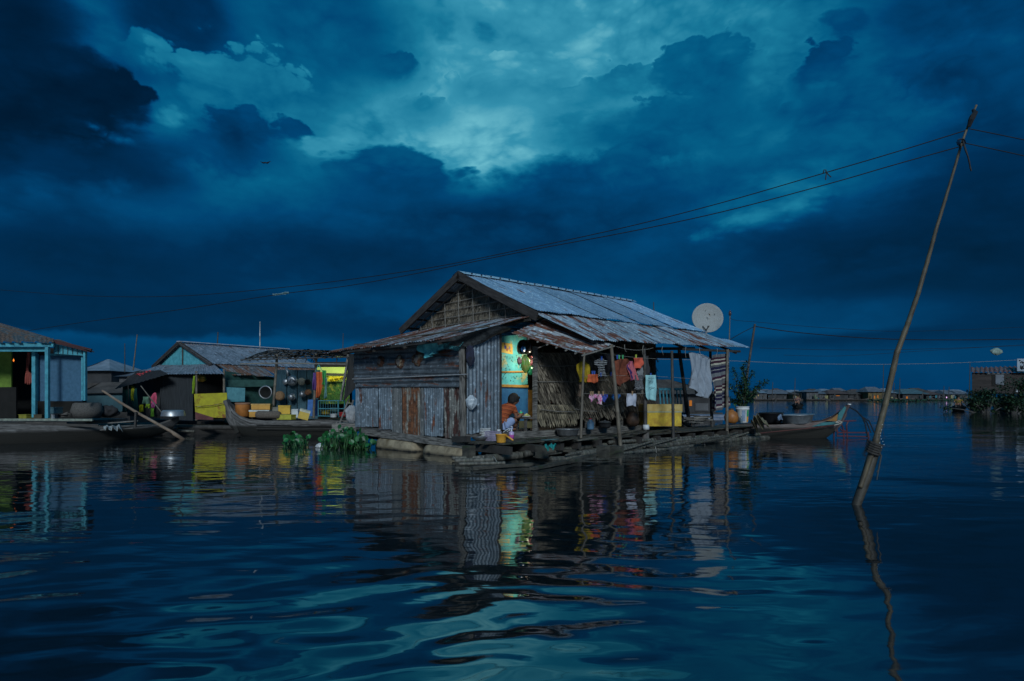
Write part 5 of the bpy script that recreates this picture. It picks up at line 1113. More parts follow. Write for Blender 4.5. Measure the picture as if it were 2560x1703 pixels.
# ================================================================== LEFT SIDE: house in the middle distance
u2 = Vector((.57, .82, 0)); v2 = Vector((-.82, .57, 0)); AP = P(455, 857, 24.0); AP0 = Vector((AP.x, AP.y, 0))
def G(t, s, z): return AP0 + u2 * t + v2 * s + Z * z
gh = thing('floating_house', 'smaller tin roofed house with a turquoise gable, left of the main house', 'house', G(2, 0, 0))
T_mid = tinmat('mid grey roof', (.27, .29, .33), .16, seed=11); T_mrust = tinmat('brown rusted eave tin', (.26, .25, .25), .60, seed=12, rustc=(.10, .045, .025)); 
M_turq = mat('turquoise gable paint', (.10, .40, .46), (.05, .24, .28), 6, .8)
M_green = mat('dark green wall', (.03, .10, .085), (.018, .06, .05), 6, .8)
RZ2 = AP.z
m = MB(); 
for i in range(5):
    a, b = i * .95 - .15, (i + 1) * .95 - .1; m.tin(G(a, 0, RZ2), G(b, 0, RZ2), G(b, -2.15, 2.42), G(a, -2.15, 2.42), seed=400 + i, pitch=.11)
m.build('roof', T_mid, gh, True)
m = MB(); m.tin(G(-.15, 0, RZ2), G(4.6, 0, RZ2), G(4.6, 1.95, 2.42), G(-.15, 1.95, 2.42), seed=410, pitch=.12); m.build('roof', T_mid, gh, True)
m = MB(); m.beam(G(-.15, 0, RZ2 + .04), G(4.65, 0, RZ2 + .04), .22, .03); m.build('ridge_cap', mat('pale ridge tin', (.40, .44, .50), (.28, .31, .36), 8, .5), gh)
m = MB()
for i in range(5):
    a, b = i * .9 + .1, (i + 1) * .9 + .15; m.tin(G(a, -2.05, 2.42), G(b, -2.05, 2.42), G(b, -2.95, 2.02 - .03 * (i % 2)), G(a + .15, -2.95, 2.0), seed=420 + i, pitch=.11, rag=.03)
m.build('side_roof', T_mrust, gh, True)
m = MB(); m.add([G(0, 0, RZ2 - .08), G(0, -1.95, 2.42), G(0, 1.8, 2.42), G(.06, 0, RZ2 - .08), G(.06, -1.95, 2.42), G(.06, 1.8, 2.42)], [(0, 2, 1), (3, 4, 5)]); m.build('gable', M_turq, gh)
m = MB(); m.beam(G(-.03, -.1, 2.42), G(-.03, -.1, RZ2 - .15), .04, .04, up=X1); m.build('gable_batten', M_woodd, gh)
for sb in (-2.2, 2.0): m = MB(); m.beam(G(-.12, 0, RZ2 + .0), G(-.12, sb, 2.38), .04, .14); m.build('barge_board', M_barge, gh)
# front lean-to
m = MB(); m.tin(P(398, 913, 24.6), P(535, 910, 22.8), P(560, 935, 21.6), P(335, 936, 23.2), seed=430, pitch=.12, nv=6); m.build('front_roof', T_mid, gh, True)
m = MB(); m.tin(P(340, 930, 23.2), P(400, 925, 22.9), P(420, 935, 22.0), P(285, 974, 22.6), seed=431, pitch=.12); m.build('roof_flap', mat('black tar sheet', (.02, .02, .022), (.01, .01, .011), 9, .9), gh, True)
M_dk = mat('dark board wall', (.05, .048, .045), (.02, .019, .018), 8, .85, st=(6, 1, .3), bump=.4)
def quad(name, pts, mt, parent, th=.04, nrm=Y1):
    m = MB(); a = [p for p in pts]; b = [p + nrm * th for p in a]; n = len(a)
    m.add(a + b, [tuple(range(n)), tuple(range(2 * n - 1, n - 1, -1))] + [(i, n + i, n + (i + 1) % n, (i + 1) % n) for i in range(n)], [(p.x, p.z) for p in a] * 2); return m.build(name, mt, parent)
quad('front_wall', [P(318, 1040, 23.6), P(400, 1045, 23.2), P(400, 928, 23.2), P(318, 940, 23.6)], M_dk, gh)
quad('front_wall', [P(400, 1048, 22.9), P(482, 1052, 22.5), P(482, 935, 22.5), P(400, 930, 22.9)], mat('soot black tin wall', (.035, .04, .045), (.012, .014, .016), 6, .7, st=(10, 1, .4), bump=.4), gh)
quad('side_wall', [P(563, 1058, 22.3), P(700, 1056, 24.6), P(700, 945, 24.6), P(563, 928, 22.3)], M_green, gh, nrm=v2)
quad('wall_board', [P(562, 968, 22.2), P(710, 966, 24.3), P(710, 950, 24.3), P(562, 950, 22.2)], mat('green eave board', (.05, .13, .11), (.03, .08, .07), 7, .8), gh, nrm=v2)
quad('wall_panel', [P(563, 1005, 22.1), P(612, 1004, 22.7), P(613, 970, 22.7), P(563, 968, 22.1)], mat('pale turquoise panel', (.14, .38, .42), (.09, .26, .30), 7, .8), gh, nrm=v2)
m = MB(); m.box(G(1.8, -.6, .08), 6.5, 5.6, .30, (u2, v2, Z)); m.build('float_base', M_woodd, gh)  # dark slab added to cover the bright water under the house
quad('back_wall', [P(482, 1050, 25.5), P(565, 1050, 25.5), P(565, 930, 25.5), P(482, 930, 25.5)], M_dk, gh)
m = MB(); m.box(G(2.2, -.2, .32), 5, 4.4, .1, (u2, v2, Z)); m.build('floor', M_woodd, gh)
for x, y0, y1, Y in ((491, 930, 1050, 22.2), (560, 925, 1050, 22.0)):
    m = MB(); m.bamboo(P(x, y1, Y), P(x, y0, Y), .04); m.build('post', M_bam, gh, True)
M_ylw = mat('yellow board paint', (.42, .38, .02), (.30, .26, .02), 5, .8, c3=(.20, .08, .02))
yb_ = thing('board', 'bright yellow painted board with a rusty lower corner at the front of the left house', 'board', P(524, 1048, 21.9))
m = MB(); q = [P(485, 985, 21.9), P(567, 982, 21.7), P(568, 1045, 21.7), P(533, 1044, 21.8), P(488, 1030, 21.9)]
m.add(q + [p + Y1 * .03 for p in q], [(0, 1, 2, 3, 4), (9, 8, 7, 6, 5), (0, 5, 6, 1), (4, 9, 5, 0)]); m.build('yellow_sheet', M_ylw, yb_)
m = MB(); q = [P(488, 1030, 21.9), P(533, 1044, 21.8), P(533, 1050, 21.8), P(489, 1049, 21.9)]; m.add(q + [p + Y1 * .03 for p in q], [(0, 3, 2, 1), (4, 5, 6, 7)]); m.build('rusty_corner', mat('maroon rust', (.14, .05, .05), (.08, .03, .03), 6, .9), yb_)
m = MB(); m.tube([P(487, 1017, 21.8), P(530, 1014, 21.7), P(567, 1006, 21.6)], .012, 5); m.build('seam', rust_rim, yb_)
# green-yellow fruit hanging, strip of light painted as a cloth
sack('hanging_bag', 'orange yellow bunch hanging in the dark opening above the yellow board', 'bag', P(503, 955, 22.6), .17, .12, .26, mat('orange bunch', (.45, .22, .03), (.22, .20, .02), 14, .6), 51)
cloth('cloth', 'thin yellow green strip of painted light beside the post above the yellow board', 'cloth', (P(483, 940, 22.1), P(488, 940, 22.1), P(485, 985, 22.1), P(481, 985, 22.1)), cloth_mat('lime', (.25, .38, .03)), seed=41)
for i, (x0, y0, x1, y1, c, lab, rows) in enumerate((
    (306, 962, 320, 1030, (.02, .10, .085), 'dark teal curtain under the roof flap of the left house', None), (322, 958, 343, 1035, (.015, .075, .07), 'second dark teal curtain under the roof flap', None),
    (327, 965, 336, 1002, (.42, .42, .03), 'narrow yellow cloth over the dark teal curtain', None), (357, 992, 372, 1010, (.14, .26, .18), 'grey green cloth left of the pink cloth', None),
    (349, 1012, 358, 1030, (.46, .44, .02), 'yellow cloth hanging low beside the green cloth', None), (364, 1010, 375, 1020, (.28, .42, .04), 'small lime cloth under the grey green cloth', None),
    (375, 982, 393, 1010, (.60, .10, .17), 'pink patterned cloth on the leaning stick', [(0, .6, .85), (.5, 0, .9), (1, .2, 1)]), (378, 1005, 388, 1020, (.50, .12, .30), 'magenta cloth end below the pink patterned cloth', None),
    (378, 1021, 384, 1042, (.18, .40, .05), 'green rag end below the magenta cloth', None))):
    cloth('cloth', lab, 'cloth', (P(x0, y0, 22.7 - i * .02), P(x1, y0, 22.7 - i * .02), P(x1, y1, 22.7 - i * .02), P(x0, y1, 22.7 - i * .02)), cloth_mat('left %d' % i, c), rows=rows, seed=60 + i, nf=1.5, group='cloths hanging at the left house')
cloth('tarpaulin', 'red plastic sheet lying on the lean-to roof of the left house', 'tarpaulin', (P(338, 938, 23.0), P(356, 932, 23.3), P(380, 932, 23.0), P(352, 940, 22.8)), cloth_mat('red sheet', (.55, .07, .08)), seed=42, fold=.03)
# small deck and floating logs below
dk = thing('bamboo_raft', 'low raft of dark logs under the house with the turquoise gable', 'raft', P(480, 1085, 21.6))
rr = random.Random(31)
for i in range(10):
    x0 = rr.uniform(230, 420); x1 = x0 + rr.uniform(150, 330); y = rr.uniform(1052, 1082); Y = 1600 * (1.3 - .2) / (y - 988)
    Y = min(24, max(20.9, Y)); m = MB(); m.bamboo(P(x0, y, Y), P(min(x1, 700), y + rr.uniform(-4, 2), Y), rr.uniform(.04, .09), node=.5, seed=i, wob=.04); m.build('raft_pole', M_log if i % 3 == 0 else M_woodd, dk, True)
# ================================================================== COOKING SHELTER between the houses
ks = thing('cooking_shelter', 'open cooking shelter with a ragged slatted roof and a lit back room', 'shelter', P(760, 1060, 22.6))
M_tealw = mat('teal plank wall', (.05, .115, .145), (.025, .065, .085), 5, .8, st=(4, 1, .5), bump=.3)
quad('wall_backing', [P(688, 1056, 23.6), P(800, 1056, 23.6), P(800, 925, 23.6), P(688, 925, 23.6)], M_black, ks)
for x0, x1 in ((690, 717), (718, 743), (744, 767), (768, 796)):
    quad('wall_plank', [P(x0, 1056, 23.4), P(x1 - 1, 1056, 23.4), P(x1 - 1, 925, 23.4), P(x0, 925, 23.4)], M_tealw, ks)
for (a, b, r) in (((693, 888, 21.4), (682, 1036, 21.4), .045), ((791, 886, 21.6), (784, 1044, 21.6), .045)):
    m = MB(); m.bamboo(P(*b), P(*a), r); m.build('post', M_bam, ks, True)
m = MB(); m.beam(P(872, 884, 21.2), P(852, 1002, 21.2), .06, .12, up=Y1); m.build('post', M_plank, ks)
quad('shade_board', [P(874, 885, 21.0), P(893, 885, 21.3), P(893, 965, 21.3), P(858, 1004, 21.0)], M_dk, ks)
m = MB(); m.tube([P(600, 910, 20.8), P(700, 908, 20.9), P(866, 911, 21.2)], .022, 6); m.build('eave_pole', M_pole, ks)
m = MB(); rr = random.Random(17)
c00, c10, c11, c01 = P(606, 900, 20.8), P(868, 893, 21.1), P(866, 879, 23.0), P(672, 877, 23.0)
def rf(u, v): return c00.lerp(c10, u).lerp(c01.lerp(c11, u), v)
for i in range(15): u = i / 14; m.tube([rf(u, -.02) - Z * rr.uniform(0, .03), rf(u + rr.uniform(-.03, .03), .5) + Z * .05, rf(u, 1.02)], .02, 5)
for j in range(7): v = j / 6; m.tube([rf(-.02, v), rf(.5, v) + Z * rr.uniform(.0, .05), rf(1.02, v)], .02, 5)
m.build('roof_frame', M_bamd, ks)
m = MB()
for i in range(520):
    u, v = rr.random() ** .8, rr.random(); p = rf(u, v) + Z * rr.uniform(.01, .05); a = rr.uniform(0, 6.28); d = Vector((math.cos(a), math.sin(a), rr.uniform(-.25, .15))) * rr.uniform(.10, .24); s_ = d.cross(Z).normalized() * rr.uniform(.02, .06)
    if u < .35 and rr.random() < .5: continue
    m.add([p - d - s_, p + d - s_ * .4, p + d * 1.05 + s_ * .5, p - d + s_], [(0, 1, 2, 3)])
m.build('roof_thatch', M_strawd, ks)
for i in range(6):
    x = rr.uniform(720, 850); m = MB(); p = P(x, 890, 21.2); m.tube([p, p + Vector((.03, 0, -.12)), p + Vector((-.02, 0, -rr.uniform(.18, .3)))], [.015, .02, .005], 5); m.build('hanging_straw', M_strawd, ks)
# lit back room
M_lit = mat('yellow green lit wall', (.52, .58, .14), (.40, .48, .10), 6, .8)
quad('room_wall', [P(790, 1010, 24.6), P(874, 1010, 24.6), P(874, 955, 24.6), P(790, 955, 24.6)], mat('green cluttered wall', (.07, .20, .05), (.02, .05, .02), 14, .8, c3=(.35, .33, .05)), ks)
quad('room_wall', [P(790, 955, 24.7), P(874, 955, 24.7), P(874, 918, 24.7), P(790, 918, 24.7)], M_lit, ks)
m = MB(); m.beam(P(800, 935, 24.5), P(874, 937, 24.5), .05, .08); m.build('cross_rail', M_woodd, ks)
cloth('cloth', 'bright yellow cloth bunched under the rail of the lit back room', 'cloth', (P(818, 941, 24.3), P(860, 941, 24.3), P(858, 954, 24.3), P(820, 953, 24.3)), cloth_mat('bright yellow', (.62, .48, .03)), rows=[(0, 0, 1), (.5, .1, 1), (1, .0, .5)], fold=.05, seed=71)
m = MB(); m.box(P(770, 1052, 22.6), 2.9, 1.5, .08); m.build('floor', M_woodd, ks)
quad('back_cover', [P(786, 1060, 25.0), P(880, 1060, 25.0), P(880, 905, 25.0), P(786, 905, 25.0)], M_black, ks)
lp = thing('wall_lamp', 'greenish fluorescent lamp lighting the back room of the cooking shelter', 'lamp', P(845, 925, 23.9))
m = MB(); m.beam(P(840, 891, 23.9), P(860, 891, 23.9), .03, .03); m.build('tube_light', glow('tube glow', (.7, 1, .35), .5), lp); area('tube_light_source', P(836, 915, 23.3), Vector((.05, 1, -.5)), .5, 10, (.9, 1, .55), lp)
# pots and pans on the plank wall
def disc(name, label, cat, x, y, Y, r, mt, prof=None, sx=1):
    t = thing(name, label, cat, P(x, y, Y), 'kitchen ware hung on the plank wall'); m = MB()
    m.lathe(P(x, y, Y), prof or [(0, .10), (r * .6, .10), (r * .92, .07), (r, .0), (r * 1.05, -.01), (r * 1.05, -.02)], 28, (X1, Z, -Y1)); m.build('ware_body', mt, t, True); return t
t = disc('metal_tray', 'largest round aluminium tray hung on the teal plank wall', 'tray', 730, 952, 23.2, .185, M_alu)
t2 = t; m = MB(); m.tube([P(722, 956, 23.05), P(728, 948, 23.0), P(738, 954, 23.05)], .014, 6); m.build('handle', M_woodd, t)
m = MB(); m.tube([P(714, 918, 23.2), P(719, 930, 23.15), P(719, 940, 23.15)], [.03, .05, .03], 7); tag(m.build('ladle', M_alu, None, True), 'aluminium ladle hanging above the largest tray', 'ladle')
disc('tin_plate', 'narrow aluminium plate left of the largest tray', 'plate', 713, 955, 23.25, .10, M_alu, [(0, .03), (.05, .03), (.10, 0)])
disc('printed_tin', 'pale patterned tin right of the largest tray', 'tin', 754, 954, 23.2, .14, mat('printed tin', (.38, .36, .28), (.08, .08, .06), 26, .6), [(0, .04), (.1, .04), (.14, 0)])
disc('pan', 'small black pan right of the patterned tin', 'pan', 769, 955, 23.2, .10, M_black)
disc('wok', 'dark wok with a bright rim hung on the green wall', 'wok', 664, 981, 22.7, .235, M_alu, [(.20, .03), (.235, .04), (.245, 0), (.235, -.01)])
m = MB(); m.lathe(P(664, 981, 22.68), [(0, -.04), (.12, -.02), (.2, .02)], 24, (X1, Z, -Y1)); tag(m.build('wok_bowl', M_black, None, True), 'black inside of the wok with the bright rim', 'bowl')
t = disc('basket', 'round brown woven basket hung right of the shelter post', 'basket', 699, 990, 22.9, .17, mat('woven brown', (.34, .20, .10), (.16, .09, .045), 40, .9, bump=.6))
disc('pot', 'small grey pot hung low below the largest tray', 'pot', 729, 993, 23.1, .115, M_alu, [(0, .16), (.08, .16), (.105, .12), (.11, 0), (.13, -.01)])
disc('pot', 'small pot with a bright rim hung right of the low grey pot', 'pot', 756, 986, 23.1, .10, M_alu, [(0, .14), (.07, .14), (.09, .1), (.10, 0), (.115, -.01)])
disc('pan', 'rust brown pan hung beside the second small pot', 'pan', 770, 981, 23.1, .11, mat('rust brown pan', (.26, .12, .05), (.12, .05, .03), 14, .8))
hg = thing('clothes_hanger', 'turquoise triangular hanger on the shelter eave pole', 'hanger', P(796, 915, 21.1))
m = MB(); m.tube([P(796, 912, 21.1), P(789, 928, 21.1), P(806, 928, 21.1), P(797, 912, 21.1)], .012, 5); m.build('hanger_frame', mat('turquoise hanger', (.06, .42, .38), (.04, .3, .27), 5, .4), hg)
for i, (x0, y0, x1, y1, c, lab, rows) in enumerate(((790, 930, 808, 994, (.55, .12, .04), 'orange cloth hung from the turquoise hanger', [(0, .1, .9), (.5, 0, 1), (.75, 0, .8), (1, 0, .3)]), (806, 926, 815, 962, (.06, .36, .10), 'bright green cloth right of the orange cloth', None),
     (811, 945, 818, 996, (.16, .32, .30), 'clear green plastic bag hung low beside the orange cloth', [(0, .2, .8), (.9, 0, 1), (1, .2, .7)]), (783, 932, 790, 975, (.16, .08, .28), 'purple cloth left of the orange cloth', None))):
    cloth('cloth', lab, 'cloth', (P(x0, y0, 21.1), P(x1, y0, 21.1), P(x1, y1, 21.1), P(x0, y1, 21.1)), cloth_mat('kitchen %d' % i, c), rows=rows, seed=80 + i, nf=1.5, fold=.03, group='cloths hanging in the cooking shelter')
quad('blue_board', [P(767, 1040, 21.9), P(793, 1040, 21.9), P(794, 998, 21.9), P(770, 1000, 21.9)], mat('cobalt board', (.05, .16, .42), (.03, .10, .28), 6, .7), None); tag(bpy.data.objects['blue_board'], 'cobalt blue board leaning on the back of the shelter', 'board')
cage = thing('dish_rack', 'teal wire dish rack on the shelter floor with pots inside', 'rack', P(822, 1046, 21.3))
M_cage = mat('teal wire', (.05, .22, .26), (.03, .14, .17), 8, .5)
for (x0, y0, x1, y1) in [(796, 1002, 862, 1002), (796, 1040, 862, 1042), (796, 1002, 796, 1042), (846, 1000, 846, 1044), (862, 1002, 860, 1042), (796, 1022, 862, 1022)]:
    for Y in (21.2, 21.7): m = MB(); m.tube([P(x0, y0, Y), P(x1, y1, Y)], .018, 5); m.build('rack_bar', M_cage, cage)
for x in range(802, 845, 6): m = MB(); m.tube([P(x, 1003, 21.2), P(x, 1040, 21.2)], .006, 4); m.build('rack_wire', M_cage, cage)
basin('yellow_bowl', 'yellow bowl inside the teal dish rack', 815, 1036, 21.5, .18, .14, mat('yellow bowl', (.42, .30, .03), (.26, .2, .03), 8, .5))
basin('enamel_bowl', 'white bowl on the shelter floor right of the rack', 834, 1044, 21.0, .13, .12, M_white)
basin('red_tub', 'red tub on the shelter floor beside the ladder', 857, 1042, 21.0, .14, .15, mat('red plastic', (.45, .03, .03), (.3, .02, .02), 8, .4))
basin('pan_stack', 'grey pan inside the teal dish rack beside the yellow bowl', 836, 1030, 21.5, .14, .14, mat('grey green pan', (.14, .22, .18), (.07, .1, .09), 8, .5))
ld = thing('ladder', 'grey wooden ladder leaning beside the main house near the shelter', 'ladder', P(862, 1060, 20.4))
for (a, b) in (((872, 998), (849, 1060)), ((884, 1000), (866, 1062))): m = MB(); m.beam(P(a[0], a[1], 20.4), P(b[0], b[1], 20.4), .05, .05, up=Y1); m.build('stile', M_plank, ld)
for k in range(4): f = .15 + k * .24; m = MB(); m.beam(P(872 - 23 * f, 998 + 62 * f, 20.38), P(884 - 18 * f, 999 + 62 * f, 20.38), .03, .03); m.build('rung', M_plank, ld)
sack('sack', 'white plastic sack beside the ladder against the main house', 'sack', P(880, 1060, 19.9), .20, .16, .58, mat('dirty white sack', (.45, .45, .45), (.25, .25, .26), 9, .8), 52)
st = thing('landing_step', 'weathered board landing step beside the front corner of the main house', 'step', P(862, 1085, 19.0))
m = MB(); m.box(P(867, 1068, 18.9), .72, .6, .25); m.build('step_block', M_plank, st)
m = MB(); m.box(P(838, 1082, 18.8), .34, .4, .16, rotz(.3)); m.build('lower_board', M_plank, st); m = MB(); m.beam(P(843, 1056, 18.7), P(841, 1094, 18.7), .05, .1, up=Y1); m.build('stake', M_plank, st)
# --- cargo boat in front of the shelter
cbt = thing('cargo_boat', 'grey wooden boat with an upturned prow loaded with yellow boxes', 'boat', P(700, 1086, 20.8))
def cst(px, yg, zk, hw, Y): q = P(px, yg, Y); return (Vector((q.x, q.y, 0)), Vector((.08, 1, 0)).normalized(), hw, q.z, zk)
hull('hull', [cst(885, 1050, -.05, .42, 21.0), cst(820, 1050, -.15, .5, 20.9), cst(740, 1050, -.2, .54, 20.8), cst(680, 1050, -.18, .52, 20.8), cst(640, 1047, -.12, .44, 20.8), cst(612, 1038, -.02, .34, 20.8), cst(592, 1025, .10, .22, 20.8), cst(578, 1012, .24, .13, 20.8), cst(566, 1000, .5, .08, 20.8)], M_hullg, cbt)
m = MB(); m.beam(P(566, 1001, 20.75), P(598, 1082, 20.72), .12, .26, up=Y1); m.build('stem_board', M_hullg, cbt)
m = MB()
for y in (1062, 1072): m.tube([P(640, y, 20.30), P(740, y + 1, 20.24), P(860, y, 20.42)], .012, 5)
m.build('plank_seam', M_woodd, cbt)
def cargo(label, x, y, Y, w_, d, h, a, c1, c2=None, lid=None, cat='box', tilt=0):
    t = thing('foam_box' if cat == 'box' else cat, label, cat, P(x, y, Y), 'boxes loaded on the cargo boat'); ax = rotz(a)
    if tilt: q = Matrix.Rotation(tilt, 3, 'Y'); ax = tuple(q @ v for v in ax)
    m = MB(); m.box(P(x, y, Y) + ax[2] * h * .4, w_, d, h * .8, ax); m.build('box_body', mat('box %s %s' % (label[:14], x), c1, c2, 6, .8), t)
    m = MB(); m.box(P(x, y, Y) + ax[2] * h * .89, w_ * 1.04, d * 1.04, h * .22, ax); m.build('lid', mat('lid %s %s' % (label[:14], x), lid or c1, None, 6, .8), t)
lathe_thing('tub', 'round orange tub at the prow end of the cargo boat', 'tub', P(607, 1042, 20.9), [('tub_body', [(0, 0), (.19, 0), (.225, .02), (.235, .40)], mat('orange tub', (.42, .15, .03), (.28, .10, .02), 6, .7)), ('tub_rim', [(.235, .40), (.245, .41), (.245, .45), (.2, .46), (0, .45)], mat('tub lid', (.30, .16, .09), (.2, .10, .06), 6, .8))])
cargo('wide orange and white foam box behind the brown roll', 652, 1042, 21.0, .62, .4, .22, .1, (.55, .28, .05), (.42, .2, .04), (.62, .64, .60)); cargo('upper orange foam box stacked on the wide one', 655, 1024, 21.0, .58, .38, .19, .14, (.58, .30, .06), (.45, .22, .05), (.55, .32, .10))
cargo('upright yellow foam box in the middle of the cargo boat', 712, 1035, 20.9, .36, .3, .28, .2, (.62, .38, .05), (.5, .3, .04)); cargo('low yellow green box under the upright yellow one', 716, 1049, 20.6, .5, .3, .16, -.2, (.42, .40, .05), (.3, .28, .04))
cargo('tilted yellow foam box at the right of the cargo', 757, 1047, 20.7, .32, .3, .30, .3, (.60, .42, .08), (.5, .33, .06), (.62, .62, .5), tilt=.3); cargo('white foam box between the upright and the tilted yellow boxes', 737, 1044, 21.1, .34, .3, .28, -.1, (.58, .62, .62), (.48, .5, .5)); cargo('small grey box right of the wide foam box', 690, 1036, 21.2, .2, .2, .24, 0, (.24, .23, .19), (.15, .14, .12))
m = MB(); ax0 = (X1 + Y1 * .1).normalized(); m.tube([P(640, 1037, 20.5), P(645, 1037, 20.5), P(698, 1038, 20.55), P(702, 1038, 20.55)], [.08, .125, .125, .08], 18); tag(m.build('rolled_mat', mat('brown roll', (.14, .115, .09), (.07, .055, .045), 30, .95, bump=.6), None, True), 'brown rolled mat lying along the cargo boat gunwale', 'mat')
# --- water hyacinth
def hyacinth(label, x0, x1, y0, y1, n, seed):
    t = thing('water_hyacinth', label, 'plant', PZ((x0 + x1) / 2, y1, 0)); rh = random.Random(seed); ml2 = MB(); ms2 = MB()
    for i in range(n):
        g = PZ(rh.uniform(x0, x1), rh.uniform(y1 - 13, y1), -.02); hgt = rh.uniform(.25, 1) * (y1 - y0) / 1600 * g.y * (1 - abs((g.x / g.y * 1600 + CX) - (x0 + x1) / 2) / (x1 - x0) * .9)
        tip = g + Vector((rh.uniform(-.10, .10), rh.uniform(-.10, .10), max(.06, hgt))); ms2.tube([g, g.lerp(tip, .3) + Vector((rh.uniform(-.02, .02), 0, 0)), tip], [.012, .018, .006], 5)
        d = Vector((rh.uniform(-1, 1), rh.uniform(-1, .4), rh.uniform(.1, .9))).normalized(); s_ = d.cross(Vector((rh.uniform(-.4, .4), -1, .5))).normalized(); nn = s_.cross(d); L = rh.uniform(.06, .145); k = 9
        ring = [tip + d * L * (1 - math.cos(6.283 * j / k)) * .5 + s_ * L * .48 * math.sin(6.283 * j / k) + nn * L * .16 * abs(math.sin(6.283 * j / k)) for j in range(k)]
        ml2.add(ring + [tip + d * L * .5], [(j, (j + 1) % k, k) for j in range(k)])
    ms2.build('stalks', mat('hyacinth stalk', (.025, .09, .02), (.012, .045, .012), 8, .5), t, True); ml2.build('leaves', mat('hyacinth leaves', (.012, .12, .025), (.006, .045, .015), 5, .45, isl=.6, bump=.05), t, True)
hyacinth('small clump of water hyacinth floating left of the big clump', 706, 768, 1093, 1124, 45, 1)
hyacinth('big clump of water hyacinth at the front corner of the main house', 800, 921, 1078, 1127, 150, 2)
sack('plastic_bag', 'white plastic scrap floating beside the big hyacinth clump', 'plastic bag', PZ(800, 1122, -.03), .10, .09, .14, M_white, 53)
# ================================================================== FAR LEFT HOUSE
lh = thing('stilt_house', 'turquoise trimmed house cut off by the left edge of the picture', 'house', P(60, 1050, 18.2))
M_tq = mat('turquoise trim', (.07, .33, .40), (.04, .20, .26), 8, .7); M_tqb = mat('blue grey panel', (.045, .12, .20), (.03, .09, .15), 12, .8)
T_old = tinmat('old brown tin', (.16, .14, .12), .55, seed=21, rustc=(.08, .05, .035)); 
m = MB(); m.tin(P(-200, 770, 21.5), P(-40, 796, 21.5), P(133, 846, 18.4), P(-200, 826, 18.4), seed=500, pitch=.13); m.build('roof', T_old, lh, True)
m = MB(); m.tin(P(-200, 826, 18.4), P(133, 844, 18.4), P(134, 856, 17.9), P(-200, 853, 17.9), seed=501, pitch=.13, rag=.05); m.build('eave_sheet', T_old, lh, True)
m = MB(); m.tin(P(128, 850, 18.6), P(150, 850, 20.8), P(236, 880, 20.8), P(228, 877, 17.9), seed=502, pitch=.12); m.build('side_roof', T_old, lh, True)
m = MB(); m.beam(P(133, 853, 18.1), P(229, 877, 18.1), .05, .10); m.build('roof_edge', mat('black red edge', (.07, .02, .02), (.03, .012, .012), 8, .8), lh)
def lq(n, x0, y0, x1, y1, Y, mt, d=.05, nm=None): return quad(n, [P(x0, y1, Y), P(x1, y1, Y), P(x1, y0, Y), P(x0, y0, Y)], mt, lh, d)
lq('fascia_board', -120, 857, 133, 867, 18.0, M_tq); lq('fascia_board', -120, 868, 118, 879, 18.15, M_tq)
quad('gable_boards', [P(134, 884, 18.3), P(216, 890, 18.3), P(216, 873, 18.3), P(134, 857, 18.3)], M_tq, lh)
for x in range(145, 216, 12): m = MB(); m.beam(P(x, 861 + (x - 134) * .2, 18.27), P(x, 886, 18.27), .01, .012, up=Y1); m.build('board_gap', M_woodd, lh)
lq('wall_panel', 88, 889, 206, 1003, 18.6, M_tqb)
for (x0, x1, y0, y1, Y) in ((112, 120, 866, 1046, 18.0), (79, 88, 878, 1044, 18.4), (208, 213, 878, 1002, 18.2), (203, 207, 888, 1000, 18.4), (89, 92, 885, 1003, 18.5)):
    quad('corner_post', [P(x0, y1, Y), P(x1, y1, Y), P(x1, y0, Y), P(x0, y0, Y)], M_tq, lh, .09)
lq('wall_frame', 120, 884, 206, 889, 18.45, M_tq)
lq('inner_wall', -120, 879, 28, 968, 19.6, mat('lime green wall', (.16, .26, .035), (.10, .17, .02), 7, .8))
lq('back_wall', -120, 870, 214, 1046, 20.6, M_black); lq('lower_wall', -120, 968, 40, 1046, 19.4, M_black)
m = MB(); m.box(P(60, 1050, 19.4) - Z * .04, 4.6, 2.9, .08); m.build('floor', M_wood, lh)
m = MB(); m.beam(P(-120, 1049, 17.9), P(232, 1050, 17.9), .06, .06); m.build('deck_edge', mat('pale green edge', (.26, .30, .24), (.12, .13, .11), 9, .8), lh)
cloth('cloth', 'dusky red cloth hanging in the doorway of the house at the left edge', 'cloth', (P(66, 880, 19.2), P(77, 880, 19.2), P(78, 961, 19.2), P(64, 961, 19.2)), cloth_mat('dusky red', (.34, .09, .07)), rows=[(0, .3, .8), (.6, -.1, .5), (.62, .1, 1), (1, .1, 1)], seed=90)
m = MB(); m.lathe(P(34, 901, 19.5), [(0, -.05), (.02, 0), (.004, .04), (0, .07)], 8); tag(m.build('flame_light', glow('candle glow', (1, .22, .03), .9), None, True), 'tiny orange light in the dark doorway at the left edge', 'light')
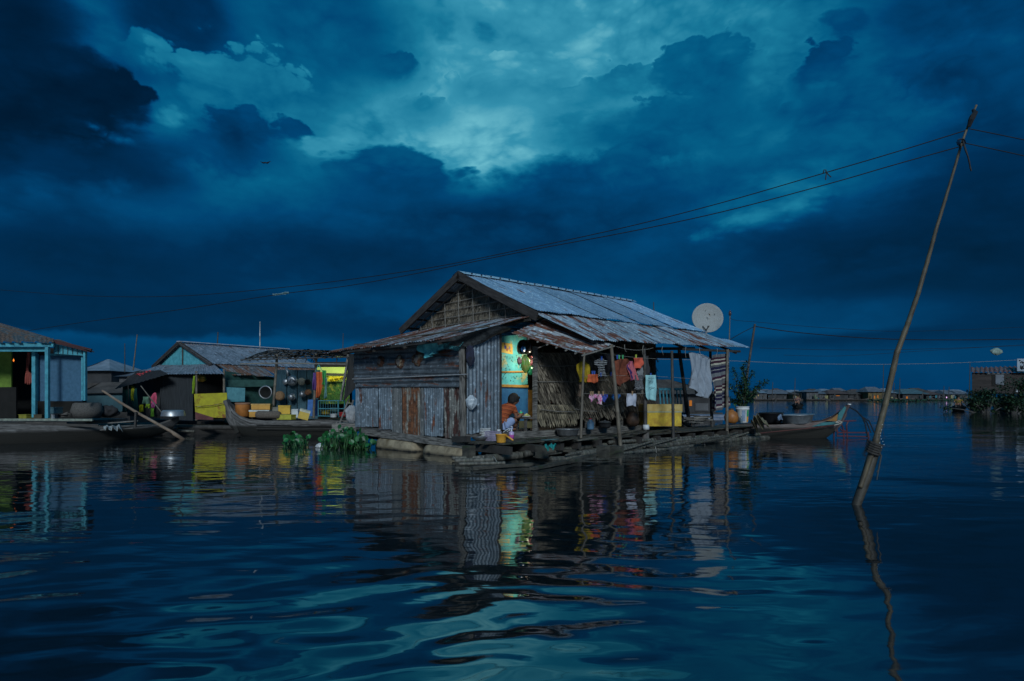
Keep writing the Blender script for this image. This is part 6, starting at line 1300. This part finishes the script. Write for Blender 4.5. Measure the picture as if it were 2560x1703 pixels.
for i, (x0, y0, x1, y1, c, lab) in enumerate(((55, 1036, 78, 1047, (.26, .24, .03), 'flat yellow tin on the deck at the left edge'), (130, 1018, 149, 1034, (.06, .14, .17), 'teal box under the blue grey wall panel'), (92, 1036, 112, 1046, (.08, .06, .03), 'brown box on the deck between the turquoise posts'), (124, 1038, 133, 1050, (.12, .14, .08), 'small olive tin right of the turquoise post'), (134, 1036, 142, 1048, (.28, .30, .32), 'small pale cup on the left deck'))):
    o = thing('storage_box', lab, 'box', P((x0 + x1) / 2, y1, 18.5)); w_ = (x1 - x0) / 1600 * 18.5; h = (y1 - y0) / 1600 * 18.5; c0 = P((x0 + x1) / 2, y1, 18.5)
    m = MB(); m.box(c0 + Z * h * .42, w_, .25, h * .84, rotz(.1 * i - .2)); m.build('box_body', mat('store %d' % i, c, tuple(q * .6 for q in c), 7, .8), o); m = MB(); m.box(c0 + Z * h * .93, w_ * 1.06, .27, h * .14, rotz(.1 * i - .2)); m.build('lid', mat('store %d' % i, c), o)
m = MB(); rr = random.Random(77)
for i in range(9): x = rr.uniform(142, 200); m.beam(P(x, 1044 - i, 18.6), P(x + rr.uniform(15, 34), 1040 - i * 1.2 + rr.uniform(-3, 2), 18.6 + rr.uniform(-.2, .2)), .05, .03)
fw = thing('firewood', 'heap of brown sticks and planks on the left deck', 'firewood', P(170, 1046, 18.6))
m.build('sticks', M_wood, fw)
bk = thing('basket', 'big grey brown woven basket on the deck below the blue grey panel', 'basket', P(220, 1046, 18.8)); m = MB(); m.lathe(P(218, 1045, 18.8), [(0, 0), (.33, 0), (.42, .2), (.36, .42), (.3, .45), (.0, .44)], 24); m.build('basket_body', mat('grey weave', (.13, .12, .11), (.05, .045, .04), 50, .95, bump=.8), bk, True)
sack('sack', 'dark bulging sack beside the woven basket on the left deck', 'sack', P(268, 1044, 19.2), .30, .22, .36, mat('dark sack', (.03, .028, .03), (.015, .014, .015), 8, .9), 54, top=.5)
# long grey boat in front
lb = thing('long_boat', 'long grey plank boat moored across the front of the left houses', 'boat', P(200, 1100, 18))
def dst(px, yg, zk, hw, Y): q = P(px, yg, Y); return (Vector((q.x, q.y, 0)), Vector((-.35, 1, 0)).normalized(), hw, q.z, zk)
hull('hull', [dst(-140, 1056, -.2, .4, 17.0), dst(0, 1057, -.25, .5, 17.3), dst(120, 1060, -.25, .52, 17.8), dst(240, 1066, -.22, .5, 18.5), dst(310, 1068, -.15, .45, 19.1), dst(360, 1066, -.05, .38, 19.6), dst(400, 1058, .06, .26, 20.0), dst(428, 1048, .2, .14, 20.3), dst(447, 1040, .46, .05, 20.5)], M_hullg, lb)
m = MB(); m.beam(P(-140, 1058, 16.72), P(246, 1064, 17.95), .03, .07); m.build('gunwale', M_woodd, lb)
m = MB()
for a, b in (((250, 1075, 18.1), (330, 1070, 18.7)), ((300, 1066, 18.4), (380, 1062, 19.2)), ((270, 1058, 19.3), (345, 1052, 19.6))): m.beam(P(*a), P(*b), .12, .03)
m.build('loose_plank', M_plank, lb)
oar = thing('oar', 'long brown pole leaning from the left boat down into the water', 'pole', P(455, 1098, 18.8))
m = MB(); m.tube([P(255, 976, 18.2), P(300, 1006, 18.3), P(345, 1033, 18.5), P(430, 1080, 18.8), P(436, 1085, 18.8), P(462, 1101, 18.9)], [.028, .036, .04, .045, .06, .05], 10); m.build('shaft', mat('brown pole wood', (.24, .17, .12), (.12, .08, .055), 6, .7, c3=(.2, .2, .18)), oar, True)
m = MB(); m.beam(P(340, 1030, 18.4), P(338, 1068, 18.4), .05, .06, up=Y1); m.build('rest_stake', M_woodd, oar)
m = MB(); m.bamboo(P(405, 1033, 20.8), P(353, 966, 21.6), .018, node=.3); tag(m.build('stick', M_bam, None, True), 'thin bamboo stick leaning behind the upturned basin', 'stick')
c = P(433, 1040, 20.3); m = MB(); m.lathe(c, [(.36, 0), (.355, .02), (.33, .14), (.29, .185), (0, .19)], 30); ub = m.build('upturned_basin', M_alu, None, True); tag(ub, 'aluminium basin upside down on the prow of the long grey boat', 'basin')
cloth('cloth', 'pale cloth spread along the middle of the long grey boat', 'cloth', (P(258, 1067, 18.3), P(300, 1063, 18.5), P(306, 1070, 18.2), P(262, 1073, 18.0)), cloth_mat('pale grey', (.30, .33, .33)), fold=.03, seed=91)
# small houses behind the left ones
def small_house(label, x0, x1, yr, ye, yb, Y, rc, wc, hip=.25, depth=3.0, thatch_=False, win=None, ridge=None, group=None, name='floating_house'):
    """little house seen from the water: rows yr (ridge), ye (eave), yb (base)"""
    t = thing(name, label, 'house', P((x0 + x1) / 2, yb, Y), group); a, b = P(x0, ye, Y), P(x1, ye, Y); za, zr, zb_ = a.z, P(x0, yr, Y).z, max(.0, P(x0, yb, Y).z); w_ = (b - a).length; ov = w_ * .04
    r0, r1 = a.x + w_ * hip, b.x - w_ * hip
    if ridge: r0, r1 = P(ridge[0], yr, Y).x, P(ridge[1], yr, Y).x
    m = MB(); f0, f1 = Vector((a.x - ov, Y, za)), Vector((b.x + ov, Y, za)); g0, g1 = f0 + Y1 * depth, f1 + Y1 * depth; R0, R1 = Vector((r0, Y + depth / 2, zr)), Vector((r1, Y + depth / 2, zr))
    n = max(3, int(w_ / .5)) if Y < 60 else 3
    m.grid(lambda u, v: f0.lerp(f1, u).lerp(R0.lerp(R1, u), v) + Z * (.02 * math.sin(u * 57) - .05 * math.sin(v * 3.1)), n * 3, 4, 0, (w_, 2)); m.grid(lambda u, v: g0.lerp(g1, u).lerp(R0.lerp(R1, u), v), n, 2, 0, (w_, 2))
    m.add([f0, R0, g0], [(0, 1, 2)]); m.add([f1, R1, g1], [(0, 2, 1)]); m.build('roof', rc, t)
    m = MB(); m.box(Vector(((a.x + b.x) / 2, Y + depth / 2, (za + zb_) / 2)), w_ * .92, depth * .84, za - zb_ - .02); m.build('wall', wc, t)
    m = MB(); m.box(Vector(((a.x + b.x) / 2, Y + depth / 2, zb_ * .5 - .1)), w_ * 1.08, depth, max(.3, zb_ + .2) * 1.0); m.build('float_base', M_woodd, t)
    for (f, fz, ww, hh, mt, nm) in (win or ()):
        m = MB(); c = Vector((a.x + w_ * f, Y + depth * .08 - .03, zb_ + (za - zb_) * fz)); m.box(c, w_ * ww * (.6 if Y > 100 else 1), .06, (za - zb_) * hh * (.7 if Y > 100 else 1)); m.build(nm, mt, t)
    return t
T_far = mat('far grey roof', (.15, .16, .18), (.08, .08, .09), 1.5, .6, bump=0); T_far2 = mat('far brown thatch', (.085, .07, .06), (.04, .033, .028), 2, .9, bump=0)
T_far3 = mat('far pale blue roof', (.22, .27, .32), (.12, .15, .18), 1.5, .6, bump=0); T_far4 = mat('far rust roof', (.10, .065, .055), (.06, .038, .033), 1.5, .8, bump=0); T_far5 = mat('far teal roof', (.07, .13, .15), (.04, .08, .09), 1.5, .7, bump=0)
W1 = mat('far dark wall', (.05, .05, .052), (.025, .025, .026), 1.2, .9, bump=0); W2 = mat('far grey wall', (.12, .12, .125), (.06, .06, .062), 1.2, .9, bump=0); W3 = mat('far teal wall', (.05, .12, .14), (.03, .07, .085), 1.2, .9, bump=0); W4 = mat('far ochre wall', (.16, .12, .05), (.07, .05, .025), 1.2, .9, bump=0)
small_house('grey pyramid roofed house just right of the turquoise trimmed house', 195, 272, 893, 927, 958, 34, T_far3, W1, ridge=(208, 214), depth=4)
small_house('low house with a brown thatch roof behind the left boat', 200, 320, 954, 983, 1030, 26, T_far2, W3, hip=.03, depth=2.5)
small_house('small grey gabled house behind the red sheet', 287, 372, 921, 941, 975, 30, T_far, W2, ridge=(313, 350), depth=3)
for (lab, x0, y0, x1, y1, Y, r, mt) in (('thin bamboo mast behind the small grey gabled house', 343, 838, 333, 925, 29, .03, M_bam), ('short mast behind the ridge of the house with the turquoise gable', 545, 832, 543, 866, 27, .03, M_bamd), ('tall pale pipe mast behind the same tin roof', 650, 806, 650, 874, 27, .035, M_alu), ('thin mast behind the main house lean-to', 858, 835, 857, 880, 30, .02, M_bamd), ('faint stick mast with a knob left of the bamboo mast', 312, 860, 312, 930, 32, .025, M_bamd)):
    pole('antenna_mast', lab, x0, y0, x1, y1, Y, r, mt)
# ================================================================== NEIGHBOUR seen under the far roof, FAR VILLAGE, RIGHT BANK
lit_o = glow('orange window glow', (1, .34, .06), .20); lit_y = glow('yellow window glow', (1, .75, .25), .45); lit_w = glow('white window glow', (.85, 1, .6), .2)
small_house('thatch roofed neighbour house seen between the posts of the far veranda', 1636, 1800, 946, 985, 1032, 36, T_far2, W1, ridge=(1655, 1700), depth=5, win=((.58, .5, .035, .3, lit_o, 'window'), (.20, .5, .06, .7, W1, 'door'), (.40, .5, .1, .6, W1, 'door'), (.75, .3, .2, .4, W2, 'wall_patch')))  # orange window glows in place of an orange cloth hanging there
m = MB(); m.box(P(1750, 1040, 30), 3.4, 1.2, .12); m.box(P(1755, 1047, 28), 3.2, .8, .1)
fl = thing('floating_deck', 'pale plank deck floating in front of the thatched neighbour house', 'deck', P(1750, 1045, 29)); m.build('deck_planks', mat('pale blue planks', (.20, .23, .30), (.12, .14, .18), 3, .8), fl)
GV = 'far floating houses along the opposite shore'
D = 154
vil = [ # x0, x1, ridge y, eave y, roof, wall, windows, label
 (1884, 1902, 978, 984, T_far4, W2, ((.3, .6, .12, .35, lit_y, 'window'), (.75, .7, .10, .3, lit_y, 'window')), 'small far house with two yellow lit windows beside the shrub'),
 (1900, 1920, 975, 983, T_far3, W2, ((.5, .5, .15, .5, W4, 'door'),), 'far house with a pale roof just right of the two lit windows'),
 (1920, 1984, 974, 985, T_far, W1, ((.25, .5, .1, .6, W2, 'door'), (.7, .4, .12, .5, W2, 'window'), (.06, .6, .08, .25, W3, 'window')), 'wide far house with a long grey roof left of the rower'),
 (1984, 2003, 981, 986, T_far2, W4, ((.4, .5, .2, .5, lit_w, 'window'),), 'tiny far hut with a pale lit front directly behind the rower'),
 (2003, 2020, 977, 983, T_far2, W4, ((.5, .45, .25, .7, W1, 'door'),), 'narrow ochre far hut right of the rower'),
 (2018, 2050, 975, 980, T_far, W2, (), 'boxy grey far house with a nearly flat roof'),
 (2049, 2076, 978, 985, T_far, W2, ((.7, .5, .12, .35, lit_w, 'window'),), 'low grey far house with one small pale light'),
 (2056, 2088, 972, 978, T_far3, W2, (), 'pale blue roof showing behind the low grey far house'),
 (2074, 2126, 975, 985, T_far4, W1, ((.45, .7, .3, .14, lit_o, 'window'), (.2, .4, .1, .4, W2, 'door')), 'dome roofed far house with an orange glow under its eave'),
 (2124, 2176, 976, 986, T_far2, W1, ((.3, .4, .1, .4, W2, 'door'),), 'dark round roofed far house without any light'),
 (2172, 2218, 967, 980, T_far, W4, ((.38, .35, .08, .5, lit_o, 'window'), (.56, .4, .07, .55, lit_o, 'window'), (.15, .3, .1, .35, W4, 'door')), 'tall grey gabled far house glowing orange, left of the tall bamboo pole'),
 (2216, 2246, 974, 983, T_far3, W1, ((.3, .4, .1, .35, W2, 'window'),), 'far house partly hidden behind the tall bamboo pole'),
 (2244, 2262, 976, 984, T_far5, W3, ((.5, .4, .3, .4, lit_o, 'window'),), 'small teal far house right of the tall bamboo pole'),
 (2258, 2322, 972, 985, T_far5, W1, ((.2, .4, .1, .5, lit_o, 'window'), (.7, .5, .06, .6, W3, 'door')), 'wide teal roofed far house right of the tall bamboo pole'),
 (2286, 2326, 970, 979, T_far2, W1, (), 'brown roof rising behind the wide teal roofed far house'),
 (2318, 2362, 979, 987, T_far4, W1, ((.3, .5, .1, .4, W2, 'window'),), 'long low rusty roofed far house in the gap before the right bank'),
 (2366, 2394, 975, 986, T_far, W1, ((.15, .45, .1, .3, glow('violet glow', (.9, .55, 1), .8), 'window'),), 'gabled far house with a violet lamp beside the right rower'),
 (2396, 2424, 976, 986, T_far, W2, ((.4, .4, .3, .45, W3, 'window'),), 'last grey far house before the bushes of the right bank')]
for i, (x0, x1, yr, ye, rc, wc, win, lab) in enumerate(vil):
    back = 'behind' in lab and ('roof showing' in lab or 'rising' in lab)
    small_house(lab, x0, x1, yr, ye, 1000.2 if not back else 999, D + (14 if back else (i * 37 % 5)), rc, wc, depth=7, win=win, group=GV, hip=.22 if x1 - x0 > 26 else .15)
CL = [mat('clutter %d' % i, c, None, 3, .9, bump=0) for i, c in enumerate(((.30, .30, .30), (.35, .08, .08), (.05, .22, .28), (.22, .16, .10), (.10, .10, .12), (.28, .26, .12), (.12, .16, .10)))]
rr = random.Random(89)
for t in [o for o in COL.objects if o.get('group') == GV]:
    w_ = t.children[0]; xs = [v.co.x for v in w_.data.vertices]; L0, L1 = min(xs), max(xs); base = t.location
    for k in range(int((L1 - L0) / .75)):
        x = rr.uniform(L0 + .2, L1 - .2); h = rr.uniform(.2, 1.0); m = MB(); c = Vector((base.x + x, base.y - .15 - rr.random() * .3, rr.uniform(.25, .7) + h / 2))
        m.box(c, rr.uniform(.15, .8), .12, h, rotz(rr.uniform(-.3, .3))); m.build('porch_clutter', rr.choice(CL), t)
    for k in range(3):
        x = L0 + (L1 - L0) * (.15 + .35 * k); m = MB(); m.tube([Vector((base.x + x, base.y - .5, 0)), Vector((base.x + x, base.y - .5, 1.7))], .05, 4); m.build('porch_post', M_bamd, t)
    m = MB(); m.box(Vector((base.x + (L0 + L1) / 2, base.y - .3, .2)), (L1 - L0) * 1.02, 1.1, .35); m.build('porch_deck', M_woodd, t)
rr = random.Random(88)
for i, (x, y) in enumerate(((2209, 912), (2063 - 75, 945), (2236, 958), (2250, 945), (2360, 965), (2373, 967), (1932, 955), (2308, 980), (2425, 905))):
    lab = ('tall thin mast above the glowing gabled far house', 'leaning stick mast above the rower', 'thin mast just right of the tall pole', 'short faint mast right of the tall pole', 'left of two small masts near the right bank', 'right of two small masts near the right bank', 'thin mast over the wide grey far house', 'low stick by the teal roofed far house', 'small dark mark of a mast near the raised house')[i]
    m = MB(); m.tube([P(x - 2, 1000, D - 6), P(x, y, D - 6)], [.12, .06], 5); tag(m.build('mast', M_bamd), lab, 'mast', 'masts above the far village')
# floating greens
def greens(name, label, x0, x1, yb, h, n, seed, L=.5, Ydepth=4, kind=None, mt=None):
    m = MB(); rg = random.Random(seed); Y = 2080 / (yb - 988)
    hs = [rg.uniform(.4, 1) for _ in range(9)]
    for i in range(n):
        u = rg.random(); x = P(x0 + (x1 - x0) * u, yb, Y).x; k = u * 8; hh = h * (hs[int(k)] * (1 - k % 1) + hs[min(8, int(k) + 1)] * (k % 1)); c = Vector((x, Y + rg.uniform(0, Ydepth), rg.random() ** .8 * hh))
        v = Vector((rg.uniform(-1, 1), rg.uniform(-1, 1), rg.uniform(-.4, 1))); leaf(m, c, v, Z, L * rg.uniform(.6, 1.3), L * .45, .3)
    o = m.build(name, mt or M_leaf); tag(o, label, 'plant' if kind is None else None, kind=kind); return o
greens('floating_plants', 'strip of low green plants floating in front of the teal roofed far houses', 2206, 2345, 1005.5, .55, 420, 3, .55, 6)
greens('floating_plants', 'small green patch floating just left of the raised house bushes', 2345, 2425, 1003, .5, 160, 4, .5, 5)
M_bush = mat('bush leaves', (.022, .055, .020), (.008, .022, .010), 3, .6, isl=.55, bump=0)
def bush(label, x, yb, w_, h, n, seed):
    t = thing('bush', label, 'bush', P(x, yb, 2080 / (yb - 988)), 'bushes on the right bank'); c0 = P(x, yb, 2080 / (yb - 988)); rg = random.Random(seed); m = MB(); ms_ = MB()
    tips = [(Vector((rg.gauss(0, .30) * w_, rg.uniform(-.3, .5) * w_ * .5, rg.uniform(.15, .9) * h)), rg.uniform(.25, .5)) for _ in range(16)]
    for p, r in tips: ms_.tube([c0 + Vector((p.x * .2, p.y * .2, -.1)), c0 + p * .6, c0 + p], [.06, .04, .015], 5)
    for i in range(n):
        p, r = tips[rg.randrange(16)]; v = Vector((rg.gauss(0, 1), rg.gauss(0, 1), rg.gauss(0, .8))); q = c0 + p + v * r * h * .28
        if q.z < 0: q.z = abs(q.z) * .3
        leaf(m, q, Vector((rg.uniform(-1, 1), rg.uniform(-1, 1), rg.uniform(-.6, .8))), Z, rg.uniform(.14, .30), rg.uniform(.08, .14), .3)
    ms_.build('branches', M_bamd, t); m.build('leaves', M_bush, t)
bush('round bush at the left corner of the raised house', 2436, 1027, 2.4, 1.75, 1300, 1)
bush('low bush spilling onto the water right of the rower', 2468, 1031, 2.6, 1.2, 1200, 2)
bush('tall bush in front of the pale window panel', 2506, 1030, 2.6, 1.75, 1500, 3)
bush('bush at the right edge of the picture below the sign', 2556, 1031, 2.6, 2.6, 1700, 4)
bush('low dark bush between the two tall bushes on the right bank', 2532, 1034, 2.6, 1.0, 1000, 5)
# raised house
YB = 55
rh_ = thing('raised_house', 'dark wooden house raised above the bushes at the right edge', 'house', P(2500, 1024, YB))
M_rw = mat('dark brown boards', (.045, .036, .033), (.016, .013, .012), 1.2, .9, st=(.4, 1, 7), bump=.3)
quad('wall', [P(2430, 985, YB), P(2640, 985, YB), P(2640, 932, YB), P(2430, 932, YB)], M_rw, rh_, 3.5, nrm=Vector((.735, 1, 0)).normalized())
m = MB(); m.tin(P(2427, 919, YB + 1.0), P(2545, 916, YB + 1.0), P(2545, 931, YB - .3), P(2427, 931, YB - .3), pitch=.42, amp=.06, seed=601, nv=3); m.build('roof_edge', tinmat('striped old tin', (.20, .18, .18), .6, seed=31, rustc=(.09, .04, .035)), rh_)
m = MB(); m.tin(P(2545, 922, YB + 2), P(2640, 920, YB + 2), P(2640, 932, YB - .3), P(2545, 932, YB - .3), pitch=.42, amp=.05, seed=602, nv=3); m.build('roof_edge', T_far4, rh_)
quad('window_panel', [P(2489, 961, YB - .06), P(2510, 963, YB - .06), P(2510, 937, YB - .06), P(2489, 937, YB - .06)], mat('grey blue shutter', (.13, .15, .17), (.09, .10, .12), 1.5, .8), rh_)
quad('door', [P(2480, 965, YB - .04), P(2488, 965, YB - .04), P(2488, 937, YB - .04), P(2480, 937, YB - .04)], M_black, rh_)
quad('white_board', [P(2540, 980, YB - .1), P(2552, 981, YB - .1), P(2552, 974, YB - .1), P(2540, 973, YB - .1)], mat('dull white board', (.4, .42, .45), (.3, .32, .34), 2, .8), rh_)
quad('eave_board', [P(2466, 936, YB - .1), P(2525, 936, YB - .1), P(2525, 932, YB - .1), P(2466, 932, YB - .1)], W2, rh_)
for x in (2435, 2470, 2510, 2550): m = MB(); m.tube([P(x, 1024, YB + .5), P(x, 984, YB + .5)], .12, 6); m.build('stilt', M_woodd, rh_)
sg = thing('sign', 'white sign with dark lettering on the raised house roof at the right edge', 'sign', P(2556, 930, YB - .5))
quad('sign_board', [P(2543, 928, YB - .6), P(2590, 929, YB - .6), P(2590, 897, YB - .6), P(2543, 897, YB - .6)], mat('white sign paint', (.28, .33, .38), (.20, .24, .28), 2, .7), sg)
for pts_ in (((2551, 907), (2555, 904), (2558, 908), (2562, 905)), ((2552, 914), (2553, 920), (2556, 921), (2557, 915)), ((2551, 919), (2555, 923), (2560, 920), (2563, 924)), ((2560, 911), (2562, 916), (2566, 915)), ((2548, 901), (2551, 902)), ((2568, 905), (2572, 912), (2570, 922))):
    m = MB(); m.tube([P(x, y, YB - .64) for x, y in pts_], .045, 5); m.build('sign_lettering', M_wire, sg)
# rowers
def rower(label, x, yb, Y, shirt, seed, blab, hat=False, side=1):
    bt = thing('rowing_boat', blab, 'boat', P(x, yb, Y)); c = P(x, yb, Y)
    kx = (x - CX) / F + .10; d = Vector((kx, 1, 0)).normalized(); a = Vector((d.y, -d.x, 0)); w0 = P(x, yb - 3, Y)
    hull('hull', [(c + d * s_, a, hw, zg, zk) for s_, hw, zg, zk in ((-2.2, .08, .52, .3), (-1.7, .36, .36, -.02), (-.6, .55, .30, -.12), (.6, .55, .30, -.12), (1.8, .34, .38, 0), (2.4, .06, .55, .3))], boatmat('rower boat wood', (.05, .045, .045), (.025, .022, .022)), bt, ns=5)
    pr = thing('person', label, 'person', c + Z * .25); b = c + Z * .28
    K2 = lambda dx_, dy_, z: b + a * dx_ + d * dy_ + Z * z
    pts = [(K2(0, 0, .12), (.17, .13)), (K2(0, .02, .35), (.15, .11)), (K2(0, 0, .58), (.19, .11)), (K2(0, -.02, .70), .06), (K2(0, -.03, .76), .055), (K2(0, -.04, .87), (.085, .10)),
           (K2(-.2, 0, .62), .06), (K2(-.30, -.12, .42), .045), (K2(-.22, -.32, .36), .035), (K2(-.2, -.38, .36), .03), (K2(.2, 0, .62), .06), (K2(.32, -.1, .44), .045), (K2(.3, -.3, .40), .035), (K2(.29, -.37, .40), .03),
           (K2(-.13, -.25, .14), .085), (K2(-.16, -.48, .34), .06), (K2(-.15, -.62, .03), .045), (K2(-.15, -.72, .0), .03), (K2(.13, -.25, .14), .085), (K2(.16, -.48, .34), .06), (K2(.15, -.62, .03), .045), (K2(.15, -.72, .0), .03)]
    skin('body', pts, [(0, 1), (1, 2), (2, 3), (3, 4), (4, 5), (2, 6), (6, 7), (7, 8), (8, 9), (2, 10), (10, 11), (11, 12), (12, 13), (0, 14), (14, 15), (15, 16), (16, 17), (0, 18), (18, 19), (19, 20), (20, 21)], M_skin, pr, 1)
    skin('shirt', [(K2(0, 0, .06), (.19, .15)), (K2(0, .02, .35), (.175, .13)), (K2(0, 0, .60), (.20, .125)), (K2(-.2, 0, .62), .075), (K2(-.28, -.08, .47), .062), (K2(.2, 0, .62), .075), (K2(.30, -.07, .48), .062)], [(0, 1), (1, 2), (2, 3), (3, 4), (2, 5), (5, 6)], shirt, pr, 1)
    m = MB(); h0 = K2(0, -.04, .89); m.lathe(h0, [(.10, -.05), (.112, .0), (.10, .07), (.06, .11), (0, .125)], 14); m.build('hair', M_hair, pr, True)
    m = MB(); p = K2(side * .9, -.5, -.25); q = K2(-side * .15, -.36, .55); m.tube([q, p], .022, 6); m.beam(p, p + (p - q).normalized() * .55, .04, .17); tag(m.build('paddle', M_woodd), 'wooden paddle held by the ' + label.split(' rowing')[0], 'paddle')
rower('person in a pinkish brown top rowing out in front of the far village', 1994, 1018, 66, cloth_mat('pinkish brown top', (.20, .11, .095)), 1, 'small dark boat carrying the person in the pinkish brown top', side=-1)
rower('person in a mustard top rowing near the right bank bushes', 2396, 1027, 53, cloth_mat('mustard top', (.20, .14, .03)), 2, 'small dark boat carrying the person in the mustard top', side=1)
# ================================================================== SMALL CLUTTER
rr = random.Random(404)
fw2 = thing('firewood', 'pile of split firewood on the veranda deck right of the yellow box', 'firewood', PZ(1750, 1062, .47)); m = MB()
for i in range(22):
    p = PZ(rr.uniform(1722, 1765), rr.uniform(1056, 1063), .47) + Z * rr.uniform(.03, .22); d = Vector((rr.uniform(.5, 1), rr.uniform(-.4, .4), rr.uniform(-.08, .08))) * .3; m.beam(p - d, p + d, rr.uniform(.03, .06), rr.uniform(.03, .05))
m.build('sticks', M_plank, fw2)
lathe_thing('clay_jar', 'dark clay jar standing on the deck just right of the leaning post', 'jar', PS(1582, 1066, -.25), [('jar_body', [(0, 0), (.10, 0), (.17, .1), (.18, .2), (.12, .32), (.10, .36), (.13, .39)], mat('dark clay', (.10, .055, .035), (.05, .03, .02), 8, .6))])
lathe_thing('cooking_pot', 'soot black cooking pot on the deck just left of the leaning post', 'pot', PS(1512, 1070, -.3), [('pot_body', [(0, 0), (.12, 0), (.15, .05), (.15, .13), (.17, .14)], mat('sooty pot', (.03, .03, .032), (.015, .015, .016), 9, .6)), ('lid', [(.165, .142), (.10, .17), (.02, .185), (.02, .2), (0, .2)], M_alu)])
lathe_thing('jerrycan', 'small pale blue jug on the deck between the first post and the thatch', 'jug', PS(1476, 1074, -.3), [('jug_body', [(0, 0), (.08, 0), (.09, .03), (.09, .17), (.04, .22), (.035, .25)], mat('faded blue jug', (.12, .24, .36), (.07, .15, .24), 8, .5)), ('cap', [(.04, .25), (.04, .27), (0, .27)], mat('red plastic'  , (.45, .03, .03)))])
for i, (x0, y0, x1, y1, c, lab) in enumerate(((1502, 886, 1530, 930, (.018, .018, .022), 'black trousers bunched on the upper line left of the leaning post'), (1608, 890, 1622, 938, (.05, .05, .055), 'charcoal cloth behind the third post above the aqua towel'), (1446, 962, 1456, 990, (.20, .14, .10), 'brown rag tucked behind the first post'))):
    hang('cloth', lab, 'cloth', x0, y0, x1, y1, -1.0, cloth_mat('extra %d' % i, c), rows=[(0, .1, .9), (.3, 0, 1), (1, .1, .85)], seed=120 + i, group='washing hung along the veranda')
for i in range(16):      # driftwood and odd bamboo ends along the raft edge
    t = rr.uniform(-1.0, 9.5); s_ = -1.45 - rr.uniform(-.1, .28); L = rr.uniform(.5, 1.6); a = rr.uniform(-.25, .2); m = MB()
    m.bamboo(H(t, s_, .03 + rr.random() * .08), H(t + L * math.cos(a), s_ + L * math.sin(a) * .5, .05 + rr.random() * .2), rr.uniform(.015, .035), node=.3, seed=i, n=6); m.build('raft_stick', M_log if i % 2 else M_raft, raft, True)
for i in range(9):       # laths weighing down the front lean-to
    s_ = .4 + i * .5; m = MB(); a, b = lt(s_ + rr.uniform(-.2, .2), rr.uniform(.3, .5)) + Z * .03, lt(s_ + rr.uniform(.1, .6), rr.uniform(.85, 1.0)) + Z * .035; m.beam(a, b, .03, .018); m.build('roof_lath', M_wood, house)
for i in range(8): m = MB(); t = 2.8 + i * .8 + rr.uniform(-.2, .2); p = H(t, -1.38, ez(t) - .06); m.tube([p, p + Vector((rr.uniform(-.03, .03), 0, -.1)), p + Vector((rr.uniform(-.05, .05), 0, -rr.uniform(.15, .3)))], [.008, .006, .003], 4); m.build('hanging_twine', M_rope, house)
# second row of far roofs and small moored boats on the opposite shore
FR = (T_far, T_far2, T_far3, T_far4); spots_ = [(1893, 1935, 973), (1938, 1962, 971), (1972, 2010, 975), (2022, 2060, 972), (2090, 2118, 970), (2130, 2165, 973), (2212, 2240, 971), (2246, 2280, 974), (2330, 2372, 975), (2352, 2384, 977), (2385, 2420, 974)]
words = ('first', 'second', 'third', 'fourth', 'fifth', 'sixth', 'seventh', 'eighth', 'ninth', 'tenth', 'eleventh')
for i, (x0, x1, y) in enumerate(spots_):
    small_house('roof of the back row on the opposite shore, %s from the left' % words[i], x0, x1, y, y + 8, 998.5, D + 26 + i % 4 * 3, FR[i * 7 % 4], W1, depth=6, group='back row of far floating houses', hip=.3 if i % 2 else .12)
for i, x in enumerate((1912, 1966, 2040, 2100, 2148, 2232, 2300, 2352)):
    c = P(x, 1002.2, 0.1); Yb = 2080 / 14.0; c = Vector(((x - CX) / F * Yb, Yb, 0)); hull_o = None
    t = thing('moored_boat', 'tiny dark boat moored at the far shore, %s from the left' % words[i], 'boat', c, 'tiny boats moored at the far shore')
    hull('hull', [(c + X1 * q, Y1, hw, zg, -.1) for q, hw, zg in ((-2.2, .1, .6), (-1.5, .4, .38), (0, .55, .32), (1.5, .4, .38), (2.3, .08, .65))], M_hulld, t, ns=4)
